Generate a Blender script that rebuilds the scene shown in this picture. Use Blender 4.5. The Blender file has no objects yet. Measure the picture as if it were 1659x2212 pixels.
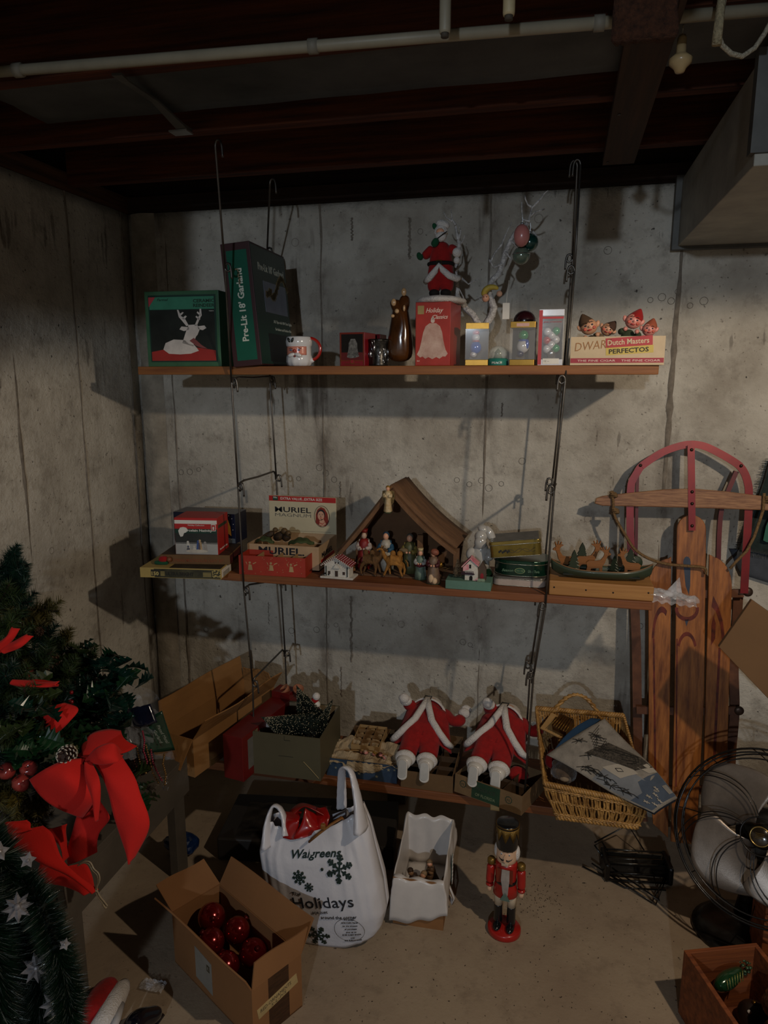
import bpy, math, random
from mathutils import Matrix, Vector, Euler, noise
PI = math.pi
sc = bpy.context.scene
C = sc.collection
V = Vector
# ---------------- camera ----------------
W, H, FPX = 1659.0, 2212.0, 1534.0
PITCH, YAW = math.radians(10.9), math.radians(13.35)
CAM = V((0.0, -2.6, 1.65))
FW = V((-math.sin(YAW)*math.cos(PITCH), math.cos(YAW)*math.cos(PITCH), -math.sin(PITCH)))
RT = V((math.cos(YAW), math.sin(YAW), 0)); UP = RT.cross(FW)
cd = bpy.data.cameras.new('camera'); cam = bpy.data.objects.new('camera', cd); C.objects.link(cam)
cam.matrix_world = Matrix((( RT.x, UP.x, -FW.x, CAM.x), (RT.y, UP.y, -FW.y, CAM.y), (RT.z, UP.z, -FW.z, CAM.z), (0,0,0,1)))
cd.sensor_fit = 'VERTICAL'; cd.sensor_height = 36; cd.lens = 36*FPX/H; cd.clip_start = .05
sc.camera = cam
# ---------------- world, lamps, exposure ----------------
sc.view_settings.view_transform = 'Standard'; sc.view_settings.look = 'None'
sc.view_settings.gamma = 1; sc.view_settings.exposure = 0.0
wd = bpy.data.worlds.new('world'); sc.world = wd; wd.use_nodes = True
wd.node_tree.nodes['Background'].inputs[0].default_value = (.55, .62, .75, 1)
wd.node_tree.nodes['Background'].inputs[1].default_value = 0.0
def lamp(name, kind, loc, energy, col, size, target=None, spot=None, blend=.2):
    l = bpy.data.lights.new(name, kind); l.energy = energy; l.color = col
    l.shadow_soft_size = size
    if kind == 'SPOT': l.spot_size = math.radians(spot); l.spot_blend = blend
    o = bpy.data.objects.new(name, l); C.objects.link(o); o.location = loc
    if target is not None:
        o.rotation_euler = (V(target)-V(loc)).to_track_quat('-Z', 'Y').to_euler()
    return o
lamp('warm_bulb', 'SPOT', (.86, -1.76, 2.06), 54, (1, .83, .64), .022, (.80, -1.60, 0), 163, .10)
lamp('cool_bulb', 'SPOT', (0.0, -6.2, 2.23), 196, (.76, .87, 1.0), .05, (0.0, -5.9, 0), 172, .10)
# ---------------- helpers ----------------
def ray(px, py): return FW + RT*((px-W/2)/FPX) - UP*((py-H/2)/FPX)
def at(px, py, Y): r = ray(px, py); return CAM + r*((Y-CAM.y)/r.y)
def az(px, py, z): r = ray(px, py); return CAM + r*((z-CAM.z)/r.z)
def ax(px, py, x): r = ray(px, py); return CAM + r*((x-CAM.x)/r.x)
def lin(h):
    if isinstance(h, str):
        h = h.lstrip('#'); h = [int(h[i:i+2], 16)/255 for i in (0, 2, 4)]
        return tuple(c/12.92 if c <= .04045 else ((c+.055)/1.055)**2.4 for c in h)
    return tuple(h)
_mc = {}
def mat(name, col, rough=.6, metal=0, var=.12, scale=18, bump=0, bscale=60, coat=0, trans=0, sheen=0, emit=0, col2=None, stretch=None, alpha=1, ior=1.45, contrast=1.0, sss=0, emc=None):
    if name in _mc: return _mc[name]
    m = bpy.data.materials.new(name); m.use_nodes = True; nt = m.node_tree; b = nt.nodes['Principled BSDF']
    c = lin(col); c2 = lin(col2) if col2 else tuple(max(0, x*(1-var*2.2)) for x in c)
    I = b.inputs
    I['Roughness'].default_value = rough; I['Metallic'].default_value = metal
    I['Coat Weight'].default_value = coat; I['Coat Roughness'].default_value = .15
    I['Transmission Weight'].default_value = trans; I['Alpha'].default_value = alpha; I['IOR'].default_value = ior
    I['Sheen Weight'].default_value = sheen
    if sss: I['Subsurface Weight'].default_value = sss; I['Subsurface Scale'].default_value = .01
    if emit: I['Emission Strength'].default_value = emit; I['Emission Color'].default_value = (*(lin(emc) if emc else c), 1)
    if var > 0 or col2 or bump:
        tc = nt.nodes.new('ShaderNodeTexCoord'); mp = nt.nodes.new('ShaderNodeMapping')
        nt.links.new(tc.outputs['Object'], mp.inputs[0])
        if stretch: mp.inputs['Scale'].default_value = stretch
    if var > 0 or col2:
        n = nt.nodes.new('ShaderNodeTexNoise'); n.inputs['Scale'].default_value = scale; n.inputs['Detail'].default_value = 5; n.inputs['Roughness'].default_value = .65
        nt.links.new(mp.outputs[0], n.inputs['Vector'])
        r = nt.nodes.new('ShaderNodeValToRGB'); k = .22/contrast
        r.color_ramp.elements[0].position = .5-k; r.color_ramp.elements[1].position = .5+k
        r.color_ramp.elements[0].color = (*c2, 1); r.color_ramp.elements[1].color = (*c, 1)
        nt.links.new(n.outputs['Fac'], r.inputs[0]); nt.links.new(r.outputs[0], I['Base Color'])
    else: I['Base Color'].default_value = (*c, 1)
    if bump:
        n2 = nt.nodes.new('ShaderNodeTexNoise'); n2.inputs['Scale'].default_value = bscale; n2.inputs['Detail'].default_value = 4
        nt.links.new(mp.outputs[0], n2.inputs['Vector'])
        bp = nt.nodes.new('ShaderNodeBump'); bp.inputs['Strength'].default_value = bump; bp.inputs['Distance'].default_value = .004
        nt.links.new(n2.outputs['Fac'], bp.inputs['Height']); nt.links.new(bp.outputs[0], I['Normal'])
    _mc[name] = m; return m
def wood(name, c1, c2, axis='x', rough=.55, scale=1.0, bump=.15):
    s = {'x': (1.2, 26, 26), 'y': (26, 1.2, 26), 'z': (26, 26, 1.2)}[axis]
    return mat(name, c1, rough, col2=c2, scale=2.2*scale, stretch=s, bump=bump, bscale=6, contrast=1.2)
class M:
    def __init__(s): s.v = []; s.f = []; s.i = []
    def add(s, vs, fs, mi=0):
        o = len(s.v); s.v += [V(v) for v in vs]; s.f += [tuple(a+o for a in f) for f in fs]; s.i += [mi]*len(fs); return s
    def xf(s, mtx, start=0):
        for k in range(start, len(s.v)): s.v[k] = mtx @ s.v[k]
        return s
    def box(s, c, d, R=None, mi=0, taper=1.0):
        x, y, z = (a/2 for a in d); vs = []
        for k in range(8):
            t = taper if k & 4 else 1
            p = V(((x if k & 1 else -x)*t, (y if k & 2 else -y)*t, z if k & 4 else -z))
            if R is not None: p = R @ p
            vs.append(p + V(c))
        return s.add(vs, [(0,2,3,1), (4,5,7,6), (0,1,5,4), (2,6,7,3), (0,4,6,2), (1,3,7,5)], mi)
    def tube(s, pts, r, n=8, closed=False, cap=True, mi=0, flat=None, roll=0):
        pts = [V(p) for p in pts]; N = len(pts); rs = r if isinstance(r, (list, tuple)) else [r]*N
        t0 = (pts[1]-pts[0]).normalized(); a = V((0,0,1)) if abs(t0.z) < .9 else V((1,0,0))
        u = t0.cross(a).normalized(); vs = []; fs = []
        for k in range(N):
            if closed: t = pts[(k+1) % N]-pts[k-1]
            else: t = pts[min(k+1, N-1)]-pts[max(k-1, 0)]
            if t.length < 1e-9: t = t0
            t.normalize(); u = (u - t*u.dot(t))
            if u.length < 1e-6: u = t.orthogonal()
            u.normalize(); w = t.cross(u); fa, fb = flat or (1, 1)
            for j in range(n):
                an = 2*PI*j/n + roll; vs.append(pts[k] + u*(math.cos(an)*rs[k]*fa) + w*(math.sin(an)*rs[k]*fb))
        for k in range(N if closed else N-1):
            for j in range(n):
                a0 = k*n+j; a1 = k*n+(j+1) % n; b0 = ((k+1) % N)*n+j; b1 = ((k+1) % N)*n+(j+1) % n
                fs.append((a0, a1, b1, b0))
        if cap and not closed: fs += [tuple(range(n-1, -1, -1)), tuple((N-1)*n+j for j in range(n))]
        return s.add(vs, fs, mi)
    def cyl(s, p0, p1, r0, r1=None, n=14, mi=0): return s.tube([p0, p1], [r0, r0 if r1 is None else r1], n, mi=mi)
    def lathe(s, prof, n=20, c=(0,0,0), sx=1, sy=1, mi=0, fn=None):
        vs = []; fs = []; c = V(c)
        for (r, z) in prof:
            for j in range(n):
                a = 2*PI*j/n; q = r*(fn(a, z) if fn else 1)
                vs.append(c+V((q*math.cos(a)*sx, q*math.sin(a)*sy, z)))
        for k in range(len(prof)-1):
            for j in range(n):
                fs.append((k*n+j, k*n+(j+1) % n, (k+1)*n+(j+1) % n, (k+1)*n+j))
        if prof[0][0] > 1e-5: fs.append(tuple(range(n-1, -1, -1)))
        if prof[-1][0] > 1e-5: fs.append(tuple((len(prof)-1)*n+j for j in range(n)))
        return s.add(vs, fs, mi)
    def ell(s, c, r, n=12, R=None, mi=0):
        if not isinstance(r, (tuple, list)): r = (r, r, r)
        o = len(s.v); h = max(5, n//2+1)
        s.lathe([(math.sin(PI*k/h)*1.0 + 1e-6, -math.cos(PI*k/h)) for k in range(h+1)], n, mi=mi)
        for k in range(o, len(s.v)):
            p = s.v[k]; p = V((p.x*r[0], p.y*r[1], p.z*r[2]))
            if R is not None: p = R @ p
            s.v[k] = p + V(c)
        return s
    def prism(s, poly, t, P=None, mi=0):
        # poly: (x, up) pairs; P: 4x4 placing x->x, up->y, normal->z ; thickness grows along +normal
        n = len(poly); A = sum(poly[i][0]*poly[(i+1) % n][1]-poly[(i+1) % n][0]*poly[i][1] for i in range(n))
        if A < 0: poly = poly[::-1]
        vs = [V((x, y, 0)) for x, y in poly] + [V((x, y, t)) for x, y in poly]
        if P is not None: vs = [P @ v for v in vs]
        fs = [tuple(range(n-1, -1, -1)), tuple(range(n, 2*n))] + [(i, (i+1) % n, n+(i+1) % n, n+i) for i in range(n)]
        return s.add(vs, fs, mi)
    def grid(s, fn, nu, nv, mi=0, cu=False):
        vs = [fn(i/nu, j/nv) for j in range(nv+1) for i in range(nu+1)]; w = nu+1
        return s.add(vs, [(j*w+i, j*w+i+1, (j+1)*w+i+1, (j+1)*w+i) for j in range(nv) for i in range(nu)], mi)
    def mesh(s, name, mats, smooth=False):
        me = bpy.data.meshes.new(name); me.from_pydata([tuple(v) for v in s.v], [], s.f)
        for mm in (mats if isinstance(mats, (list, tuple)) else [mats]): me.materials.append(mm)
        if any(s.i): me.polygons.foreach_set('material_index', s.i)
        if smooth: me.polygons.foreach_set('use_smooth', [True]*len(s.f))
        me.update(); return me
    def build(s, name, mats, parent=None, smooth=False, solid=0, bevel=0, sub=0, label=None, weld=False):
        o = bpy.data.objects.new(name, s.mesh(name, mats, smooth)); C.objects.link(o)
        if parent is not None: o.parent = parent
        if weld: w = o.modifiers.new('w', 'WELD'); w.merge_threshold = 1e-5
        if solid: d = o.modifiers.new('s', 'SOLIDIFY'); d.thickness = solid; d.offset = 0
        if bevel: d = o.modifiers.new('b', 'BEVEL'); d.width = bevel; d.segments = 2; d.limit_method = 'ANGLE'
        if sub: d = o.modifiers.new('u', 'SUBSURF'); d.levels = sub; d.render_levels = sub
        if label: o['label'] = label
        return o
def tag(o, label=None, cat=None, group=None, kind=None):
    if label: o['label'] = label
    if cat: o['category'] = cat
    if group: o['group'] = group
    if kind: o['kind'] = kind
    return o
def thing(name, label, cat, loc=(0,0,0), rz=0, group=None, rot=None, s=1):
    o = bpy.data.objects.new(name, None); C.objects.link(o); o.empty_display_size = .02
    o.location = loc; o.rotation_euler = rot if rot else (0, 0, rz); o.scale = (s, s, s)
    return tag(o, label, cat, group)
def dup(o, parent=None, loc=None, rz=None, label=None, group=None, rot=None):
    kids = list(o.children); c = o.copy(); C.objects.link(c)
    if parent is not None: c.parent = parent
    if loc is not None: c.location = loc
    if rz is not None: c.rotation_euler = (0, 0, rz)
    if rot is not None: c.rotation_euler = rot
    if label: c['label'] = label
    if group: c['group'] = group
    for k in kids: dup(k, c)
    return c
def struct(o): o['kind'] = 'structure'; return o
def R3(x=0, y=0, z=0): return Euler((x, y, z)).to_matrix()
def frame(o, x, up):
    x = V(x).normalized(); up = V(up).normalized(); n = x.cross(up).normalized(); o = V(o)
    return Matrix(((x.x, up.x, n.x, o.x), (x.y, up.y, n.y, o.y), (x.z, up.z, n.z, o.z), (0,0,0,1)))
def off(P, d): return P @ Matrix.Translation((0, 0, d))
LAY = .0005
def dpoly(par, name, m, P, polys, lay=1, label=None):
    q = M()
    for p in (polys if isinstance(polys[0][0], (tuple, list)) else [polys]): q.prism(p, LAY*lay, P)
    return q.build(name, m, par, label=label)
def rect(x0, y0, x1, y1): return [(x0, y0), (x1, y0), (x1, y1), (x0, y1)]
def circ(x, y, r, ry=None, n=20, a0=0, a1=2*PI):
    ry = ry or r; e = 0 if abs(a1-a0-2*PI) < 1e-6 else 1
    return [(x+r*math.cos(a0+(a1-a0)*k/(n-e)), y+ry*math.sin(a0+(a1-a0)*k/(n-e))) for k in range(n)]
_tc = {}
def txt(par, s, m, P, x, y, w=None, h=.01, lay=2, bold=0, shear=0, rot=0, name='lettering', align='l', sx=None):
    """text line whose baseline starts at (x,y) in plane P, cap height h, optional total width w"""
    cu = bpy.data.curves.new('t', 'FONT'); cu.body = s; cu.size = h/.70; cu.extrude = LAY*lay; cu.offset = bold*h; cu.shear = shear; cu.resolution_u = 2
    ob = bpy.data.objects.new('t', cu); C.objects.link(ob)
    dg = bpy.context.evaluated_depsgraph_get(); dg.update(); me = bpy.data.meshes.new_from_object(ob.evaluated_get(dg))
    bpy.data.objects.remove(ob); me.name = name
    xs = [v.co.x for v in me.vertices] or [0]; x0, x1 = min(xs), max(xs); k = (w/(x1-x0)) if w else (sx or 1)
    o0 = x - (w if w else (x1-x0)*k)*(0 if align == 'l' else .5)
    me.transform(P @ Matrix.Translation((x, y, 0)) @ Matrix.Rotation(rot, 4, 'Z') @ Matrix.Translation((o0-x, 0, 0)) @ Matrix.Diagonal((k, 1, 1, 1)) @ Matrix.Translation((-x0, 0, 0)))
    me.materials.clear(); me.materials.append(m)
    o = bpy.data.objects.new(name, me); C.objects.link(o); o.parent = par; return o
def skin(name, m, par, nodes, edges, sub=2, smooth=True, fn=None):
    """one continuous limb/body surface grown over a skeleton: nodes = [(x,y,z,r) or (x,y,z,rx,ry)]"""
    me = bpy.data.meshes.new(name); me.from_pydata([n[:3] for n in nodes], edges, [])
    o = bpy.data.objects.new(name, me); C.objects.link(o)
    o.modifiers.new('k', 'SKIN'); me.skin_vertices or me.attributes
    sv = me.skin_vertices[0].data
    for k, n in enumerate(nodes): sv[k].radius = (n[3]*1.22, (n[4] if len(n) > 4 else n[3])*1.22)
    sv[0].use_root = True
    u = o.modifiers.new('u', 'SUBSURF'); u.levels = sub; u.render_levels = sub
    dg = bpy.context.evaluated_depsgraph_get(); dg.update()
    me2 = bpy.data.meshes.new_from_object(o.evaluated_get(dg)); bpy.data.objects.remove(o)
    me2.name = name; me2.materials.clear(); me2.materials.append(m)
    me2.polygons.foreach_set('use_smooth', [True]*len(me2.polygons))
    if fn:
        for v in me2.vertices: v.co = fn(v.co)
    o = bpy.data.objects.new(name, me2); C.objects.link(o); o.parent = par; return o
def crv(pts, n=6):
    P = [V(p) for p in pts]; o = []
    for i in range(len(P)-1):
        p0, p1, p2, p3 = P[max(i-1, 0)], P[i], P[i+1], P[min(i+2, len(P)-1)]
        for k in range(n): f = k/n; o.append(.5*((2*p1)+(p2-p0)*f+(2*p0-5*p1+4*p2-p3)*f*f+(3*p1-p0-3*p2+p3)*f**3))
    return o+[P[-1]]
def chain(n): return [(i, i+1) for i in range(n-1)]
def nz(p, s=1.0, k=0): return noise.noise(V(p)*s + V((k*7.3, k*3.1, k*1.7)))
# ---------------- concrete ----------------
def concrete(name, base, dark, stain, vertical=True, seams=None, bump=.75):
    m = bpy.data.materials.new(name); m.use_nodes = True; nt = m.node_tree; N = nt.nodes; L = nt.links; b = N['Principled BSDF']
    b.inputs['Roughness'].default_value = .88
    g = N.new('ShaderNodeNewGeometry').outputs['Position']
    def noi(scale, stretch=(1,1,1), det=6, ro=.6, off=(0,0,0)):
        mp = N.new('ShaderNodeMapping'); mp.inputs['Scale'].default_value = stretch; mp.inputs['Location'].default_value = off; L.new(g, mp.inputs[0])
        n = N.new('ShaderNodeTexNoise'); n.inputs['Scale'].default_value = scale; n.inputs['Detail'].default_value = det; n.inputs['Roughness'].default_value = ro
        L.new(mp.outputs[0], n.inputs['Vector']); return n.outputs['Fac']
    def ramp(f, a, bb, c0=0, c1=1):
        r = N.new('ShaderNodeMapRange'); r.inputs[1].default_value = a; r.inputs[2].default_value = bb; r.inputs[3].default_value = c0; r.inputs[4].default_value = c1
        L.new(f, r.inputs[0]); return r.outputs[0]
    def mix(f, a, bb, kind='MIX'):
        x = N.new('ShaderNodeMix'); x.data_type = 'RGBA'; x.blend_type = kind
        if hasattr(f, 'links'): L.new(f, x.inputs[0])
        else: x.inputs[0].default_value = f
        for s, val in ((6, a), (7, bb)):
            if hasattr(val, 'links'): L.new(val, x.inputs[s])
            else: x.inputs[s].default_value = (*lin(val), 1)
        return x.outputs[2]
    def mul(a, bb):
        x = N.new('ShaderNodeMath'); x.operation = 'MULTIPLY'; L.new(a, x.inputs[0])
        if hasattr(bb, 'links'): L.new(bb, x.inputs[1])
        else: x.inputs[1].default_value = bb
        return x.outputs[0]
    c = mix(ramp(noi(2.2), .40, .62), base, stain)
    c = mix(ramp(noi(5.5, off=(4, 4, 2), det=9, ro=.75), .54, .62, 0, .35), c, stain)
    c = mix(ramp(noi(11, det=8, ro=.7), .52, .72, 0, .55), c, dark)
    sp = noi(85, det=3, ro=.5); c = mix(ramp(sp, .66, .72, 0, .7), c, dark)
    pit = noi(46, det=3, ro=.6, off=(5, 2, 1)); c = mix(ramp(pit, .70, .735, 0, .85), c, '#2a2622')
    if vertical:
        st = noi(9, (1, 1, .10), 5, .65, (3, 1, 0)); c = mix(ramp(st, .58, .74, 0, .75), c, stain)
        st2 = mul(noi(14, (1, 1, .06), 4, .6, (9, 4, 0)), noi(1.6, off=(1, 7, 3))); c = mix(ramp(st2, .345, .41, 0, .85), c, dark)
        vo = N.new('ShaderNodeTexVoronoi'); vo.feature = 'F1'; vo.inputs['Scale'].default_value = 7.5; L.new(g, vo.inputs['Vector'])
        ring = N.new('ShaderNodeMath'); ring.operation = 'COMPARE'; L.new(vo.outputs['Distance'], ring.inputs[0]); ring.inputs[1].default_value = .105; ring.inputs[2].default_value = .009
        keep = ramp(noi(2.6, det=1, off=(2, 8, 5)), .56, .58); c = mix(mul(mul(ring.outputs[0], keep), .55), c, dark)
    if seams:
        sx = N.new('ShaderNodeSeparateXYZ'); L.new(g, sx.inputs[0]); rag = noi(7, (1, 1, .35), 6, .7, (2, 0, 6))
        for xi in seams:
            d = N.new('ShaderNodeMath'); d.operation = 'SUBTRACT'; L.new(sx.outputs[0], d.inputs[0]); d.inputs[1].default_value = xi
            a = N.new('ShaderNodeMath'); a.operation = 'ABSOLUTE'; L.new(d.outputs[0], a.inputs[0])
            c = mix(mul(ramp(a.outputs[0], .05, .004), ramp(rag, .50, .62, 0, .8)), c, dark)
        st3 = mul(noi(30, (1, 1, .12), 3, .6, (1, 2, 8)), noi(3.0, off=(6, 1, 2))); c = mix(ramp(st3, .37, .40, 0, .5), c, '#4a4239')
    L.new(c, b.inputs['Base Color'])
    bp = N.new('ShaderNodeBump'); bp.inputs['Strength'].default_value = bump; bp.inputs['Distance'].default_value = .01
    hh = N.new('ShaderNodeMath'); hh.operation = 'ADD'; L.new(noi(38, det=6, ro=.7), hh.inputs[0]); L.new(ramp(pit, .69, .74, 0, -.8), hh.inputs[1])
    L.new(hh.outputs[0], bp.inputs['Height']); L.new(bp.outputs[0], b.inputs['Normal']); return m
WALLM = concrete('wall_concrete', '#c9c3b6', '#665c51', '#9b9386', seams=[at(px_, 1000, 0).x for px_ in (378, 700, 1046, 1443)])
FLOORM = concrete('floor_concrete', '#9c8a73', '#6a5a49', '#8d7a65', False, bump=.22)
WX, WT = -1.63, 2.258                     # left wall plane, top of the poured walls
JOIST = wood('joist_wood', '#64300f', '#2c1006', 'x', .85)
SILLM = wood('sill_wood', '#3a2416', '#1a0f09', 'x', .8)
RX, FY = 4.2, -8.2
struct(M().box(((WX+RX)/2, FY/2, -.05), (RX-WX+.3, -FY+.3, .1)).build('floor', FLOORM))
def wallgrid(name, fn, nu, nv, m): return struct(M().grid(fn, nu, nv).build(name, m, None, True))
def ripple(a, z): return .006*nz((a*2.2, z*1.4, 3), 1)+.0025*nz((a*9, z*5, 1), 1)
wb = struct(M().grid(lambda u, v: V((WX+(RX-WX)*u, ripple(WX+(RX-WX)*u, v*WT), v*WT)), 120, 60).build('wall_back', WALLM, None, True)); wb.modifiers.new('s', 'SOLIDIFY').thickness = .15; wb.modifiers['s'].offset = -1
wl = struct(M().grid(lambda u, v: V((WX+ripple(u*FY+20, v*WT), FY*(1-u), v*WT)), 120, 60).build('wall_left', WALLM, None, True)); wl.modifiers.new('s', 'SOLIDIFY').thickness = .15; wl.modifiers['s'].offset = -1
struct(M().box((RX+.075, FY/2, WT/2), (.15, -FY, WT)).build('wall_right', WALLM))
struct(M().box(((WX+RX)/2, FY-.075, WT/2), (RX-WX, .15, WT)).build('wall_front', WALLM))
# form-board seams: ragged mortar fins standing proud of the poured wall
SEAM = mat('seam_mortar', '#8a8073', .9, var=.25, scale=30, bump=.4)
def seam(par, p0, p1, w, nrm, seed):
    q = M(); n = 60; a, b = V(p0), V(p1); side = (b-a).normalized().cross(V(nrm)); rr = random.Random(seed); pr = []
    for k in range(n+1):
        c = a+(b-a)*k/n+side*.006*nz((k*.22, seed, 0)); ww = w*(.55+.9*abs(nz((k*.6, seed*3.3, 5)))); h = .003+.005*abs(nz((k*.9, seed, 9)))
        pr += [c-side*ww, c-side*ww*.3+V(nrm)*h, c+side*ww*.35+V(nrm)*h*.8, c+side*ww]
    q.add(pr, [(k*4+j, k*4+j+1, k*4+j+5, k*4+j+4) for k in range(n) for j in range(3)]); q.build('seam', SEAM, par, True)
for k, (px, py, w) in enumerate([(378, 900, .006), (700, 1000, .006), (1046, 1000, .007), (1453, 800, .011)]):
    x = at(px, py, 0).x; seam(wb, (x, .001, .0), (x, .001, WT), w, (0, -1, 0), k+1)
for k, (px, py, w) in enumerate([(40, 900, .010), (186, 1000, .005), (296, 1000, .005)]):
    yy = ax(px, py, WX).y; seam(wl, (WX-.001, yy, 0), (WX-.001, yy, WT), w, (1, 0, 0), k+11)
for k, (px, ya_, yb_, w) in enumerate([(758, 1288, 1430, .006), (737, 1440, 1505, .005), (735, 1040, 1075, .004), (1085, 870, 900, .005), (885, 470, 560, .006), (760, 470, 520, .005), (580, 1300, 1350, .004), (620, 700, 760, .004)]):
    a, b = at(px, ya_, 0), at(px, yb_, 0); seam(wb, (a.x, .001, b.z), (a.x, .001, a.z), w, (0, -1, 0), k+31)
RINGM = mat('ring_stain', '#7a7063', .9, var=.2)
for k, (px, py) in enumerate([(392, 1020), (411, 1019), (430, 1014), (704, 1022), (722, 1036), (645, 1034), (690, 1010), (987, 1037), (1014, 1046), (1056, 1054), (1083, 1045), (1040, 1038), (1128, 996), (1405, 648), (1430, 642), (1450, 650), (1491, 660), (1521, 650), (1465, 630), (706, 1352), (684, 1360), (726, 1350), (1382, 1352), (1000, 1386), (1016, 1392), (630, 1362), (445, 1360), (908, 500), (1313, 541), (1290, 760)]):
    p = at(px, py, 0); r = .0105+.002*math.sin(k*2.3); M().tube([(p.x+r*math.cos(a), ripple(p.x, p.z)-.001, p.z+r*math.sin(a)) for a in [2*PI*j/20 for j in range(20)]], .0008, 5, True).build('tie_hole_ring', RINGM, wb, True)
# corner pilaster strip of rougher concrete
struct(M().grid(lambda u, v: V((WX+.01+.10*u, -.002-.012*math.sin(PI*u)-.004*nz((u*3, v*14, 2)), v*WT)), 8, 60).build('trim_1', mat('corner_mortar', '#a89e8d', .95, var=.25, scale=12, bump=.6, bscale=90), None, True))
# ceiling: plank subfloor, joists, sills
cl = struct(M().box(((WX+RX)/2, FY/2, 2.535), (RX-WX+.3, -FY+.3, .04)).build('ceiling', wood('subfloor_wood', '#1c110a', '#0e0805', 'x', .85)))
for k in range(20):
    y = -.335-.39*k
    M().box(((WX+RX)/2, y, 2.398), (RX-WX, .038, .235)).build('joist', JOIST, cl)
struct(M().box(((WX+RX)/2, .07, 2.29), (RX-WX, .14, .06)).build('trim_2', SILLM))
struct(M().box(((WX+RX)/2, .07, 2.42), (RX-WX+.3, .05, .2)).build('trim_3', SILLM))
struct(M().box((WX-.07, FY/2, 2.29), (.14, -FY, .06)).build('trim_4', wood('sill_side', '#6a4429', '#35200f', 'y', .8)))
struct(M().box((WX-.10, FY/2, 2.42), (.05, -FY, .2)).build('trim_5', SILLM))
# ---------------- ducts, pipes, ceiling clutter ----------------
GALV = mat('galvanised', '#a5a196', .55, .15, var=.18, scale=9, bump=.05)
GALV2 = mat('galvanised_dull', '#6d6c68', .6, .55, var=.25, scale=6, bump=.08)
def sheet_duct(name, label, boxes, seams_):
    t = thing(name, label, 'duct', boxes[0][0])
    for c, d in boxes:
        M().box(V(c)-V(boxes[0][0]), d).build('duct_section', GALV, t, bevel=.002)
    for c, d in seams_: M().box(V(c)-V(boxes[0][0]), d).build('seam_flange', GALV2, t)
    return t
a0 = at(1461, 535, -.02)
dx, dz = a0.x, a0.z
sheet_duct('air_duct', 'large grey sheet metal air duct under the joists at the right', [((dx+.36, -.49, (dz+2.26)/2), (.72, .94, 2.26-dz)), ((dx+.40, -1.55, (dz+.07+2.26)/2), (.66, 1.18, 2.26-dz-.07))],
    [((dx+.355, -.035, (dz+2.26)/2), (.745, .03, 2.28-dz)), ((dx+.37, -.955, (dz+.03+2.26)/2), (.76, .03, 2.275-dz-.03))])
sheet_duct('air_duct', 'unseen duct shape added behind the viewer to shade the upper left wall', [((-1.0, -4.3, 2.155), (.5, 2.8, .22))], [((-1.0, -2.88, 2.155), (.53, .03, .24)), ((-1.0, -4.3, 2.155), (.52, .03, .235))])  # added out of view: blocks the cool lamp so the upper left wall darkens
ya, yb = az(800, 95, 2.285).y, az(800, 203, 2.285).y
pan = M().grid(lambda u, v: V((-1.30+1.95*u, ya+(yb-ya)*v, 2.286+.004*nz((u*9, v*3, 0)))), 40, 6).build('sheet_metal_pan', mat('pan_zinc', '#5c5d5c', .6, .3, var=.3, scale=5, bump=.15, bscale=14), None, True, solid=.002)
tag(pan, 'long grey sheet metal panel closing the joist bay beside the white pipe', 'sheet metal')
WHITEP = mat('white_plastic', '#a39b86', .45, var=.1, scale=14)
p0, p1 = az(-40, 158, 2.262), az(1700, 17, 2.262)
t = thing('cable_conduit', 'long thin off-white conduit running across under the joists', 'pipe', p0)
M().tube([(0,0,0), p1-p0], .0105, 10).build('pipe', WHITEP, t, True)
for f in (.055, .46, .80):
    c = (p1-p0)*f; M().tube([c-(p1-p0)*.006, c+(p1-p0)*.006], .0135, 10).build('coupling', mat('coupling', '#8f8a7c', .6), t, True)
for k, (px, py, Y, L_, lb) in enumerate([(961, 72, -1.32, .35, 'longer white plastic pipe stub hanging from the ceiling joists'), (1099, 34, -1.36, .3, 'shorter cream pipe stub hanging beside the longer white stub')]):
    p = at(px, py, Y); t = thing('pipe_stub', lb, 'pipe', p)
    q = M(); q.lathe([(.0085, 0), (.0095, .004), (.0095, 2.4-p.z)], 14); q.build('pipe', WHITEP if k == 0 else mat('cream_plastic', '#c9b78e', .5), t, True)
    M().lathe([(.0065, -.006), (.0068, .001)], 12).build('end_plug', mat('dark_plug', '#4a4238', .7), t, True)
# metal bridging strap
s0, s1 = az(252, 160, 2.262), az(402, 287, 2.262)
t = thing('joist_bridging', 'grey metal cross brace strap between two ceiling joists', 'brace', s1)
q = M(); d = s0-s1; q.tube([(0,0,.005), d*.1+V((0,0,.004)), d*.5+V((0,0,.012)), d*.9, d], [.024, .02, .012, .012, .016], 4, flat=(1, .22), roll=PI/4); q.build('strap', GALV2, t)
M().box((-.008, -.012, -.002), (.05, .035, .004)).build('nail_plate', mat('bright_zinc', '#c6c8c8', .35, .8), t)
# board nailed under joists
b0 = az(1312, 345, 2.262); b1 = b0+V((.03, -1.75, 0))
t = thing('ceiling_board', 'brown wooden board nailed crosswise under the joists', 'board', b0)
q = M(); q.box((b1.x/2-b0.x/2+.006, -.875, 0), (.088, 1.78, .022), R3(0, 0, -.012)); q.build('plank', wood('board_wood', '#432916', '#26150b', 'y', .75), t, bevel=.001)
for yy in (-.02, -.41, -.8): M().lathe([(.0, -.013), (.004, -.013), (.004, -.009)], 8, (.0, yy, 0)).build('nail', mat('nail', '#5a5550', .5, .8), t)
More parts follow.
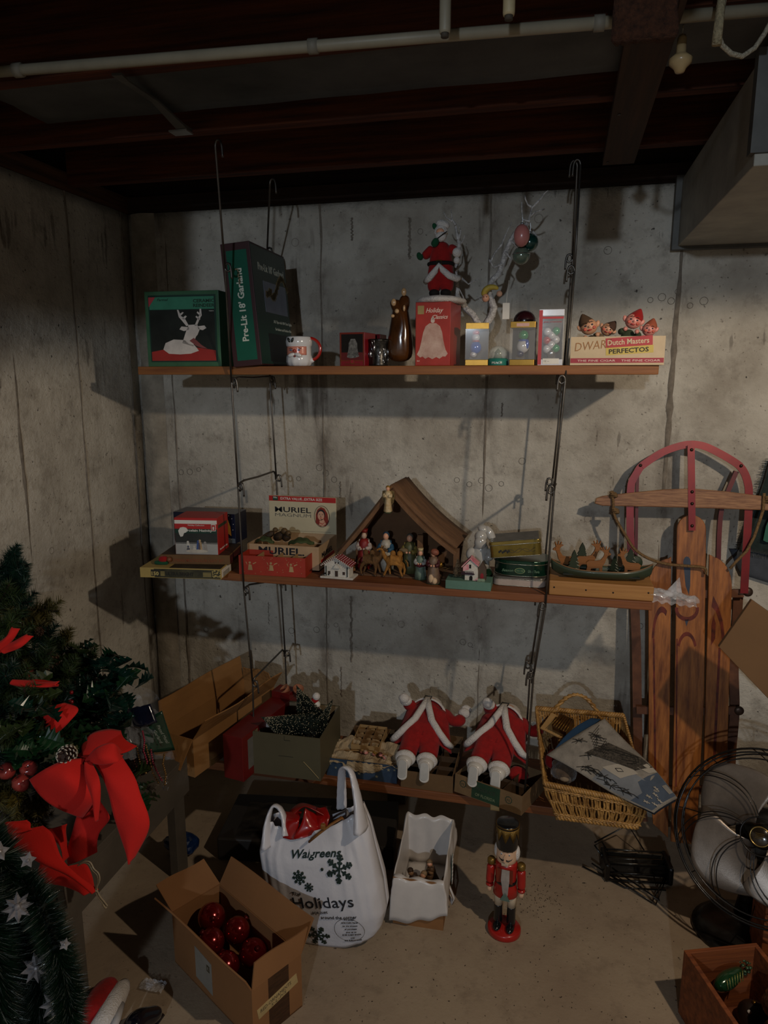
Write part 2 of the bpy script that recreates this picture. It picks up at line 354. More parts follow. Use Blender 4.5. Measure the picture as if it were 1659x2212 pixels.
# carpet pad scrap
c0 = at(1396, 18, -1.42)
q = M(); rr = random.Random(4)
q.grid(lambda u, v: V((-.042+.084*u, 0+.01*nz((u*4, v*3, 1)), -.042+.20*v+.003*nz((u*14, v*9, 4)))), 16, 20)
o = q.build('carpet_scrap', mat('brown_fibre', '#4f2e1b', .98, var=.35, scale=140, bump=1, bscale=220), None, True, solid=.02); o.location = c0
tag(o, 'rough brown fibre carpet scrap hanging at the top edge near the ceiling board', 'carpet scrap')
# pull-chain knob
k0 = at(1468, 158, -1.05)
t = thing('light_pull', 'small cream pull knob hanging on a thin string below the joists', 'light pull', k0)
M().lathe([(0, 0), (.008, .001), (.0115, .008), (.020, .016), (.021, .024), (.014, .03), (.009, .034), (.0085, .058), (.006, .064), (0, .065)], 18).build('knob', mat('cream_knob', '#c7ac7c', .35, coat=.4), t, True)
M().tube([(0,0,.06), (.002,0,.12), (0,0,2.4-k0.z)], .0012, 5).build('string', mat('string', '#b9ab90', .9), t)
# white rope
r0 = at(1552, 92, -1.2)
pts = [at(1568, -60, -1.2), at(1564, 0, -1.2), at(1556, 45, -1.2), at(1553, 78, -1.2), at(1560, 98, -1.19), at(1580, 116, -1.18), at(1603, 122, -1.17), at(1630, 104, -1.16), at(1650, 75, -1.15), at(1675, 30, -1.15), at(1690, -40, -1.15)]
t = thing('hanging_rope', 'looped dirty white rope hanging by the duct at the top right', 'rope', r0)
M().tube([p-r0 for p in pts], .0042, 8).build('cord', mat('rope_white', '#c8bda4', .95, var=.3, scale=200, bump=.8, bscale=260), t, True)
e0 = at(1553, 78, -1.2)-r0
M().tube([e0+V((.001, 0, .10)), e0+V((-.002, -.003, .02)), e0+V((-.003, -.002, -.014))], [.006, .0075, .008], 8).build('whipped_end', mat('rope_white2', '#bfb08c', .95, var=.3, scale=150, bump=.8, bscale=200), t, True)
# ---------------- hanging shelves ----------------
YF, YB = -.49, -.20                        # front and back edge of the boards
SH = []
SHW = wood('shelf_pine', '#94602f', '#6f4020', 'x', .6)
SHW2 = wood('shelf_fir', '#85502a', '#5f341b', 'x', .6)
def board(lab, pl, pr, th, m):
    a, b = at(*pl, YF), at(*pr, YF); z = (a.z+b.z)/2; x0, x1 = a.x, b.x
    q = M(); n = 14
    for j, (y0, y1) in enumerate([(YF, YB)]):
        q.box(((x0+x1)/2, (y0+y1)/2, z-th/2), (x1-x0, y1-y0, th))
    o = q.build('hanging_shelf', m, None, bevel=.0025); tag(o, lab, 'shelf', 'wooden shelf boards hung on steel rods'); SH.append((x0, x1, z, th)); return o
board('topmost hanging wooden shelf board, above the two lower boards', (297, 793), (1424, 787), .026, SHW)
board('middle hanging wooden shelf board, holding the nativity stable', (330, 1238), (1411, 1288), .026, SHW2)
board('lowest hanging wooden shelf board, just above the floor', (418, 1640), (1236, 1752), .03, SHW2)
Z1, Z2, Z3 = SH[0][2], SH[1][2], SH[2][2]
print('shelf z', Z1, Z2, Z3)
STEEL = mat('rod_steel', '#6f6a64', .38, .85, var=.2, scale=30)
def rod(p, q_, lab, hook=1, r=.0032, grp='steel hook rods hanging the shelves'):
    """steel rod with an open hook at its top end and a small eye bend at its foot"""
    p, q_ = V(p), V(q_); t = thing('hook_rod', lab, 'rod', q_, group=grp); a = p-q_; s = hook
    pts = [V((0, 0, 0)), a*.5, a*.985, a+V((0, 0, .0)), a+V((.003*s, -.001, .010)), a+V((.010*s, -.002, .014)), a+V((.017*s, -.002, .008)), a+V((.020*s, -.002, -.008)), a+V((.021*s, -.002, -.030))]
    M().tube(pts[:3]+crv(pts[3:], 3), r, 8).build('rod', STEEL, t, True)
    M().tube(crv([V((0, 0, 0)), V((.004*s, .001, -.006)), V((.012*s, .001, -.008)), V((.017*s, .001, -.001)), V((.015*s, .001, .014))], 3), r, 8).build('foot_hook', STEEL, t, True)
    return t
def hooks(seq, Y, word, hk, top=()):
    ys = list(top)+[Y]*9
    for k in range(len(seq)-1):
        (a, b) = seq[k], seq[k+1]
        rod(at(*a, ys[k]), at(*b, ys[k+1]), word % ['top', 'second', 'third', 'fourth', 'fifth', 'lowest'][k], hk)
hooks([(465, 315), (486, 580), (500, 826), (514, 1052), (527, 1276), (546, 1478), (550, 1660)], YF-.004, '%s rod of the front left hanging chain', 1, (-.712, -.60))
hooks([(583, 397), (577, 545), (583, 822), (597, 1034), (606, 1258), (616, 1412), (622, 1560)], YB+.004, '%s rod of the rear left hanging chain', 1, (-.345, -.20))
hooks([(1254, 356), (1241, 585), (1221, 822), (1197, 1060), (1178, 1312), (1152, 1462), (1131, 1745)], YF-.004, '%s rod of the front right hanging chain', -1, (-.345, -.42))
hooks([(1247, 358), (1237, 560), (1217, 810), (1193, 1042), (1170, 1290), (1146, 1440), (1136, 1600)], YB+.004, '%s rod of the rear right hanging chain', -1, (-.325, -.26))
def crossbar(a, b, ya, yb, lab):
    p, q_ = at(*a, ya), at(*b, yb); t = thing('cross_rod', lab, 'rod', p, group='steel cross rods joining front and rear chains'); d = q_-p
    M().tube([V((0, 0, -.03)), V((0, 0, -.012)), V((.002, .004, 0)), V((.006, .012, .004))+d*.03, d*.5, d*.97+V((0, 0, .002)), d, d+V((.002, .008, -.012)), d+V((.002, .010, -.030))], .0034, 8).build('rod', STEEL, t, True)
crossbar((518, 1042), (592, 1019), YF, YB, 'bent cross rod on the left, between top and middle shelves')
crossbar((547, 1466), (611, 1404), YF, YB, 'bent cross rod on the left, below the middle shelf')
crossbar((1196, 1050), (1193, 1036), YF, YB, 'bent cross rod on the right, between top and middle shelves')
crossbar((1150, 1456), (1147, 1436), YF, YB, 'bent cross rod on the right, below the middle shelf')
crossbar((505, 818), (586, 814), YF, YB, 'bent cross rod on the left under the top shelf')
crossbar((530, 1268), (602, 1250), YF, YB, 'bent cross rod on the left under the middle shelf')
# screw hooks holding the chains to the joists are the rods' own top hooks
# ---------------- shared builders ----------------
WHITE = mat('paper_white', '#dcd8ce', .6, var=.06); BLACK = mat('ink_black', '#15130f', .6, var=0)
RED = mat('print_red', '#b3231f', .45, var=.08); GREEN = mat('print_green', '#0e4a38', .5, var=.08); CREAM = mat('print_cream', '#d8c9a4', .6, var=.06)
GOLD = mat('gold_foil', '#96702f', .34, .85, var=.12, scale=40); GLASS = mat('clear_plastic', '#ffffff', .06, var=0, alpha=.07, coat=.6)
SKINM = mat('painted_skin', '#dda383', .4, var=.05); SILV = mat('silver_foil', '#b9bcc0', .25, .9, var=.1, scale=60)
KRAFT = mat('kraft_board', '#8f6238', .82, var=.10, scale=7, bump=.1, bscale=30); KRAFT2 = mat('kraft_inside', '#9c6f45', .85, var=.08, scale=6)
def faces(w, d, h):
    return {'f': frame((-w/2, -d/2, 0), (1,0,0), (0,0,1)), 'r': frame((w/2, -d/2, 0), (0,1,0), (0,0,1)), 't': frame((-w/2, -d/2, h), (1,0,0), (0,1,0)),
            'l': frame((-w/2, d/2, 0), (0,-1,0), (0,0,1)), 'b': frame((w/2, d/2, 0), (-1,0,0), (0,0,1))}
def carton(name, label, m, x0, x1, ytop, Y, dep, z, rz=0, grp=None, rot=None, cat='box', body='carton', h=None, w=None, bevel=.0012, pyb=None):
    """closed box: x0,x1 = its front edges in the photo, Y its front plane, z what it stands on"""
    pyb = pyb or 788; A, B = at(x0, pyb, Y), at(x1, pyb, Y); w = w or (B.x-A.x)/max(.3, math.cos(rz)); h = h or (at((x0+x1)/2, ytop, Y).z-z)
    c = V(((A.x+B.x)/2, Y, z)); Rm = Matrix.Rotation(rz, 3, 'Z'); c = c+Rm @ V((0, dep/2, 0))
    t = thing(name, label, cat, c, rz, grp, rot=rot)
    M().box((0, 0, h/2), (w, dep, h)).build(body, m, t, bevel=bevel)
    return t, w, h, faces(w, dep, h)
# ---------------- ceramic reindeer box ----------------
GBOX = mat('green_carton', '#3f6b4c', .38, var=.15, scale=12)
t, w, h, F = carton('figurine_box', 'green box printed with a white ceramic reindeer on the top shelf', GBOX, 322, 477, 628, YF+.006, .17, Z1, .03)
P = F['f']
dpoly(t, 'printed_panel', mat('teal_dark', '#1d3f34', .4, var=.2, scale=10), P, rect(.012, .014, w-.010, h-.012))
dpoly(t, 'printed_panel', mat('photo_dark', '#262b26', .35, var=.3, scale=14), P, rect(.016, .036, w-.016, h-.058), 2)
dpoly(t, 'printed_panel', mat('banner_teal', '#3f8a6c', .4, var=.12), P, rect(.016, h-.056, w-.016, h-.018), 2)
dpoly(t, 'printed_panel', mat('floor_red', '#a8312b', .4, var=.12), P, [(.016, .018), (w-.016, .018), (w-.016, .050), (w*.6, .062), (w*.3, .056), (.016, .046)], 3)
dpoly(t, 'ribbon_corner', mat('ribbon_pink', '#c0454c', .4), P, [(.014, h-.018), (.038, h-.018), (.014, h-.048)], 3)
dk = mat('ink_green', '#12301f', .5, var=0)
txt(t, 'CERAMIC', dk, P, w-.086, h-.036, .072, .010, 3, .04); txt(t, 'REINDEER', dk, P, w-.086, h-.050, .072, .010, 3, .04); txt(t, 'Farmel', dk, P, .044, h-.030, .038, .008, 3, .02, .3)
txt(t, 'T8894', WHITE, P, w-.034, h-.064, .016, .003, 3)
RD = mat('reindeer_white', '#e0d6cc', .4, var=.12, scale=30)
cx = w*.5
polys = [[(.045, .048), (.052, .066), (.075, .076), (.105, .074), (.115, .064), (.13, .060), (.138, .050), (.142, .044), (.12, .036), (.09, .034), (.06, .036)],
 [(.098, .066), (.106, .088), (.112, .104), (.118, .116), (.140, .117), (.147, .104), (.140, .088), (.136, .084), (.130, .070), (.128, .056)],
 [(.118, .110), (.098, .112), (.092, .104), (.104, .099), (.119, .103)], [(.142, .112), (.160, .114), (.165, .107), (.155, .101), (.143, .104)],
 [(.118, .114), (.108, .134), (.098, .141), (.092, .158), (.088, .158), (.092, .138), (.100, .128), (.111, .113)], [(.106, .130), (.114, .140), (.110, .142), (.100, .134)], [(.098, .142), (.106, .150), (.103, .152), (.094, .146)],
 [(.140, .114), (.149, .134), (.154, .142), (.153, .160), (.149, .160), (.148, .144), (.142, .132), (.133, .113)], [(.150, .132), (.140, .141), (.137, .138), (.146, .128)], [(.152, .145), (.143, .153), (.141, .149), (.150, .140)]]
dpoly(t, 'printed_reindeer', RD, P, [[(x*w/.2, y*h/.21) for x, y in p] for p in polys], 4)
dpoly(t, 'printed_bow', mat('bow_print', '#8c4a47', .5), P, [[(.118*w/.2, .072*h/.21), (.130*w/.2, .08*h/.21), (.150*w/.2, .060*h/.21), (.165*w/.2, .050*h/.21), (.150*w/.2, .052*h/.21), (.135*w/.2, .058*h/.21)]], 5)
# ---------------- garland box ----------------
A, B = at(566, 790, -.515), at(636, 790, -.215)
an = math.atan2(B.y-A.y, B.x-A.x); L_ = (B-A).length; sw = .094; hh = .365
t = thing('garland_box', 'tall dark green garland box standing tilted on the top shelf', 'box', V((A.x, A.y, Z1+.004)), rot=(0, math.radians(-4.6), 0))
Rz = Matrix.Rotation(an-PI/2, 4, 'Z')          # local y runs along the wide front face
GB = mat('garland_green', '#12382c', .35, var=.12, scale=10, coat=.2); MAR = mat('maroon_edge', '#3a1a1c', .45, var=.1)
q = M(); q.box((-sw/2, L_/2, hh/2), (sw, L_, hh)); q.xf(Rz); q.build('carton', MAR, t, bevel=.0015)
PF = Rz @ frame((0, 0, 0), (0, 1, 0), (0, 0, 1)); PS = Rz @ frame((-sw, 0, 0), (1, 0, 0), (0, 0, 1))
dpoly(t, 'printed_panel', GB, PF, rect(.004, .004, L_-.004, hh-.006)); dpoly(t, 'printed_panel', mat('spine_green', '#0f5a45', .35, var=.08), PS, rect(.016, .018, sw-.012, hh-.022))
CW = mat('ink_cream', '#cfd3c4', .5, var=0)
PSr = PS @ Matrix.Translation((sw*.64, .075, 0)) @ Matrix.Rotation(PI/2, 4, 'Z')
txt(t, "Pre-Lit 18' Garland", CW, PSr, 0, 0, .215, .020, 2, .035)
txt(t, "Pre-Lit 18' Garland", CW, PF, .05, hh-.075, L_-.075, .022, 2, .02)
dpoly(t, 'printed_picture', mat('pic_blue', '#8e97ac', .4, var=.15, scale=8), PF, rect(.08, .165, L_-.02, hh-.105), 2)
rr = random.Random(3); q = M()
for k in range(90):
    u = k/90; x = .10+.20*u; y = .25-.035*math.sin(u*PI*2)+(.02 if u < .2 else 0)-(.05*(1-u*5) if u < .2 else 0)
    a = rr.uniform(0, 2*PI); r = rr.uniform(.008, .016); q.prism([(x+r*math.cos(a), y+r*math.sin(a)), (x+r*math.cos(a+2.2), y+r*math.sin(a+2.2)), (x+r*math.cos(a+4), y+r*math.sin(a+4))], LAY*3, PF)
q.build('printed_garland', mat('pic_tan', '#8a774a', .5, var=.2, scale=50), t)
txt(t, '312 Tips with 100 Clear Lights', CW, PF, .14, .135, .17, .009, 2); txt(t, 'For Indoor and Outdoor Use', CW, PF, .15, .112, .15, .009, 2)
dpoly(t, 'printed_picture', mat('pic_black', '#0c1410', .3, var=.3, scale=30), PF, rect(.08, .012, L_-.02, .10), 2)
# ---------------- santa mug ----------------
c = at(647, 790, YF+.055); t = thing('santa_mug', 'white ceramic mug shaped as a bearded face with red handle', 'mug', (c.x, c.y, Z1))
GLZ = mat('glaze_white', '#d9d9da', .12, var=.03, coat=1)
lob = lambda a, z: 1+(.035*math.cos(a*11) if z < .028 else (.012*math.cos(a*6+1) if z > .062 else 0))
M().lathe([(.030, 0), (.037, .003), (.041, .014), (.041, .028), (.0385, .034), (.0385, .060), (.0415, .064), (.0425, .076), (.0395, .088), (.037, .091), (.035, .089), (.0345, .01), (.0, .008)], 44, fn=lob).build('cup', GLZ, t, True)
q = M(); q.tube([V((.034+.036*math.cos(a), 0, .052+.034*math.sin(a))) for a in [-1.5+3.1*k/12 for k in range(13)]], [.005]*13, 10); q.build('handle', mat('glaze_red', '#a02018', .12, coat=1, var=.03), t, True)
M().ell((.040, 0, .018), (.010, .007, .008)).build('handle_trim', GLZ, t, True)
f = M(); f.grid(lambda u, v: V((.0392*math.sin((u-.5)*1.9), -.0392*math.cos((u-.5)*1.9), .034+.026*v)), 14, 5)
f.build('face_patch', mat('glaze_pink', '#d98c78', .2, coat=.8, var=.1, scale=60), t, True, solid=.002)
M().ell((0, -.042, .046), (.006, .006, .0055)).build('nose', mat('nose_red', '#a3372c', .2, coat=.8), t, True)
for s in (-1, 1):
    M().ell((s*.013, -.0385, .049), (.005, .0025, .0022), 10).build('eye', mat('eye_blue', '#2c5c8c', .2), t, True)
    M().tube([(s*.020, -.035, .053), (s*.014, -.038, .055), (s*.007, -.0395, .053)], .0009, 6).build('eyebrow', BLACK, t)
    M().ell((s*.011, -.041, .034), (.013, .006, .006), 10, R3(0, s*.3, 0)).build('moustache', GLZ, t, True)
    M().ell((s*.006-.012, -.0425, .079), (.004, .002, .008), 8, R3(0, s*.4, 0)).build('holly_leaf', mat('leaf_ink', '#141a12', .3), t, True)
M().ell((0, -.0425, .030), (.004, .002, .003), 8).build('mouth', mat('mouth_dark', '#7c2d2a', .4), t, True)
# ---------------- small red ornament box, red lid behind, silver cup ----------------
t, w, h, F = carton('ornament_box', 'small red box with a silver bell picture on the top shelf', mat('ornbox_red', '#7d1620', .3, var=.08, coat=.3), 733, 789, 718, YF+.01, .09, Z1, -.12)
P = F['f']; dpoly(t, 'printed_panel', mat('photo_black', '#191512', .3, var=.25, scale=20), P, rect(.006, .018, w-.006, h-.005)); dpoly(t, 'printed_floor', mat('floor_red2', '#5c1616', .4), P, rect(.006, .018, w-.006, .040), 2)
SG = mat('print_silver', '#8b8a86', .4, .3, var=.4, scale=120)
dpoly(t, 'printed_bell', SG, P, [[(w*.30, .026), (w*.36, .05), (w*.38, .068), (w*.46, .080), (w*.62, .080), (w*.70, .068), (w*.72, .048), (w*.78, .028), (w*.62, .024), (w*.42, .023)]], 3)
dpoly(t, 'gold_line', GOLD, P, [rect(.003, .015, w*.38, .0162), rect(w*.62, .015, w-.003, .0162), rect(.003, .003, .004, h-.003), rect(w-.004, .003, w-.003, h-.003), rect(.003, h-.0035, w-.003, h-.0025)], 2)
dpoly(t, 'round_emblem', GOLD, P, [circ(w/2, .013, .007, n=16)], 1); dpoly(t, 'round_emblem', mat('ornbox_red2', '#8d1c26', .4), P, circ(w/2, .013, .0055, n=16), 2)
txt(t, 'ornament collection', GOLD, P, w*.2, .005, w*.6, .0024, 2)
carton('gift_box', 'flat red box behind the silver filigree cup on the top shelf', mat('ornbox_red', '#7d1620'), 782, 822, 722, -.36, .06, Z1, -.1)
c = at(819, 790, YF+.045); t = thing('candle_cup', 'small dark silver filigree cup beside the small red box', 'cup', (c.x, c.y, Z1))
q = M(); q.lathe([(.026, 0), (.028, .003), (.026, .008), (.026, .066), (.029, .074), (.030, .080), (.027, .078), (.0235, .066), (.0235, .01), (0, .008)], 28, fn=lambda a, z: 1+.06*math.cos(a*5) if z > .07 else 1); q.build('cup', mat('old_silver', '#55524e', .35, .8, var=.5, scale=90), t, True)
q = M(); rr = random.Random(8)
for k in range(46):
    a = rr.uniform(0, 2*PI); z = rr.uniform(.010, .070); q.tube([V(((.0275)*math.cos(a+u*.35*math.sin(k)), .0275*math.sin(a+u*.35*math.sin(k)), z+.012*math.sin(u*2+k))) for u in (0, .5, 1, 1.5)], .0012, 5)
for k in range(10):
    a = 2*PI*k/10; q.ell((.028*math.cos(a), .028*math.sin(a), .042+.012*math.sin(k*2)), (.004, .004, .010), 8)
q.build('filigree', SILV, t, True)
# ---------------- brown glazed holy family ----------------
c = at(864, 790, YF+.06); t = thing('holy_family_figurine', 'tall brown glazed ceramic family figurine with cream faces', 'figurine', (c.x, c.y, Z1))
BG = mat('brown_glaze', '#5b3416', .14, var=.35, scale=12, coat=1, col2='#2e1a0a'); CG = mat('cream_glaze', '#cba477', .2, coat=.8, var=.08)
skin('robe', BG, t, [(0,0,.008,.036,.028), (0,0,.06,.037,.03), (-.002,0,.12,.034,.028), (-.010,0,.165,.025,.022), (-.014,0,.186,.019,.018), (-.012,-.002,.198,.012,.012), (.012,0,.16,.022,.022), (.014,.002,.192,.017,.016), (.013,0,.210,.010,.010)], [(0,1),(1,2),(2,3),(3,4),(4,5),(2,6),(6,7),(7,8)])
for nm, p, r in (('head', (-.015, -.024, .186), (.008, .005, .011)), ('head', (.014, -.014, .216), (.008, .007, .012)), ('head', (-.004, -.029, .160), (.007, .005, .007)), ('hand', (-.016, -.032, .146), (.006, .004, .005)), ('hand', (.018, -.028, .168), (.004, .004, .009))):
    M().ell(p, r, 12).build(nm, CG, t, True)
# ---------------- bell box ----------------
t, w, h, F = carton('bell_box', 'red box with white glass bell picture under the standing figure', mat('bellbox_red', '#a52a20', .35, var=.08, coat=.3), 896, 972, 652, YF+.008, .13, Z1, -.10)
P = F['f']; dpoly(t, 'printed_panel', mat('bellbox_front', '#b1382c', .35, var=.15, scale=14, coat=.3), P, rect(.002, .002, w-.002, h-.002))
bw = w*.5; k = w/.107
bell = [(-.048, .034), (-.044, .030), (-.038, .025), (-.03, .028), (-.022, .021), (-.012, .026), (0, .020), (.012, .026), (.022, .021), (.032, .028), (.040, .027), (.047, .036), (.040, .048), (.033, .075), (.029, .100), (.022, .118), (.010, .127), (-.010, .127), (-.022, .118), (-.029, .100), (-.034, .075), (-.040, .050)]
dpoly(t, 'printed_bell', mat('bell_print', '#d0b4a4', .4, var=.3, scale=26, col2='#a87f70'), P, [(bw+x*k, y*h/.19) for x, y in bell], 2)
dpoly(t, 'printed_finial', mat('bell_print2', '#d5c1b4', .4), P, [circ(bw, .134*h/.19, .006), [(bw-.006, .138*h/.19), (bw, .150*h/.19), (bw+.006, .138*h/.19)]], 2)
dpoly(t, 'gold_seal', mat('seal_gold', '#c0a368', .4, .4), P, rect(.007, h-.034, .026, h-.010), 2)
IP = mat('ink_pale', '#e3cfc0', .5, var=0)
txt(t, 'Holiday', IP, P, .032, h-.030, .052, .013, 2, .01, .35); txt(t, 'Classics', IP, P, .052, h-.048, .046, .011, 2, .01, .35)
txt(t, 'Bell', IP, P, .006, .012, None, .004, 2)
bell_top = Z1+h; bell_c = t.location.copy()
# ---------------- santa on snow base ----------------
c = at(950, 648, -.435); t = thing('santa_figure', 'plush santa in red coat standing on snowy base on the bell box', 'figurine', (c.x, -.425, bell_top))
PL = mat('plush_red', '#a01412', .95, sheen=.08, var=.18, scale=40, bump=.4, bscale=150); FUR = mat('white_fur', '#ddd6cf', .95, sheen=.1, var=.1, scale=60, bump=1, bscale=220)
GM = mat('green_felt', '#0f4a2c', .95, sheen=.05, var=.1); BK = mat('black_felt', '#14110f', .9, var=.1)
q = M(); q.lathe([(.066, .0), (.074, .006), (.070, .013), (.05, .019), (.02, .021), (0, .021)], 28, fn=lambda a, z: 1+.06*math.sin(a*3)+.03*math.sin(a*7)); q.build('snow_base', FUR, t, True)
skin('body', PL, t, [(0,0,.075,.030,.026), (0,0,.11,.031,.028), (0,0,.15,.028,.024), (0,0,.178,.016,.015), (-.020,0,.052,.019,.019), (.020,0,.052,.019,.019), (-.020,0,.030,.016,.016), (.020,0,.030,.016,.016)], [(0,1),(1,2),(2,3),(0,4),(0,5),(4,6),(5,7)])
skin('sleeve', PL, t, [(-.022,0,.160,.012,.012), (-.043,-.006,.138,.012,.012), (-.052,-.012,.132,.009,.009)], chain(3)); skin('sleeve', PL, t, [(.024,0,.160,.012,.012), (.040,-.012,.148,.012,.012), (.046,-.016,.140,.01,.01)], chain(3))
skin('mitten', GM, t, [(-.050,-.012,.132,.009,.009), (-.062,-.016,.130,.010,.009), (-.066,-.018,.146,.006,.006)], chain(3)); skin('mitten', GM, t, [(-.020,-.022,.160,.009,.009), (-.012,-.032,.168,.010,.009), (-.006,-.036,.180,.006,.006)], chain(3))
for s in (-1, 1): M().ell((s*.017, -.008, .029), (.016, .024, .012), 14).build('boot', BK, t, True)
q = M(); q.tube([V((.035*math.cos(a), .031*math.sin(a), .112)) for a in [2*PI*k/20 for k in range(20)]], .006, 8, True); q.build('belt', BK, t, True)
M().tube([(-.007, -.034, .106), (.007, -.034, .106), (.007, -.034, .118), (-.007, -.034, .118)], .0016, 6, True).build('buckle', GOLD, t)
q = M(); q.tube([(-.044, -.006, .062), (-.030, -.026, .070), (-.010, -.034, .090), (0, -.034, .106), (.010, -.034, .092), (.030, -.028, .075), (.050, -.010, .068), (.056, .006, .074)], [.008, .010, .009, .006, .009, .010, .010, .008], 8); q.build('fur_trim', FUR, t, True)
M().ell((0, -.006, .200), (.021, .019, .022), 16).build('head', FUR, t, True); M().ell((0, -.021, .200), (.012, .008, .009), 12).build('face', SKINM, t, True)
M().ell((.002, -.02, .186), (.017, .014, .015), 12).build('beard', FUR, t, True); M().ell((.004, 0, .222), (.022, .018, .013), 12, R3(0, .3, 0)).build('fur_hat', FUR, t, True)
M().ell((-.018, -.012, .216), (.007, .003, .010), 8, R3(0, -.4, 0)).build('hat_sprig', GM, t, True)
M().tube([(-.006, -.034, .178), (.012, -.036, .190), (.022, -.034, .196)], .0016, 6).build('pipe_stem', BK, t, True)
q = M(); q.ell((.050, -.020, .140), .014); q.ell((.050, -.020, .118), .010); q.build('snowman_toy', FUR, t, True)
# ---------------- white branch tree and what hangs on it ----------------
c = at(1050, 700, -.33); YT = -.33
BR = mat('glitter_white', '#f0ebe6', .7, var=.35, scale=90, bump=1, bscale=300)
t = thing('branch_tree', 'white glittered bare branch decoration behind the boxes on top shelf', 'decoration', (c.x, YT, Z1))
O = V((c.x, YT, Z1)); Pp = lambda px, py, dy=0: at(px, py, YT+dy)-O
def br(name, pts, r0, r1):
    n = len(pts); M().tube([Pp(*p) for p in pts], [1.3*(r0+(r1-r0)*k/(n-1)+.0006*math.sin(k*5)) for k in range(n)], 7).build(name, BR, t, True)
br('trunk', [(1040, 786), (1044, 740), (1050, 700), (1062, 682), (1067, 664), (1060, 645), (1055, 625), (1064, 605), (1078, 592), (1086, 570), (1092, 545), (1103, 520), (1112, 505), (1130, 492), (1142, 480)], .010, .005)
br('trunk', [(1044, 740), (1034, 700), (1022, 680), (1008, 668), (996, 654), (988, 640), (986, 610), (984, 585), (990, 555), (992, 525), (986, 500), (984, 486)], .009, .003)
for pts in ([(1142, 480), (1146, 462), (1150, 448), (1160, 438), (1170, 428), (1176, 418), (1184, 411)], [(1150, 448), (1140, 442), (1135, 430), (1134, 422)], [(1146, 468), (1156, 458), (1166, 455), (1176, 452)], [(1142, 478), (1129, 474), (1127, 452), (1127, 436)], [(1086, 570), (1066, 578), (1060, 566), (1068, 548), (1084, 528), (1096, 498), (1106, 480)],
            [(1060, 566), (1056, 558)], [(1150, 500), (1158, 508), (1166, 514)], [(984, 486), (977, 474), (974, 452)], [(977, 478), (964, 470), (958, 457)], [(990, 520), (996, 500), (990, 484)], [(986, 540), (1000, 520), (1004, 508)], [(996, 600), (1012, 614), (1036, 600)], [(1010, 668), (1000, 640), (990, 620)], [(1092, 545), (1104, 560), (1096, 585)], [(1103, 520), (1130, 545), (1150, 534)], [(984, 585), (998, 570), (1000, 548)], [(1060, 640), (1044, 652), (1030, 640)]):
    br('twig', [(p[0], p[1], .01*math.sin(p[0])) for p in pts], .0032, .0012)
def hang(name, lab, px, py, dy, cat='ornament', grp=None): return thing(name, lab, cat, at(px, py, YT+dy), 0, grp)
def capm(t, z, m=None, top=.02): M().lathe([(.004, z-.001), (.0045, z+.005), (0, z+.006)], 10).build('cap', m or SILV, t, True); M().tube([(0, 0, z+.004), (.002, 0, z+top*.6), (0, 0, z+top)], .0006, 5).build('thread', SILV, t)
t = hang('egg_ornament', 'pink egg ornament hanging on the white branches', 1127, 509, -.035); M().ell((0,0,0), (.0235, .022, .032), 18).build('egg', mat('egg_pink', '#c87e77', .3, coat=.4, var=.06), t, True); capm(t, .031)
t = hang('ball_ornament', 'dark teal ball ornament just behind the pink egg', 1144, 524, .012); M().ell((0,0,0), .026, 18).build('ball', mat('ball_teal', '#17463f', .2, .3, coat=.8), t, True); capm(t, .026, top=.03)
t = hang('ball_ornament', 'pale grey green glass ball ornament below the pink egg', 1126, 552, .0); M().ell((0,0,0), .026, 18).build('ball', mat('ball_pale', '#6f7f6d', .12, .2, coat=1, var=.15), t, True); capm(t, .026, top=.03); q = M(); q.tube([V((.0262*math.cos(a), .0262*math.sin(a), .004)) for a in [2*PI*k/24 for k in range(24)]], .0012, 5, True); q.build('band', SILV, t)
t = hang('moon_ornament', 'yellow crescent shaped figure ornament on the low branches', 1060, 632, -.03)
YM = mat('moon_yellow', '#c9b04a', .6, var=.15, scale=50)
skin('crescent', YM, t, [(-.022,0,-.012,.009,.007), (-.020,0,.004,.013,.009), (-.006,0,.016,.014,.009), (.012,0,.016,.010,.007), (.024,0,.010,.004,.004)], chain(5))
M().ell((-.014, -.008, -.016), (.011, .009, .012)).build('head', SKINM, t, True); M().ell((.026, 0, -.004), (.009, .008, .009)).build('pompom', mat('pom_tan', '#c99f85', .8), t, True)
M().ell((-.019, -.017, -.014), .0015, 6).build('eye', BLACK, t); M().ell((-.010, -.017, -.014), .0015, 6).build('eye', BLACK, t)
t = hang('white_tag', 'white paper tag hanging from a twig above the gold boxes', 1093, 672, -.01, 'tag'); M().box((0, 0, 0), (.021, .002, .048)).build('tag', WHITE, t, bevel=.0006); M().tube([(0, 0, .023), (.003, 0, .06), (.006, 0, .09)], .0006, 5).build('thread', WHITE, t)
t = hang('maroon_ball', 'dark maroon ball ornament half hidden behind the second gold box', 1133, 694, .02); M().ell((0,0,0), (.034, .034, .032), 18).build('ball', mat('ball_maroon', '#2e1015', .25, coat=.6), t, True); M().lathe([(.01, -.031), (.018, -.05), (.020, Z1-t.location.z)], 14).build('stand', mat('ball_maroon'  , '#2e1015'), t, True)
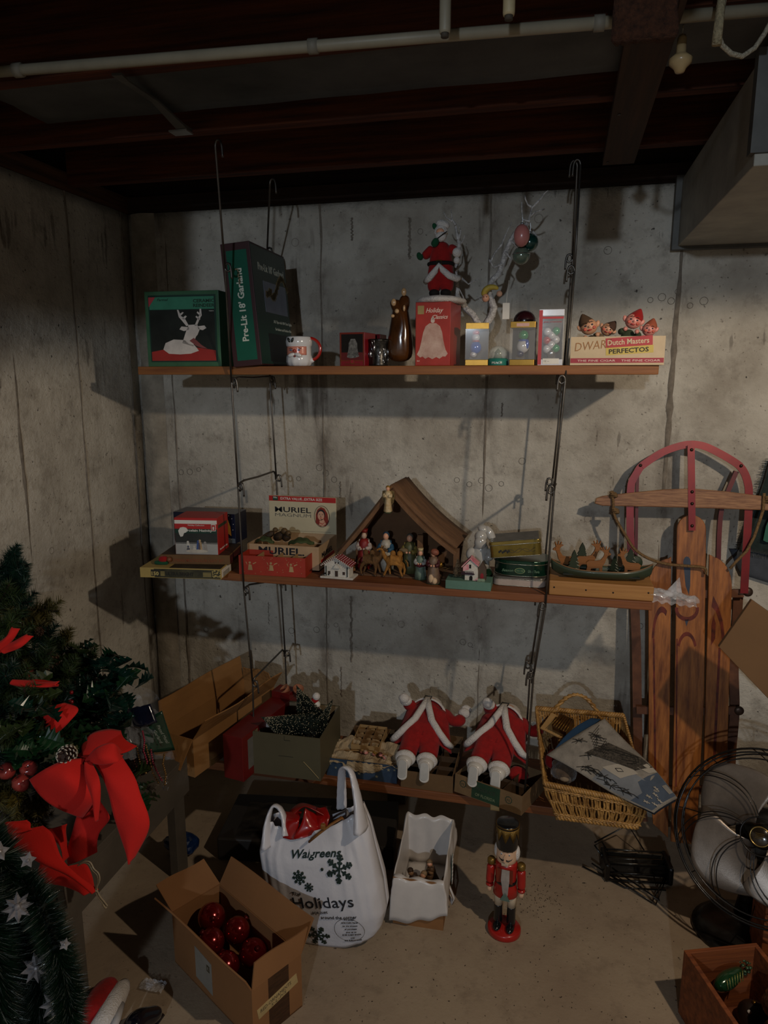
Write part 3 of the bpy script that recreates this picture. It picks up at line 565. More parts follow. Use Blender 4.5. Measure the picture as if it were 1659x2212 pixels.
# ---------------- boxed ornaments ----------------
def window_box(lab, x0, x1, ytop, rz, top_m, kind, Y=YF+.008, dep=.055):
    A, B = at(x0, 788, Y), at(x1, 788, Y); w = (B.x-A.x)/math.cos(rz); h = at((x0+x1)/2, ytop, Y).z-Z1
    t = thing('ornament_pack', lab, 'box', V(((A.x+B.x)/2, Y+dep/2, Z1)), rz, 'boxed glass ornaments on the top shelf'); F = faces(w, dep, h)
    M().box((0, 0, .0085), (w, dep, .017)).build('foil_base', top_m, t, bevel=.001); M().box((0, 0, h-.009), (w, dep, .018)).build('foil_top', top_m, t, bevel=.001)
    q = M()
    for sx in (-1, 1): q.box((sx*w/2, 0, h/2), (.0008, dep, h-.034))
    q.box((0, -dep/2, h/2), (w, .0008, h-.034)); q.build('clear_window', GLASS, t)
    M().box((0, dep/2-.001, h/2), (w-.002, .0015, h-.034)).build('back_card', mat('card_grey', '#55524e', .6, var=.15), t)
    return t, w, h, dep, F
def gs(t, parts):
    for nm, p, r, m in parts: M().ell(p, r, 14).build(nm, m, t, True)
BLUG = mat('glass_blue', '#1d4fb0', .15, .1, coat=1); REDG = mat('glass_red', '#a81a1a', .15, .1, coat=1); WHG = mat('glass_white', '#c9c9cc', .15, .1, coat=1); GRG = mat('glass_green', '#1b8a55', .15, .1, coat=1)
t, w, h, d, F = window_box('gold ended window box holding a blue snowman ornament', 1003, 1052, 697, .08, GOLD, 0)
gs(t, [('snowman_head', (-.004, -.008, .080), .012, WHG), ('snowman_body', (-.004, -.008, .052), (.017, .014, .019), BLUG), ('snowman_foot', (-.010, -.008, .032), (.010, .012, .009), WHG), ('hat', (-.004, -.008, .094), (.011, .01, .008), REDG), ('scarf', (-.004, -.009, .070), (.012, .012, .004), REDG)])
t, w, h, d, F = window_box('gold ended window box holding a green and blue ornament', 1101, 1155, 694, -.06, GOLD, 1)
gs(t, [('bear_head', (0, -.006, .085), .015, GRG), ('bear_body', (0, -.006, .055), (.018, .014, .020), WHG), ('bear_foot', (-.008, -.008, .033), (.012, .012, .010), mat('glass_ink', '#16204a', .15, coat=1)), ('scarf', (0, -.008, .071), (.015, .014, .004), BLUG), ('arm', (.012, -.012, .060), (.006, .006, .014), BLUG)])
dpoly(t, 'gold_label', mat('label_pink', '#d3a79c', .5), F['f'], rect(w*.25, h-.014, w*.75, h-.005), 2)
t, w, h, d, F = window_box('tall clear pack with red label and silver green ornaments', 1160, 1214, 668, .03, mat('pack_white', '#c8c6c8', .35, coat=.3), 2)
dpoly(t, 'red_label', RED, F['f'], [rect(0, .002, .010, h-.002), rect(.010, h-.026, w-.002, h-.020)], 2); dpoly(t, 'price_sticker', WHITE, F['f'], rect(.014, .004, w-.010, .019), 3)
txt(t, 'glass ornaments', RED, F['f'], .013, h-.036, w-.02, .004, 3); txt(t, '12 --', BLACK, F['f'], .018, .010, .014, .004, 4)
for k, (x, z, m) in enumerate([(-.012, .094, WHG), (.012, .096, GRG), (-.013, .070, REDG), (.012, .072, WHG), (-.012, .046, WHG), (.013, .048, GRG), (0, .058, WHG), (0, .084, WHG), (0, .034, SILV)]):
    M().ell((x+.002, -.006, z), .012, 12).build('glass_ball', m, t, True)
c = at(1075, 788, YF+.04); t = thing('snow_globe', 'small glass snow globe with teal base between the gold boxes', 'snow globe', (c.x, c.y, Z1))
TEAL = mat('teal_base', '#2c7a6c', .3, coat=.5); M().lathe([(.030, 0), (.031, .002), (.030, .018), (.026, .021), (0, .021)], 24).build('base', TEAL, t, True)
M().lathe([(.024, .020), (.027, .030), (.026, .042), (.018, .052), (.008, .056), (0, .057)], 24).build('glass_dome', mat('globe_glass', '#e8efe8', .03, var=0, alpha=.28, coat=1), t, True)
q = M(); q.lathe([(.014, .020), (.009, .034), (.010, .038), (0, .050)], 12); q.build('tiny_tree', mat('tiny_green', '#4c5a44', .7, var=.3), t, True); txt(t, 'PEACE', WHITE, frame((-.014, -.0312, .005), (1,0,0), (0,0,1)), 0, 0, .028, .006, 1)
# ---------------- dutch masters box with elves ----------------
A, B = at(1231, 786, YF-.008), at(1434, 780, YF-.008); rz = -.045; w = (B-A).length; d = .13; h = at(1330, 727, YF).z-Z1
c = V(((A.x+B.x)/2, YF-.008, Z1)); t = thing('cigar_box', 'cream and red cigar box without lid at the right end of top shelf', 'box', c+Matrix.Rotation(rz, 3, 'Z') @ V((0, d/2, 0)), rz)
q = M(); q.box((0, -d/2+.002, h/2), (w, .004, h)); q.box((0, d/2-.002, h/2), (w, .004, h)); q.box((-w/2+.002, 0, h/2), (.004, d-.008, h)); q.box((w/2-.002, 0, h/2), (.004, d-.008, h)); q.box((0, 0, .002), (w-.008, d-.008, .004)); q.build('tray', mat('cigar_cream', '#cdb795', .6, var=.08), t)
F = faces(w, d, h); P = F['f']; dpoly(t, 'red_band', mat('band_red', '#a32a35', .5, var=.1), P, rect(.001, .006, w-.001, .019))
txt(t, 'THE FINE CIGAR    THE FINE CIGAR', IP, P, .02, .0095, w-.03, .0055, 2)
lp = P @ Matrix.Translation((w*.385, .026, 0)) @ Matrix.Rotation(.06, 4, 'Z')
dpoly(t, 'red_label', RED, lp, rect(0, .0205, .122, .046), 2); dpoly(t, 'yellow_label', mat('label_yellow', '#cdb458', .55, var=.08), lp, rect(0, 0, .124, .0205), 1)
txt(t, 'Dutch Masters', CREAM, lp, .005, .027, .108, .014, 3, .02); txt(t, 'PERFECTOS', mat('ink_brown', '#2e2517', .6, var=0), lp, .008, .004, .104, .012, 2, .035)
txt(t, 'DWARF', mat('pen_brown', '#9a6a3a', .6, var=0), P, .012, .038, .10, .023, 2, -.01, .2, .10)
bx = t.location.copy()
def elf(lab, px, py, dy, tilt, body, cap, face, s=1.0):
    p = at(px, py, YF+.05+dy); t = thing('elf_doll', lab, 'doll', p, 0, 'elf dolls sitting in the cigar box', rot=(0, tilt, 0), s=s)
    M().ell((0, 0, 0), (.021, .018, .020), 16).build('head', face, t, True)
    skin('body', body, t, [(0, .006, -.020, .008, .008), (0, .006, -.040, .018, .016), (0, .008, -.062, .018, .016)], chain(3))
    for sx in (-1, 1):
        M().ell((sx*.022, .002, .002), (.006, .003, .009), 8, R3(0, sx*.5, 0)).build('ear', face, t, True); M().ell((sx*.008, -.017, .003), (.0028, .0015, .0022), 8).build('eye', mat('eye_dark', '#1e2a3a', .3), t, True)
        M().ell((sx*.011, -.015, -.005), (.005, .003, .004), 8).build('cheek', mat('cheek', '#c8604f', .5), t, True)
        skin('arm', body, t, [(sx*.014, 0, -.030, .007, .007), (sx*.026, -.010, -.036, .007, .007), (sx*.018, -.022, -.028, .006, .006)], chain(3)); M().ell((sx*.015, -.024, -.025), .006, 8).build('hand', face, t, True)
        M().tube([(sx*.012, -.018, .009), (sx*.007, -.0195, .011), (sx*.003, -.019, .009)], .0008, 5).build('eyebrow', mat('brow', '#4c3020', .6), t)
    M().ell((0, -.019, -.001), (.003, .004, .003), 8).build('nose', face, t, True); M().ell((0, -.0175, -.009), (.006, .0015, .0022), 8).build('mouth', mat('lip', '#a3302c', .4), t, True)
    q = M(); q.lathe([(.021, .004), (.021, .010), (.017, .018), (.011, .026), (.004, .034), (0, .036)], 14, (0, .004, 0)); q.xf(Matrix.Shear('XY', 4, (.25*(1 if tilt > 0 else -1), .1))); q.build('cap', cap, t, True)
    return t
F1 = mat('elf_face', '#cf9a78', .45, var=.12, scale=60); F2 = mat('elf_pink', '#d98f82', .4, var=.1, scale=60); TAN = mat('felt_tan', '#6e5a44', .95, var=.15); OLV = mat('felt_olive', '#38422c', .95, var=.15)
elf('elf doll with brown cap and tan body, leftmost in cigar box', 1272, 706, .0, -.25, TAN, mat('cap_brown', '#57402c', .9), F1, 1.12)
elf('elf doll lying back in dark olive, second from left in cigar box', 1312, 712, .02, .5, OLV, mat('cap_dark', '#4a3226', .9), F1, .88)
elf('elf doll in red cap and green, highest in the cigar box', 1368, 694, -.015, .25, OLV, PL, F2, 1.05)
elf('small elf doll with both hands at cheeks, rightmost in cigar box', 1402, 712, .0, .1, PL, mat('cap_orange', '#a2543a', .9), F2, .9)
# ---------------- middle shelf ----------------
def fbox(name, label, m, pA, pB, ytop, dep, z, cat='box', grp=None, body='carton', opened=0, bevel=.0012, rise=0, minset=None):
    """box whose front bottom edge runs between two photo points on the plane z; opened = wall thickness of an open tray"""
    A, B = az(*pA, z), az(*pB, z); rz = math.atan2(B.y-A.y, B.x-A.x); w = (B-A).length
    h = at((pA[0]+pB[0])/2, ytop, (A.y+B.y)/2).z-z
    c = (A+B)/2+Matrix.Rotation(rz, 3, 'Z') @ V((0, dep/2, 0)); c.z = z+rise
    t = thing(name, label, cat, c, rz, grp)
    q = M()
    if opened:
        k = opened; q.box((0, -dep/2+k/2, h/2), (w, k, h)); q.box((0, dep/2-k/2, h/2), (w, k, h)); q.box((-w/2+k/2, 0, h/2), (k, dep-2*k, h)); q.box((w/2-k/2, 0, h/2), (k, dep-2*k, h)); q.box((0, 0, k/2), (w-2*k, dep-2*k, k))
    else: q.box((0, 0, h/2), (w, dep, h))
    q.build(body, m, t, bevel=0 if opened else bevel); return t, w, h, faces(w, dep, h)
YB_ = mat('box_yellow', '#b49a58', .55, var=.1); OLG = mat('print_olive', '#4a4630', .5, var=.35, scale=26)
t, w, h, F = fbox('light_box', 'flat yellow string light box with bold number at the left end', YB_, (303, 1247), (478, 1252), 1228, .22, Z2, grp=None)
P = F['f']; dpoly(t, 'printed_panel', OLG, P, [(.05, .002), (w-.002, .002), (w-.002, h-.003), (.048, h-.003)]); dk2 = mat('ink_olive', '#26231a', .6, var=0); yl = mat('ink_yellow', '#b9a564', .6, var=0)
dpoly(t, 'printed_panel', dk2, P, rect(.038, .006, .066, h-.006), 2); txt(t, '150', yl, P, .040, .009, .024, .012, 3, .05); txt(t, 'ULTRA BRIGHT', dk2, P, .088, .010, .094, .011, 3, .04)
for k in range(4): dpoly(t, 'small_print', yl, P, [rect(.070, .008+.004*k, .084, .0095+.004*k), rect(w*.78, .008+.004*k, w*.88, .0095+.004*k)], 2)
q = M(); rr = random.Random(5)
for k in range(26): x = w*.89+rr.uniform(0, w*.1); y = rr.uniform(.004, h-.006); q.prism([(x, y), (x+.006, y+.002), (x+.001, y+.004)], LAY*3, P)
q.build('printed_sparks', yl, t)
dpoly(t, 'printed_sleeve', mat('print_dkolive', '#3a3526', .5, var=.5, scale=30), F['t'], rect(w*.36, .004, w-.004, .216)); dpoly(t, 'printed_picture', mat('brick_print', '#8a4a33', .5, var=.3), F['t'], rect(w*.52, .06, w*.8, .16), 2)
dpoly(t, 'white_label', WHITE, F['r'], rect(.008, .004, .10, h-.003), 2); txt(t, '|||||||||', BLACK, F['r'], .02, .008, .06, .012, 3)
zL = Z2+h; lp = t.location.copy()
t, w, h, F = fbox('light_box', 'brown flat light set box lying on the yellow light box', mat('box_brown', '#6e4d27', .6, var=.15), (347, 1218), (497, 1220), 1199, .17, zL)
txt(t, '35 STRING MULTICOLOR LIGHT SET', mat('ink_orange', '#7c3f1d', .6, var=0), F['f'], .03, .008, w-.05, .010, 1, .03); txt(t, 'MERRY LIGHTS', mat('ink_rose', '#a04848', .6, var=0), F['r'], .02, .009, .10, .011, 1)
dpoly(t, 'dark_side', mat('box_maroon', '#4a1e1e', .5, var=.1), F['r'], rect(.002, .002, .168, h-.002)); dpoly(t, 'printed_top', mat('box_dkbrown', '#3c2a18', .5, var=.2), F['t'], rect(.003, .003, w-.003, .167))
zM = zL+h
c = az(334, 1222, zL); t = thing('felt_ornament', 'small red and green felt ornament lying on the yellow box', 'ornament', (c.x+.02, c.y+.02, zL))
skin('felt_body', PL, t, [(-.015, 0, .016, .010, .008), (.0, 0, .020, .012, .010), (.016, .004, .016, .008, .008)], chain(3)); skin('felt_base', GM, t, [(-.03, -.004, .006, .006, .006), (-.005, -.004, .007, .008, .006), (.018, .004, .006, .006, .006)], chain(3)); M().ell((.022, .002, .018), .009, 10).build('bead', mat('bead_brown', '#7a4a2c', .5), t, True)
A, B = az(380, 1199, zM), az(473, 1201, zM)
t, w, h, F = fbox('nativity_box', 'small red and white boxed nativity set with one dollar sticker', RED, (380, 1197), (472, 1199), 1119, .115, zM)
P = F['f']; zz = h/.12
dpoly(t, 'printed_panel', mat('nat_grey', '#a9a7a2', .4, var=.1), P, rect(.001, .001, w-.001, .040*zz)); dpoly(t, 'printed_panel', mat('nat_dark', '#32332f', .4, var=.2), P, rect(.001, .035*zz, w-.001, .078*zz), 1); dpoly(t, 'printed_panel', mat('nat_green', '#1c3d30', .4), P, rect(.001, .070*zz, w-.001, .084*zz), 2)
dpoly(t, 'white_band', WHITE, P, rect(.001, h-.020, w-.001, h-.008), 1)
txt(t, 'Holiday Collection', WHITE, P, w*.32, .094*zz, w*.38, .0045, 2); txt(t, 'Porcelain Nativity', WHITE, P, w*.20, .076*zz, w*.68, .0075, 3, .03)
dpoly(t, 'torn_patch', WHITE, P, [[(.016, .066*zz), (.020, .058*zz), (.028, .060*zz), (.032, .070*zz), (.040, .073*zz), (.046, .080*zz), (.040, .088*zz), (.030, .090*zz), (.020, .088*zz), (.013, .078*zz)]], 4)
dpoly(t, 'price_sticker', WHITE, P, rect(w-.020, .078*zz, w-.005, .100*zz), 4); dpoly(t, 'price_sticker', RED, P, rect(w-.0185, .080*zz, w-.0065, .098*zz), 5); txt(t, '1', WHITE, P, w-.0150, .083*zz, .005, .010, 6, .05)
fg = [(.30, .045, '#d8d3c8'), (.30, .030, '#34508a'), (.44, .030, '#d3ccc0'), (.54, .048, '#3c5792'), (.58, .050, '#c9a679'), (.70, .044, '#a9a29a')]
for k, (fx, fh, cc) in enumerate(fg):
    x = w*fx; dpoly(t, 'printed_figure', mat('nf%d' % k, cc, .5, var=.2, scale=60), P, [[(x-.007, .010), (x+.008, .010), (x+.005, fh*zz-.008), (x-.004, fh*zz-.008)], circ(x, fh*zz-.004, .004, n=10)], 3)
dpoly(t, 'printed_manger', mat('nf9', '#cfc6b6', .5, var=.2), P, [circ(w*.5, .012, w*.26, .006)], 4)
dpoly(t, 'side_print', mat('holly_print', '#3a4a2c', .5, var=.4, scale=80), F['r'], rect(.01, .085*zz, .10, .095*zz), 1); txt(t, 'Porcelain Nativity', WHITE, F['r'], .02, .012, .08, .006, 1)
# angel box
NAVY = mat('night_navy', '#131a33', .35, var=.25, scale=12, coat=.3)
A = at(400, 1175, -.345); t = thing('angel_box', 'dark blue box with gold winged angel behind the nativity box', 'box', (at(457, 1175, -.30).x, -.30, zM), .02)
w = at(524, 1175, -.345).x-at(393, 1175, -.345).x; h = at(450, 1108, -.345).z-zM; M().box((0, 0, h/2), (w, .10, h)).build('carton', NAVY, t, bevel=.0015); F = faces(w, .10, h); P = F['f']
dpoly(t, 'printed_hill', mat('hill_grey', '#5a6066', .5, var=.2), P, [(w*.45, .002), (w-.002, .002), (w-.002, .018), (w*.8, .022), (w*.6, .014)])
dpoly(t, 'printed_angel', mat('angel_tan', '#8f6a45', .5, var=.3, scale=40), P, [[(w*.74, .012), (w*.86, .016), (w*.84, .03), (w*.80, .07), (w*.78, .085), (w*.75, .08), (w*.73, .05)], circ(w*.77, .088, .005)], 2)
dpoly(t, 'printed_wing', mat('wing_gold', '#c08a35', .5), P, [(w*.83, .045), (w*.89, .035), (w*.93, .028), (w*.92, .06), (w*.885, .085), (w*.85, .088), (w*.83, .07)], 3)
dpoly(t, 'printed_stars', WHITE, P, [circ(w*x, y, .0012, n=6) for x, y in ((.95, .09), (.96, .05), (.90, .1), (.97, .07), (.6, .095), (.93, .015))], 2)
# ---------------- muriel cigar box ----------------
CG2 = mat('cigar_paper', '#cabf9f', .6, var=.07, scale=9); CG3 = mat('cigar_tray', '#b99a76', .65, var=.1)
A, B = at(535, 1222, -.405), at(688, 1222, -.405); w = (B-A).length; d = .20; hT = at(610, 1178, -.405).z-Z2
t = thing('cigar_box', 'open cigar box with raised cream lid and lady portrait on the middle shelf', 'box', ((A.x+B.x)/2+.002, -.405+d/2, Z2), .0)
q = M(); k = .004; q.box((0, -d/2+k/2, hT/2), (w, k, hT)); q.box((0, d/2-k/2, hT/2), (w, k, hT)); q.box((-w/2+k/2, 0, hT/2), (k, d-2*k, hT)); q.box((w/2-k/2, 0, hT/2), (k, d-2*k, hT)); q.box((0, 0, k/2), (w, d, k)); q.build('tray', CG3, t)
F = faces(w, d, hT); INK = mat('ink_navy', '#16161c', .6, var=0)
txt(t, 'MURIEL.', INK, F['f'], w*.16, hT-.032, w*.64, .024, 1, .03); txt(t, 'MURIEL', INK, F['r'], .03, hT*.50, .12, .016, 1, .03); dpoly(t, 'red_stripe', RED, F['r'], rect(.02, hT*.30, .17, hT*.42), 1)
hl = at(640, 1073, -.405+d).z-(Z2+hT)+.018
lid = thing('lid', None, None); lid.parent = t; lid.location = (0, d/2, hT-.012)
del lid
q = M(); PLd = frame((-w/2+.006, d/2+.001, hT-.016), (1, 0, 0), (0, .03, 1)); lw = w-.002; q.box((0, d/2+.002, hT-.016+hl/2), (w, .004, hl)); ld = q.build('lid', CG2, t, bevel=.001)
for o in list(t.children):
    if o.type == 'EMPTY': bpy.data.objects.remove(o)
PLd = frame((-w/2, d/2, hT-.016), (1, 0, 0), (0, 0, 1))
dpoly(ld, 'red_band', RED, PLd, rect(.001, hl-.020, w-.001, hl-.001)); dpoly(ld, 'green_label', GREEN, PLd, rect(.016, hl-.018, .036, hl-.003), 2); txt(ld, '10c', WHITE, PLd, .019, hl-.010, .014, .006, 3, .03)
txt(ld, 'EXTRA VALUE...EXTRA SIZE', WHITE, PLd, .046, hl-.0145, w*.62, .009, 2, .02)
txt(ld, 'MURIEL', INK, PLd, w*.09, hl*.60, w*.54, .019, 1, .018); txt(ld, 'MAGNUM', mat('ink_grey', '#6e6a60', .6, var=0), PLd, w*.09, hl*.49, w*.54, .012, 1, .0)
dpoly(ld, 'rule_line', INK, PLd, [rect(.004, .022, w-.02, .0226), rect(.012, .0125, w*.9, .0131)], 1); txt(ld, 'a cigar - more than a smoke to your taste', mat('ink_grey', '#6e6a60'), PLd, w*.3, .0145, w*.55, .003, 1)
ox, oy, ow, oh = w*.79, hl*.53, w*.115, hl*.265
VR = mat('veil_red', '#8f2f20', .5, var=.2, scale=80); FC = mat('face_print', '#cf9f83', .5, var=.05)
dpoly(ld, 'portrait_frame', INK, PLd, circ(ox, oy, ow, oh, 30), 1); dpoly(ld, 'portrait', mat('oval_cream', '#c9b795', .5), PLd, circ(ox, oy, ow*.94, oh*.96, 30), 2)
dpoly(ld, 'portrait_veil', VR, PLd, [(ox-ow*.80, oy-oh*.60), (ox-ow*.75, oy+oh*.2), (ox-ow*.55, oy+oh*.62), (ox-ow*.1, oy+oh*.88), (ox+ow*.35, oy+oh*.75), (ox+ow*.72, oy+oh*.3), (ox+ow*.86, oy-oh*.45), (ox+ow*.5, oy-oh*.85), (ox-ow*.2, oy-oh*.92)], 3)
dpoly(ld, 'portrait_hair', INK, PLd, circ(ox-ow*.08, oy+oh*.2, ow*.50, oh*.46, 20), 4)
dpoly(ld, 'portrait_face', FC, PLd, [circ(ox-ow*.1, oy+oh*.08, ow*.42, oh*.42, 20), [(ox-ow*.25, oy-oh*.3), (ox+ow*.2, oy-oh*.2), (ox+ow*.55, oy-oh*.68), (ox+ow*.1, oy-oh*.88), (ox-ow*.35, oy-oh*.78)]], 5)
dpoly(ld, 'portrait_features', INK, PLd, [rect(ox-ow*.34, oy+oh*.16, ox-ow*.16, oy+oh*.19), rect(ox+ow*.02, oy+oh*.16, ox+ow*.2, oy+oh*.19), rect(ox-ow*.34, oy+oh*.24, ox-ow*.14, oy+oh*.255), rect(ox+ow*.0, oy+oh*.24, ox+ow*.22, oy+oh*.255), [(ox-ow*.12, oy+oh*.12), (ox-ow*.16, oy-oh*.02), (ox-ow*.06, oy-oh*.02)]], 6)
dpoly(ld, 'portrait_lips', RED, PLd, circ(ox-ow*.1, oy-oh*.13, ow*.12, oh*.035, 10), 6); dpoly(ld, 'portrait_necklace', RED, PLd, [(ox-ow*.30, oy-oh*.55), (ox+ow*.1, oy-oh*.66), (ox+ow*.42, oy-oh*.45), (ox+ow*.40, oy-oh*.50), (ox+ow*.1, oy-oh*.72), (ox-ow*.32, oy-oh*.60)], 6)
mu = t.location.copy()
OLGR = mat('leaf_olive', '#43512b', .7, var=.25, scale=40, bump=.2); BRP = mat('bird_brown', '#5a4126', .7, var=.45, scale=70, bump=.3)
for k, (x, y, r, lb) in enumerate([(-.085, -.03, .030, 'green cloth leaf lying left in the open cigar box'), (.045, -.02, .040, 'wide green cloth leaf lying right in the open cigar box')]):
    t = thing('cloth_leaf', lb, 'leaf', (mu.x+x, mu.y+y-.02, Z2+hT-.010), .2*k); q = M()
    q.grid(lambda u, v: V(((u-.5)*2*r*1.1, (v-.5)*.9*r*math.sin(PI*max(.03, min(.97, u)))*2, .016*math.sin(PI*u)+.008*math.sin(PI*v)+.002*math.sin(u*20))), 16, 6); q.build('leaf_blade', OLGR, t, True, solid=.003)
    q = M(); q.tube([(-r, 0, .006), (0, 0, .026), (r, 0, .006)], .0012, 5); q.build('leaf_vein', mat('vein', '#2f3a1e', .7), t)
for k, (x, y, a, s, lb) in enumerate([(-.088, .0, .4, .9, 'brown spotted bird figure at the left in the cigar box'), (-.042, -.02, -.5, 1.15, 'larger brown bird figure tilted against the cigar box lid'), (-.012, -.03, -.9, 1.0, 'dark brown bird figure in the middle of the cigar box')]):
    t = thing('bird_figure', lb, 'bird figure', (mu.x+x, mu.y+y, Z2+hT+.002), a, 'brown birds lying in the cigar box', s=s)
    skin('body', BRP, t, [(-.028,0,-.004,.004,.006), (-.012,0,.004,.011,.012), (.006,0,.012,.012,.012), (.018,0,.022,.008,.008)], chain(4)); M().ell((.023, 0, .028), (.011, .010, .010), 12).build('head', mat('bird_head', '#6b5230', .6, var=.3, scale=80), t, True); M().lathe([(.003, 0), (0, .012)], 8).xf(Matrix.Translation((.032, 0, .027)) @ Matrix.Rotation(PI/2, 4, 'Y')).build('beak', mat('beak', '#2a2118', .5), t)
    for sy in (-1, 1): M().ell((-.004, sy*.010, .007), (.016, .004, .008), 10, R3(0, -.3, 0)).build('wing', mat('bird_wing', '#3b2b1a', .7, var=.4, scale=90), t, True)
# ---------------- red divider box ----------------
t, w, h, F = fbox('candy_box', 'red printed open box with dividers in front of the cigar box', mat('candy_red', '#a83320', .55, var=.12), (517, 1240), (660, 1248), 1203, .085, Z2, opened=.0025)
KR = mat('divider_tan', '#a9875a', .8, var=.1)
for x in (-.25, .05, .28): M().box((x*w, 0, h*.5), (.002, .08, h*.86)).build('divider', KR, t)
M().box((0, 0, h*.2), (w-.006, .078, .002)).build('liner', KR, t); rr = random.Random(2)
P = F['f']
for k, (x, y) in enumerate([(.18, .5), (.50, .52), (.80, .5)]):
    cx, cy = w*x, h*y; dpoly(t, 'printed_figure', mat('print_tan', '#bb9a6c', .6, var=.2), P, [[(cx-.010, cy-.016), (cx+.006, cy-.016), (cx+.003, cy+.002), (cx-.007, cy+.004)], circ(cx-.003, cy+.009, .004, n=10), [(cx+.008, cy+.004), (cx+.020, cy+.010), (cx+.018, cy+.012), (cx+.007, cy+.007)], [(cx-.012, cy), (cx-.018, cy+.012), (cx-.014, cy+.010)]], 1)
dpoly(t, 'printed_specks', mat('print_tan'  , '#bb9a6c'), P, [circ(rr.uniform(.005, w-.005), rr.uniform(.004, h-.004), .0012, n=6) for _ in range(26)], 1)
cb = t.location.copy(); cbz = t.rotation_euler.z
for k in range(9):
    x = -.40*w+w*.8*k/8; p = Matrix.Rotation(cbz, 3, 'Z') @ V((x+(.004 if k in (2, 6) else 0), rr.uniform(-.012, .014), 0)); t = thing('wooden_ornament', 'tiny cream wooden ornament, %s from the left in the red divided box' % ['first', 'second', 'third', 'fourth', 'fifth', 'sixth', 'seventh', 'eighth', 'ninth'][k], 'ornament', (cb.x+p.x, cb.y+p.y, Z2+h*.24), rr.uniform(0, 3), 'tiny ornaments in the red divided box', rot=(rr.uniform(-.3, .3), rr.uniform(.9, 1.5), rr.uniform(0, 3)))
    q = M(); q.lathe([(0, 0), (.005, .001), (.006, .006), (.003, .010), (.005, .016), (.004, .022), (0, .024)], 10, (0, 0, -.012)); q.build('body', mat('orn_cream', '#c2a98a', .5, var=.3, scale=80), t, True); M().ell((0, 0, .014), .004, 8).build('head', mat('orn_pink', '#b5705e', .5), t, True)
# ---------------- little white house with red roof ----------------
SNW = mat('house_white', '#cfcabf', .8, var=.12, scale=40, bump=.4, bscale=200); RDR = mat('roof_red', '#8e1f28', .7, var=.15)
p = az(727, 1251, Z2); t = thing('putz_house', 'little white card house with red dotted roof on the middle shelf', 'toy house', (p.x, p.y+.03, Z2), -.03)
M().box((0, 0, .003), (.112, .06, .006)).build('base', SNW, t, bevel=.001)
q = M(); q.prism([(-.042, 0), (.042, 0), (.042, .040), (0, .064), (-.042, .040)], .042, frame((0, .018, .006), (1,0,0), (0,0,1))); q.build('walls', SNW, t)
for s in (-1, 1):
    q = M(); L2 = math.hypot(.052, .030); PR = Matrix.Translation((0, -.006, .073)) @ Matrix.Rotation(s*.515, 4, 'Y'); q.box((s*L2/2, 0, 0), (L2, .058, .003)); q.xf(PR); q.build('roof', RDR, t)
    q = M()
    for k in range(9): q.ell(PR @ V((s*L2*(k+.5)/9, -.030, .0)), .0024, 6)
    for k in range(8):
        for j in range(4): q.ell(PR @ V((s*L2*(k+.5)/8, -.02+.014*j, .002)), .0018, 6)
    q.build('snow_dots', SNW, t, True)
    q = M()
    for k in range(8): q.ell((s*.036, -.026, .010+.0042*k), .0022, 6)
    q.build('vine', mat('vine_dark', '#26302a', .8), t, True)
q = M(); q.prism([(-.010, .030), (.014, .030), (.004, .042), (-.002, .042)], .008, frame((0, -.024, .006), (1,0,0), (0,0,1))); q.build('porch_roof', SNW, t)
DKB = mat('window_brown', '#3a2a20', .6, var=.1); P = frame((0, -.0245, .006), (1,0,0), (0,0,1)); dpoly(t, 'door', DKB, P, rect(-.006, .001, .004, .020)); dpoly(t, 'window', DKB, P, rect(-.030, .008, -.022, .018)); dpoly(t, 'window', DKB, P, rect(.020, .008, .028, .018)); dpoly(t, 'window', DKB, P, rect(-.006, .044, -.002, .050)); dpoly(t, 'window', DKB, P, rect(.004, .044, .008, .050))
q = M(); [q.ell((-.052+.006*k, -.024+.004*(k % 2), .009+.003*(k % 3)), .003, 6) for k in range(6)]; q.build('bush', mat('bush_dark', '#20282a', .8, var=.5, scale=200), t, True)
# ---------------- nativity stable ----------------
BARK = mat('stable_wood', '#7a573a', .85, var=.25, scale=14, bump=.5, bscale=60, stretch=(1, 3, 1)); BK2 = mat('stable_back', '#6b4d34', .9, var=.15)
sx0 = az(730, 1216, Z2); YS0, YS1 = -.42, -.23
t = thing('nativity_stable', 'brown wooden nativity stable with steep curved roof on the middle shelf', 'stable', (at(864, 1200, YS0).x, -.32, Z2))
O = t.location.copy(); S = lambda px, py, Y: at(px, py, Y)-O
apF = S(846, 1052, YS0); lF = S(730, 1192, YS0); rF = S(978, 1184, YS0); rM = S(905, 1118, YS0); bk = .19
def roofstrip(ptsF, th, name, dropz=0, bowed=0):
    q = M(); n = len(ptsF)
    q.grid(lambda u, v: (lambda p: V((p.x+.012*v, p.y+bk*v, p.z+dropz)))(ptsF[int(round(u*(n-1)))]), n-1, 4); return q.build(name, BARK, t, True, solid=th)
def bez(a, b, c, n=10): return [a*(1-k/n)**2+b*2*(k/n)*(1-k/n)+c*(k/n)**2 for k in range(n+1)]
rp = bez(apF+V((0, 0, .004)), rM+V((0, 0, -.012)), rF+V((.012, 0, 0)), 10); roofstrip(rp, .012, 'roof')
lp_ = bez(apF+V((0, 0, .004)), (apF+lF)/2+V((.004, 0, -.004)), lF, 10); roofstrip(lp_, .010, 'roof')
for nm, ps in (('front_beam', rp), ('front_beam', lp_)):
    q = M(); q.tube([p+V((0, -.006, -.014)) for p in ps], .0155, 4, flat=(1.0, .55), roll=PI/4); q.build(nm, BARK, t)
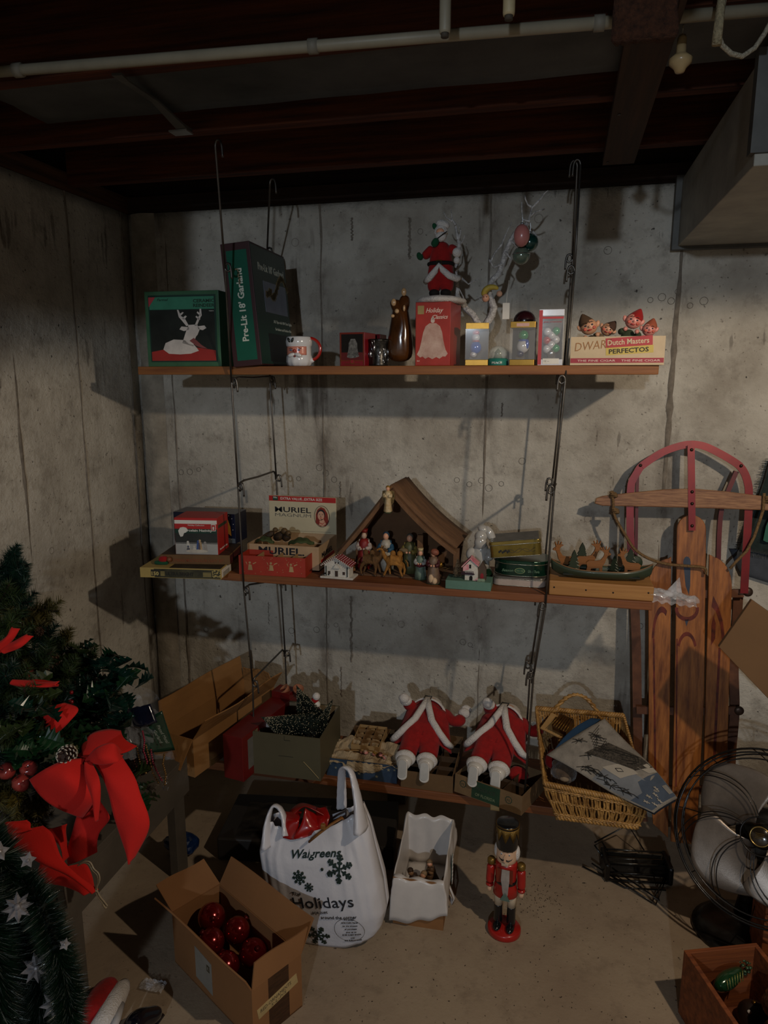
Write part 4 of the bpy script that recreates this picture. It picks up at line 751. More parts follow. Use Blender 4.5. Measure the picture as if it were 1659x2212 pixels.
q = M(); q.prism([(lF.x+.01, 0), (lF.x+.01, max(.02, lF.z-.02))]+[(p.x, p.z-.012) for p in lp_[::-1][1:]]+[(p.x, p.z-.012) for p in rp[1:]]+[(rF.x, 0)], .006, frame((0, YS1-O.y, 0), (1,0,0), (0,0,1))); q.build('back_panel', BK2, t)
for nm, px, hx in (('post', 986, 0), ('post', 908, .02)):
    p = S(px, 1200, YS0+.015+hx); M().box((p.x, p.y, (rF.z+(.03 if hx else -.004))/2), (.018, .014, rF.z+(.03 if hx else -.004))).build(nm, BARK, t)
q = M(); q.box((lF.x/2+rF.x/2, -.005, .002), (rF.x-lF.x-.02, .17, .004)); q.build('floor_board', BK2, t)
q = M(); rr = random.Random(7)
for k in range(60): x = rr.uniform(lF.x*.5, rF.x*.85); y = rr.uniform(-.02, .07); a = rr.uniform(0, 3); q.tube([(x, y, .008+rr.uniform(0, .006)), (x+.016*math.cos(a), y+.016*math.sin(a), .012)], .0007, 3)
q.build('straw', mat('straw', '#8f7442', .9), t)
# ---------------- nativity figures ----------------
def robed(name, lab, px, py, h, rc, over, hair, cat='figurine', lean=0, base=True, Yr=None, z=None, crown=None, face=None, arms=True):
    p = az(px, py, Z2) if Yr is None else at(px, py, Yr); k = h/.10
    t = thing(name, lab, cat, (p.x, p.y, Z2 if z is None else z), lean, None, s=k)
    R_ = mat('robe'+rc, rc, .5, var=.22, scale=70, bump=.2); O_ = mat('robe'+over, over, .5, var=.25, scale=70, bump=.2); HR = mat('hair'+hair, hair, .6, var=.25, scale=120); fc = face or SKINM
    q = M(); q.lathe([(.019, .003), (.0185, .02), (.015, .045), (.0135, .060), (.0145, .070), (.010, .078), (.004, .082)], 20, fn=lambda a, z: 1+.10*math.sin(a*7+z*60)*(1 if z < .06 else 0)); q.build('robe', R_, t, True)
    q = M(); q.grid(lambda u, v: V((math.sin((u-.5)*3.6+PI)*(-1)*(.0165-.005*v)*1.08, math.cos((u-.5)*3.6+PI)*(-1)*(.0165-.005*v)*1.08*1, .012+.066*v)), 14, 6); q.build('mantle', O_, t, True, solid=.002)
    if arms:
        for s in (-1, 1): skin('sleeve', O_, t, [(s*.012, 0, .070, .005, .005), (s*.017, -.006, .058, .006, .006), (s*.007, -.017, .056, .005, .005)], chain(3)); M().ell((s*.004, -.020, .057), .0032, 8).build('hand', fc, t, True)
    M().ell((0, -.002, .089), (.0075, .0075, .0095), 12).build('head', fc, t, True); M().ell((0, .0015, .092), (.0088, .0085, .009), 12).build('hair', HR, t, True)
    if base: M().lathe([(.021, 0), (.021, .004), (.015, .006)], 16, sy=.8).build('base', mat('moss_base', '#3c4a2c', .8, var=.3), t, True)
    if crown: M().lathe([(.008, .097), (.0095, .106), (.007, .104)], 12, fn=lambda a, z: 1+.15*math.sin(a*5)).build('crown', crown, t, True)
    return t
PALE = mat('pale_face', '#cdae96', .5)
robed('king_figurine', 'kneeling king figurine with white and red mantle at the stable left', 787, 1198, at(787, 1147, -.33).z-Z2, '#8f2420', '#c9b9ae', '#5a3a28', Yr=-.330, face=PALE, crown=mat('crown_red', '#8c2a24', .5))
robed('mary_figurine', 'blue veiled mother figurine standing inside the stable', 834, 1200, at(834, 1149, -.335).z-Z2, '#c0b8a8', '#2c5a78', '#2f4c63', Yr=-.335)
t = robed('shepherd_figurine', 'yellow robed shepherd figurine holding a lamb inside the stable', 885, 1205, at(884, 1153, -.35).z-Z2, '#5b5a38', '#8c7a3c', '#6b6a60', Yr=-.35); M().ell((-.012, -.018, .062), (.012, .006, .006), 10).build('lamb', mat('lamb', '#8a7454', .8, var=.2), t, True)
t = robed('king_figurine', 'silver haired king figurine in white, maroon and green robe', 908, 1251, .098, '#6f8272', '#b9b6b2', '#8a857c', crown=mat('crown_cream', '#c9b487', .5)); M().tube([(-.016, -.006, .052), (0, -.018, .050), (.016, -.006, .052)], .006, 8).build('maroon_sash', mat('sash_maroon', '#5b1420', .6), t, True)
t = robed('shepherd_figurine', 'shepherd figurine in maroon cloak with lamb at his feet', 936, 1260, .110, '#7b6350', '#4c1a20', '#6a3a2a'); q = M(); q.ell((-.004, -.014, .018), (.009, .008, .014), 10); q.ell((.006, -.016, .012), (.008, .007, .010), 10); q.build('lamb', mat('lamb_cream', '#d3b592', .7, var=.15), t, True)
q = M(); q.ell((.004, -.004, .094), (.013, .010, .010), 12, R3(.2, .3, 0)); q.build('hood', mat('hood_pink', '#9c5a44', .6, var=.3, scale=90), t, True); M().lathe([(.004, .0), (.006, .008), (.004, .016)], 10, (.022, -.006, .05)).build('jar', GOLD, t, True)
def camel(lab, px, py, face, c1, c2, s=1.0):
    p = az(px, py, Z2); t = thing('camel_figurine', lab, 'camel figurine', (p.x, p.y, Z2), 0 if face > 0 else PI, 'camel figurines before the stable', s=s)
    FURC = mat('camel'+c1, c1, .8, var=.4, scale=60, bump=.6, bscale=200, col2=c2)
    nod = [(0, 0, .062, .020, .020), (.022, 0, .064, .016, .018), (-.020, 0, .060, .014, .016), (.036, 0, .064, .011, .011), (.046, 0, .080, .008, .008), (.048, 0, .096, .007, .007), (.060, 0, .099, .006, .006), (.070, 0, .093, .004, .004),
           (.026, -.010, .046, .009, .009), (.028, -.011, .026, .005, .005), (.024, -.011, .006, .004, .004), (.024, .010, .046, .009, .009), (.034, .011, .026, .005, .005), (.042, .011, .006, .004, .004),
           (-.020, -.010, .046, .010, .010), (-.028, -.011, .026, .005, .005), (-.024, -.011, .006, .004, .004), (-.018, .010, .046, .010, .010), (-.016, .011, .026, .005, .005), (-.024, .011, .006, .004, .004)]
    nod = [(a_, b_, c_, r_*.76, q_*.76) for a_, b_, c_, r_, q_ in nod]
    skin('body', FURC, t, nod, [(0,1),(0,2),(1,3),(3,4),(4,5),(5,6),(6,7),(1,8),(8,9),(9,10),(1,11),(11,12),(12,13),(2,14),(14,15),(15,16),(2,17),(17,18),(18,19)])
    for x, r in ((.012, .010), (-.012, .011)): M().ell((x, 0, .084), (r, .009, .012), 12).build('hump', FURC, t, True)
    for x, y in ((.024, -.011), (.042, .011), (-.024, -.011), (-.024, .011)): M().ell((x+.002, y, .004), (.0055, .004, .004), 8).build('hoof', mat('hoof', '#4a3322', .6), t, True)
    M().tube([(-.032, 0, .064), (-.040, 0, .054), (-.041, 0, .040)], [.002, .002, .003], 6).build('tail', FURC, t, True)
    for s_ in (-1, 1): M().ell((.052, s_*.005, .107), (.002, .0015, .004), 6).build('ear', FURC, t, True)
camel('dark brown camel figurine facing right before the stable', 797, 1243, 1, '#6e4c26', '#3f2a12', .92)
camel('golden brown camel figurine facing left before the stable', 856, 1247, -1, '#a9742f', '#6e471a', .94)
p = at(750, 1222, -.40); t = thing('cow_figurine', 'brown lying cow figurine behind the white card house', 'cow figurine', (p.x, -.385, Z2+.004)); CWm = mat('cow_brown', '#7a4e26', .6, var=.2, scale=30)
skin('body', CWm, t, [(-.032,0,.022,.014,.016), (0,0,.026,.017,.018), (.030,0,.024,.014,.015), (-.048,0,.034,.010,.010), (-.062,0,.030,.006,.007)], [(0,1),(1,2),(0,3),(3,4)]); [M().tube([(-.048, s*.006, .042), (-.050, s*.013, .052)], [.002, .0008], 6).build('horn', CREAM, t, True) for s in (-1, 1)]; [skin('leg', CWm, t, [(x, -.012, .014, .006, .006), (x-.012, -.020, .007, .005, .005), (x-.024, -.018, .006, .004, .004)], chain(3)) for x in (-.012, .028)]
# angel at the gable
p = at(838, 1106, YS0-.035); t = thing('angel_figurine', 'cream and gold winged angel figurine fixed on the stable gable', 'figurine', p); IV = mat('ivory_gold', '#cfc0a0', .4, var=.3, scale=60, col2='#a07d3c')
M().lathe([(.011, .0), (.013, .004), (.0105, .02), (.0085, .040), (.012, .056), (.010, .064), (.004, .070)], 18, fn=lambda a, z: 1+.1*math.sin(a*6)).build('robe', IV, t, True); M().ell((0, -.001, .075), (.0065, .006, .0075), 12).build('head', SKINM, t, True); M().ell((0, .001, .078), (.0075, .007, .007), 10).build('hair', mat('hair_gold', '#a37a35', .5, .3), t, True)
for s in (-1, 1): q = M(); q.prism([(0, .055), (s*.010, .068), (s*.019, .066), (s*.021, .050), (s*.017, .030), (s*.010, .020), (s*.006, .038)], .0025, frame((0, .008, 0), (1,0,0), (0,0,1))); q.build('wing', mat('wing_bronze', '#8f7342', .4, .5, var=.4, scale=120), t)
for s in (-1, 1): skin('sleeve', IV, t, [(s*.009, 0, .060, .004, .004), (s*.012, -.007, .050, .005, .005), (s*.003, -.012, .054, .004, .004)], chain(3))
M().ell((0, 0, -.001), (.013, .012, .004), 12).build('base', mat('moss_base', '#3c4a2c'), t, True)
M().tube([(0, .006, .052), (0, .034, .066)], .0018, 6).build('mounting_peg', mat('peg', '#4a3322', .7), t)
# ---------------- white ceramic santa ----------------
GLZ2 = mat('glaze_grey', '#b9b6b0', .15, coat=1, var=.1); p = at(1038, 1215, -.36); t = thing('white_figurine', 'white glazed ceramic santa figurine behind the pink card house', 'figurine', (p.x, -.36, Z2), s=(at(1042, 1132, -.36).z-Z2)/.108)
skin('body', GLZ2, t, [(0,0,.012,.015,.014), (0,0,.035,.016,.015), (0,0,.058,.014,.013), (0,-.002,.074,.010,.010)], chain(4)); M().lathe([(.024, 0), (.026, .006), (.02, .022)], 18).build('green_base', mat('glaze_green', '#17301f', .2, coat=.8), t, True)
M().ell((0, -.004, .084), (.0125, .012, .013), 14).build('head', GLZ2, t, True); M().ell((0, -.012, .074), (.012, .008, .013), 12).build('beard', GLZ2, t, True); M().ell((.004, .0, .098), (.012, .010, .008), 12, R3(0, .4, 0)).build('hat', GLZ2, t, True); M().ell((.018, -.002, .088), (.008, .008, .019), 12, R3(0, -.45, 0)).build('sack', GLZ2, t, True)
for s in (-1, 1): skin('arm', GLZ2, t, [(s*.014,-.002,.062,.008,.008), (s*.022,-.012,.048,.008,.008), (s*.010,-.020,.044,.007,.007)], chain(3))
# ---------------- pink and white card house on green base ----------------
MINT = mat('base_mint', '#5d8071', .7, var=.12); PNK = mat('snow_pink', '#c23a62', .8, var=.35, scale=60, bump=.5, bscale=200, col2='#d9b8b4')
A, B = az(962, 1271, Z2), az(1062, 1271, Z2); t = thing('putz_house', 'pink and white card house with bottle brush tree on green base', 'toy house', ((A.x+B.x)/2, A.y+.035, Z2), 0); bw = (B.x-A.x)
M().box((0, 0, .0135), (bw, .07, .027)).build('base', MINT, t, bevel=.001)
PH = frame((.004, .01, .027), (1,0,0), (0,0,1)); q = M(); q.prism([(-.016, 0), (.024, 0), (.024, .028), (.020, .052), (0, .064), (-.022, .040), (-.022, .028), (-.016, .026)], .03, PH); q.build('walls', SNW, t)
q = M()
for a, b in (((-.026, .040), (.0, .068)), ((0, .068), (.026, .046))): q.prism([a, b, (b[0], b[1]+.004), (a[0], a[1]+.004)], .042, frame((.004, .016, .027), (1,0,0), (0,0,1)))
q.build('roof', PNK, t); q = M(); q.prism([(.024, 0), (.048, 0), (.048, .036), (.036, .058), (.024, .036)], .02, frame((.004, .008, .027), (1,0,0), (0,0,1))); q.build('tower', mat('tower_brown', '#544438', .8, var=.2), t)
P = frame((.004, -.0205, .027), (1,0,0), (0,0,1)); dpoly(t, 'doorway', mat('dark_hole', '#171310', .9), P, [(-.002, 0), (.008, 0), (.008, .011), (.003, .016), (-.002, .011)]); dpoly(t, 'window', mat('dark_hole', '#171310'), P, rect(-.003, .038, .003, .050)); dpoly(t, 'snow_patch', PNK, P, [[(-.022, .028), (-.022, .041), (-.012, .050), (-.005, .052), (-.004, .034)], [(.010, 0), (.024, 0), (.024, .010)]])
dpoly(t, 'side_window', mat('red_cello', '#8c1c24', .4), frame((.004, -.0125, .027), (1,0,0), (0,0,1)), [(.031, .006), (.041, .006), (.041, .018), (.036, .024), (.031, .018)])
q = M(); [q.box((-.020+.0042*k, -.026, .052), (.002, .002, .010)) for k in range(9)]; q.box((-.003, -.026, .050), (.040, .002, .0015)); q.box((-.003, -.021, .047), (.042, .012, .0016)); q.build('balcony', mat('balcony_purple', '#3c2436', .7), t)
q = M(); [q.box((.030+.0045*k, -.030, .032), (.0025, .002, .011)) for k in range(5)]; q.box((.039, -.030, .033), (.024, .0016, .002)); q.build('fence', mat('fence_mint', '#8fa58c', .7), t)
q = M(); rr = random.Random(1)
for k in range(360):
    z = rr.random()**.8*.058; r = .014*(1-z/.066)+.001; a = rr.uniform(0, 2*PI); q.tube([(-.036, -.008, .031+z), (-.036+r*math.cos(a), -.008+r*math.sin(a), .029+z+.003)], .0005, 3, cap=False)
q.build('bottle_brush_tree', mat('brush_tan', '#8c7a62', .9, var=.4, scale=200), t)
# ---------------- tins ----------------
def rtin(name, lab, c, w, d, h, rad, mats, rz=0, rot=None, cat='tin'):
    t = thing(name, lab, cat, c, rz, None, rot=rot); n = 10; o = []
    for qx, qy, a0 in ((1, 1, 0), (-1, 1, PI/2), (-1, -1, PI), (1, -1, 1.5*PI)):
        for k in range(n+1): a = a0+PI/2*k/n; o.append((qx*(w/2-rad)+rad*math.cos(a), qy*(d/2-rad)+rad*math.sin(a)))
    I = frame((0,0,0), (1,0,0), (0,1,0)); sc_ = lambda s: [(x*s, y*s) for x, y in o]
    q = M(); q.prism(sc_(.98), h*.93, I); q.build('can', mats[0], t, bevel=.0015); q = M(); q.prism(sc_(1.0), h*.22, I @ Matrix.Translation((0, 0, h*.78))); ld = q.build('lid', mats[1], t, bevel=.002)
    q = M(); q.tube([V((x, y, h*.79)) for x, y in sc_(1.005)], .0012, 5, True); q.tube([V((x, y, .002)) for x, y in sc_(.985)], .0012, 5, True); q.build('rim', mats[2], t, True); return t
RIM = mat('tin_rim', '#a9a08c', .25, .8, var=.1)
A, B = az(1064, 1262, Z2), az(1176, 1275, Z2); cx = (A.x+B.x)/2
rtin('cookie_tin', 'flat cream tin at the bottom of the tin stack', (cx+.002, A.y+.055, Z2), .165, .13, .030, .02, (mat('tin_cream', '#b9a89c', .4, .2, var=.1), mat('tin_grey', '#6e6862', .3, .5), RIM), .0)
t = rtin('cookie_tin', 'dark green oval tin with small print in the tin stack', (cx+.008, A.y+.062, Z2+.031), .178, .135, .050, .06, (mat('tin_green', '#13382a', .22, .5, coat=.6, var=.1), mat('tin_green_lid', '#16402f', .22, .5, coat=.6), RIM))
P = frame((-.06, -.0685, .010), (1,0,0), (0,0,1)); txt(t, 'Season', mat('ink_sage', '#6f8c70', .5, var=0), P, .0, .006, .035, .008, 1, 0, .3); dpoly(t, 'oval_label', mat('label_sage', '#8c9a68', .5), P, circ(.055, .010, .016, .009), 1); dpoly(t, 'oval_label', mat('tin_green2', '#1d4a35', .4), P, circ(.055, .010, .014, .0075), 2); txt(t, '1930-1980', mat('label_sage', '#8c9a68'), P, .044, .008, .022, .004, 3); txt(t, 'Gifts of Thanks', mat('ink_sage', '#6f8c70'), P, .080, .006, .035, .008, 1, 0, .3)
t = rtin('cookie_tin', 'gold embossed tin with grey top, topmost of the stack', (cx-.012, A.y+.050, Z2+.096), .160, .125, .052, .012, (mat('tin_gold', '#8f7a3a', .28, .75, var=.2, scale=30), mat('tin_gold2', '#9a8546', .3, .75, var=.15, scale=30), RIM), rot=(.0, -.12, .04))
M().box((0, 0, .0525), (.148, .113, .001)).build('grey_top', mat('tin_top', '#5f5c58', .35, .5, var=.4, scale=20), t); dpoly(t, 'black_mark', BLACK, frame((-.05, -.0625, .014), (1,0,0), (0,0,1)), [circ(k*.005, .006+.003*math.sin(k*2.1), .003, .004, 8) for k in range(7)], 1)
q = M(); [q.tube([(-.03+.09*u, -.0625, .02+.006*math.sin(u*12+j)) for u in [k/14 for k in range(15)]], .0007, 4) for j in (0, 2)]; q.build('embossed_scroll', RIM, t)
# ---------------- pine block, canoe, deer ----------------
A, B = az(1186, 1291, Z2), az(1411, 1303, Z2)
A, B = at(1185, 1290, YF+.004), at(1412, 1290, YF+.004); bx0, bx1 = A.x, B.x; hb = .045
t = thing('wooden_block', 'pale pine box strip with nail holes under the green canoe', 'board', ((bx0+bx1)/2, YF+.085, Z2)); M().box((0, 0, hb/2), (bx1-bx0, .16, hb)).build('plank', wood('pale_pine', '#a87a44', '#8c5f30', 'x', .6), t, bevel=.003)
for f in (.05, .36, .62, .95): M().lathe([(.0028, 0), (0, .001)], 8).xf(Matrix.Translation((-(bx1-bx0)/2+(bx1-bx0)*f, -.0805, hb*(.5+.1*math.sin(f*9)))) @ Matrix.Rotation(PI/2, 4, 'X')).build('nail', mat('nail_dark', '#2a201a', .5, .5), t)
t = thing('toy_canoe', 'green wooden toy canoe carrying flat deer on the middle shelf', 'toy canoe', ((bx0+bx1)/2+.001, YF+.060, Z2+hb)); CL = (bx1-bx0)/2-.002
def hull(u, v):
    x = (u-.5)*2; w_ = .036*(1-abs(x)**2.6)+.001; a = (v-.5)*PI; zr = .030+.022*abs(x)**3.5; zb = .001+.020*abs(x)**6
    return V((x*CL*(1-.04*(1-abs(math.sin(a)))*abs(x)), w_*math.sin(a), zb+(zr-zb)*(1-math.cos(a))))
q = M(); q.grid(hull, 40, 12); q.build('hull', mat('canoe_green', '#303c2c', .5, var=.12, coat=.3), t, True, solid=.003)
for s in (-1, 1): q = M(); q.tube([hull(k/40, .5+s*.5)+V((0, 0, .001)) for k in range(41)], .0018, 6); q.build('gunwale', mat('gunwale', '#7c5a3c', .6), t, True)
q = M(); q.box((0, 0, .014), (CL*1.5, .05, .004)); q.build('deck', mat('canoe_dark', '#1c211a', .7), t)
DEERW = wood('deer_wood', '#8a5726', '#6e421c', 'x', .6); PG = mat('pine_green', '#28341f', .7, var=.25); ct = t.location.copy()
deer = [(-.050, .004), (-.046, .028), (-.050, .044), (-.040, .052), (-.012, .052), (.002, .056), (.012, .072), (.014, .082), (.008, .090), (.000, .094), (.002, .097), (.010, .095), (.006, .106), (.010, .107), (.015, .096), (.018, .097), (.017, .110), (.021, .110), (.022, .096), (.026, .098), (.030, .108), (.033, .106), (.030, .095), (.028, .088), (.038, .082), (.038, .077), (.028, .075), (.022, .062), (.018, .046), (.010, .034), (.010, .004), (.000, .004), (-.002, .024), (-.030, .022), (-.036, .004)]
def deer_fig(lab, x, y, z, s, flip, rz=0, tree=False):
    t = thing('wooden_deer', lab, 'deer figure', (ct.x+x, ct.y+y, ct.z+z), rz, 'flat wooden deer riding in the toy canoe', s=s)
    q = M(); q.prism([(a*flip, b) for a, b in deer], .009, frame((0, .0045, 0), (1,0,0), (0,0,1))); q.build('body', DEERW, t, bevel=.0015); M().ell((.030*flip, -.006, .083), .0014, 6).build('eye', BLACK, t)
    M().box((-.02*flip, 0, .003), (.07, .014, .006)).build('foot', DEERW, t)
deer_fig('flat wooden deer standing behind tins at the canoe left end', -.112, .020, .012, .86, 1*-1, .3)
deer_fig('flat wooden deer facing right in the middle of the canoe', -.004, -.004, .014, .80, 1, 0)
deer_fig('flat wooden deer facing left near the canoe right end', .075, -.002, .014, .78, -1, 0)
deer_fig('flat wooden deer in the second row behind the middle deer', -.030, .034, .012, .90, 1, .15)
def ftree(lab, x, y, z, s, rz=0):
    t = thing('wooden_tree', lab, 'tree figure', (ct.x+x, ct.y+y, ct.z+z), rz, None, s=s); pts = []
    for k in range(5): r = .030*(1-k/6); pts += [(r, .010+.014*k), (r*.55, .022+.014*k)]
    pts = [(.004, 0), (.004, .010)]+pts+[(0, .088)]; pts += [(-a, b) for a, b in pts[::-1][1:]]
    q = M(); q.prism(pts, .007, frame((0, .0035, 0), (1,0,0), (0,0,1))); q.build('tree_shape', PG, t, bevel=.001)
    q = M(); [q.tube([(.006+.004*(k % 2), -.0042, .020+.013*k), (.024*(1-k/7), -.0042, .014+.013*k)], .0013, 4) for k in range(4)]; q.build('snow_streak', mat('streak', '#9c9684', .7), t)
ftree('flat dark green tree in the canoe beside the tins', -.080, -.012, .014, .84, .3); ftree('flat dark green tree between the two canoe deer', .040, .016, .014, .66, -.6); ftree('flat dark green tree behind the right canoe deer', .085, .022, .014, .92); ftree('flat green tree behind the middle deer', -.055, .040, .012, 1.0, .2)
t = thing('round_ornament', 'dark green disc ornament standing behind the right deer', 'ornament', (ct.x+.105, ct.y+.070, ct.z+.038)); M().lathe([(0, -.004), (.020, -.003), (.022, 0), (.020, .003), (0, .004)], 24).xf(Matrix.Rotation(PI/2, 4, 'X')).build('disc', mat('disc_green', '#25331f', .6), t, True); M().box((0, 0, -.030), (.008, .006, .018)).build('stand', PG, t)
# clear plastic bag at the right end
p = at(1408, 1272, YF+.02); t = thing('plastic_bag', 'crumpled clear plastic bag at the right end of middle shelf', 'bag', (p.x, YF+.03, Z2+.012)); FILM = mat('film', '#e8eaf0', .08, var=.3, scale=30, alpha=.42, coat=1)
q = M(); q.grid(lambda u, v: V((-.015+.145*u, .045*(v-.5)*(1+.3*u)+.010*nz((u*5, v*4, 1)), .028*(1-abs(v-.4)*1.6)*(1-.5*u)-.010*u+.012*nz((u*8, v*9, 2)))), 26, 14); q.grid(lambda u, v: V((-.015+.140*u, -.02+.03*v+.006*nz((u*7, v*3, 4)), -.012-.010*u+.018*v+.007*nz((u*11, v*5, 6)))), 26, 8); q.build('film', FILM, t, True)
q = M(); q.prism([(.030, .0), (.075, .060), (.088, .0)], .0008, frame((0, .0, .0), (1,0,0), (0,0,1))); q.build('peak', FILM, t)
# ---------------- lowest shelf ----------------
def tray(name, lab, m, P0, rz, w, d, h, k=.003, tilt=0, cat='box', grp=None, flaps=(), inner=None, body='carton'):
    """open carton: P0 = front left bottom corner, rz heading, flaps = [(side, length, opening angle)]"""
    Rm = Matrix.Rotation(rz, 3, 'Z'); c = V(P0)+Rm @ V((w/2, d/2, 0)); t = thing(name, lab, cat, c, 0, grp, rot=(tilt, 0, rz))
    q = M(); q.box((0, -d/2+k/2, h/2), (w, k, h)); q.box((0, d/2-k/2, h/2), (w, k, h)); q.box((-w/2+k/2, 0, h/2), (k, d-2*k, h)); q.box((w/2-k/2, 0, h/2), (k, d-2*k, h)); q.box((0, 0, k/2), (w-2*k, d-2*k, k)); q.build(body, m, t)
    for sd, L, a in flaps:
        fw = w if sd in 'fb' else d; q = M(); n = 8
        q.grid(lambda u, v: V(((u-.5)*(fw-.004-.02*v), 0, v*L+.0) ) + V((0, .006*math.sin(u*7+v*2)*v, 0)), n, 4)
        for i, v in enumerate(q.v): q.v[i] = Matrix.Rotation(a, 3, 'X') @ v
        rt_ = {'f': (0, (0, -d/2+.001, h)), 'b': (PI, (0, d/2-.001, h)), 'l': (-PI/2, (-w/2+.001, 0, h)), 'r': (PI/2, (w/2-.001, 0, h))}[sd]
        q.xf(Matrix.Translation(rt_[1]) @ Matrix.Rotation(rt_[0], 4, 'Z')); q.build('flap', m, t, solid=k*.9)
    return t, faces(w, d, h)
def dirpx(a, b, z):
    A, B = az(*a, z), az(*b, z); return A, math.atan2(B.y-A.y, B.x-A.x), (B-A).length
TANC = mat('old_carton', '#9a6d3c', .85, var=.12, scale=6, bump=.12, bscale=24)
ZR = Z3+.042
t = thing('flat_carton', 'flat dark carton lying under the tan and olive cartons', 'box', (-.99, -.345, Z3)); M().box((.0, 0, .021), (.50, .26, .041)).build('carton', mat('riser_dark', '#3c2c1c', .8, var=.1), t, bevel=.001)
P0 = az(350, 1668, ZR); A = az(421, 1680, ZR)
hd = math.radians(-13); 
t, F = tray('cardboard_carton', 'long open tan cardboard carton at the left end of the lowest shelf', TANC, (A.x-.145*math.cos(hd), A.y-.145*math.sin(hd), ZR), hd, .145, .46, .135, .004, 0, flaps=[('f', .10, 2.6), ('l', .10, .12), ('r', .085, .62), ('b', .06, -.2)])
M().box((.0735, 0, .01), (.0015, .3, .02)).build('tape', mat('tape_tan', '#7d5a32', .4), t)
A, rz, w = dirpx((485, 1679), (522, 1683), ZR); rz = -.17; DR = mat('deep_red', '#6b1512', .45, var=.12, coat=.2)
hR = at(490, 1587, A.y).z-ZR; t = thing('gift_box', 'long dark red box lying beside the olive carton on the lowest shelf', 'box', V((A.x, A.y, ZR))+Matrix.Rotation(rz, 3, 'Z') @ V((.038, .18, 0)), rz)
M().box((0, 0, hR/2), (.076, .36, hR)).build('carton', DR, t, bevel=.0015); F = faces(.076, .36, hR); dpoly(t, 'window_panel', mat('panel_grey', '#6f6c66', .3, var=.2), F['r'], rect(.03, .03, .12, hR-.02)); M().box((.0, .15, hR+.012), (.074, .06, .024)).build('end_flap', DR, t, bevel=.001); dpoly(t, 'sticker', WHITE, frame((0, .14, hR), (1,0,0), (0,0,1)), circ(.026, .018, .004, .002), 1)
# olive carton with bottle brush trees
OLC = mat('olive_carton', '#57503a', .55, var=.10, scale=5); INN = mat('carton_inner', '#8d7a5e', .8, var=.12)
A, rz, w = dirpx((549, 1670), (694, 1686), ZR); hO = at(694, 1598, A.y).z-ZR; dO = .24; rz -= .02
t, F = tray('olive_carton', 'olive grey open carton of bottle brush trees on the lowest shelf', OLC, (A.x, A.y, ZR), rz, w, dO, hO, .003)
q = M(); q.box((0, dO/2-.005, hO/2), (w-.008, .001, hO-.004)); q.box((-w/2+.005, 0, hO/2), (.001, dO-.01, hO-.004)); q.box((0, 0, .005), (w-.01, dO-.01, .001)); q.build('lining', INN, t)
dpoly(t, 'tab_slot', mat('olive_dark', '#2f2b1e', .6), F['f'], [rect(w*.47, hO-.020, w*.56, hO-.018), rect(w*.47, hO-.020, w*.475, hO-.004), rect(w*.38, hO*.49, w*.6, hO*.50)])
q = M(); q.tube([(w*.25, -dO/2-.001, hO*.42), (w*.36, -dO/2-.001, hO*.25), (w*.47, -dO/2-.001, .01)], .0012, 4); q.build('crease', mat('crease_tan', '#a08a5c', .7), t)
oc = t.location.copy(); orz = rz
def inbox(x, y, z): return oc+Matrix.Rotation(orz, 3, 'Z') @ V((x, y, z))
BRG = mat('brush_green', '#1c2a20', .85, var=.3, scale=200); FRO = mat('brush_frost', '#b9ab8c', .8, var=.2, scale=200)
def brush_tree(lab, p, L, R, rot, seed, n=900):
    t = thing('bottle_brush_tree', lab, 'toy tree', p, 0, 'frosted bottle brush trees in the olive carton', rot=rot); rr = random.Random(seed)
    q = M(); q2 = M()
    for k in range(n):
        u = rr.random()**.75; z = L*u; r = R*(1-u)+.004; a = rr.uniform(0, 2*PI); e = V((r*math.cos(a), r*math.sin(a), z-.012)); q.tube([(0, 0, z), e], .0011, 3, cap=False)
        if k % 3 == 0: q2.ell(e, .0012, 4)
    q.build('bristles', BRG, t)['kind'] = 'stuff'; q2.build('frost', FRO, t)['kind'] = 'stuff'; M().cyl((0, 0, -.03), (0, 0, L), .0022, n=6).build('wire_stem', mat('stem_dark', '#3a2f22', .7), t); M().lathe([(.014, -.04), (.014, -.03), (.004, -.028)], 14).build('wooden_base', mat('stem_red', '#5a1a14', .6), t, True)
brush_tree('largest frosted bottle brush tree leaning left in olive carton', inbox(.035, -.045, hO-.035), .165, .078, (.45, -.95, 0), 1, 2400)
brush_tree('frosted bottle brush tree leaning back behind the largest one', inbox(.040, .035, hO-.03), .14, .062, (-.1, -.45, 0), 2, 1500)
brush_tree('thin frosted bottle brush tree along the right side of carton', inbox(w*.30, -.05, hO-.05), .15, .034, (-.70, .35, 0), 3, 800)
t = thing('snowman_figure', 'small snowman with red hat sitting in the olive carton', 'figurine', inbox(w*.20, .065, hO-.005), s=1.15)
M().ell((0, 0, 0), (.017, .016, .018), 14).build('body', WHITE, t, True); M().ell((0, -.002, .026), .013, 14).build('head', WHITE, t, True); M().ell((0, 0, .052), .012, 14).build('pompom', FUR, t, True); M().lathe([(.014, .030), (.012, .040), (.006, .048), (0, .052)], 14, (-.006, 0, 0)).build('hat', PL, t, True); M().tube([(-.012, -.004, .014), (0, -.014, .013), (.012, -.004, .014)], .004, 8).build('scarf', PL, t, True)
t = thing('top_hat_figure', 'black top hat toy with grey band at the right in carton', 'ornament', inbox(w*.24, -.055, hO-.030), rot=(.5, .4, 0)); M().lathe([(.024, 0), (.024, .003), (.014, .004), (.015, .026), (0, .027)], 18).build('hat', BK, t, True); M().lathe([(.0155, .006), (.0158, .012)], 18).build('hat_band', mat('band_grey', '#4a5058', .5), t, True)
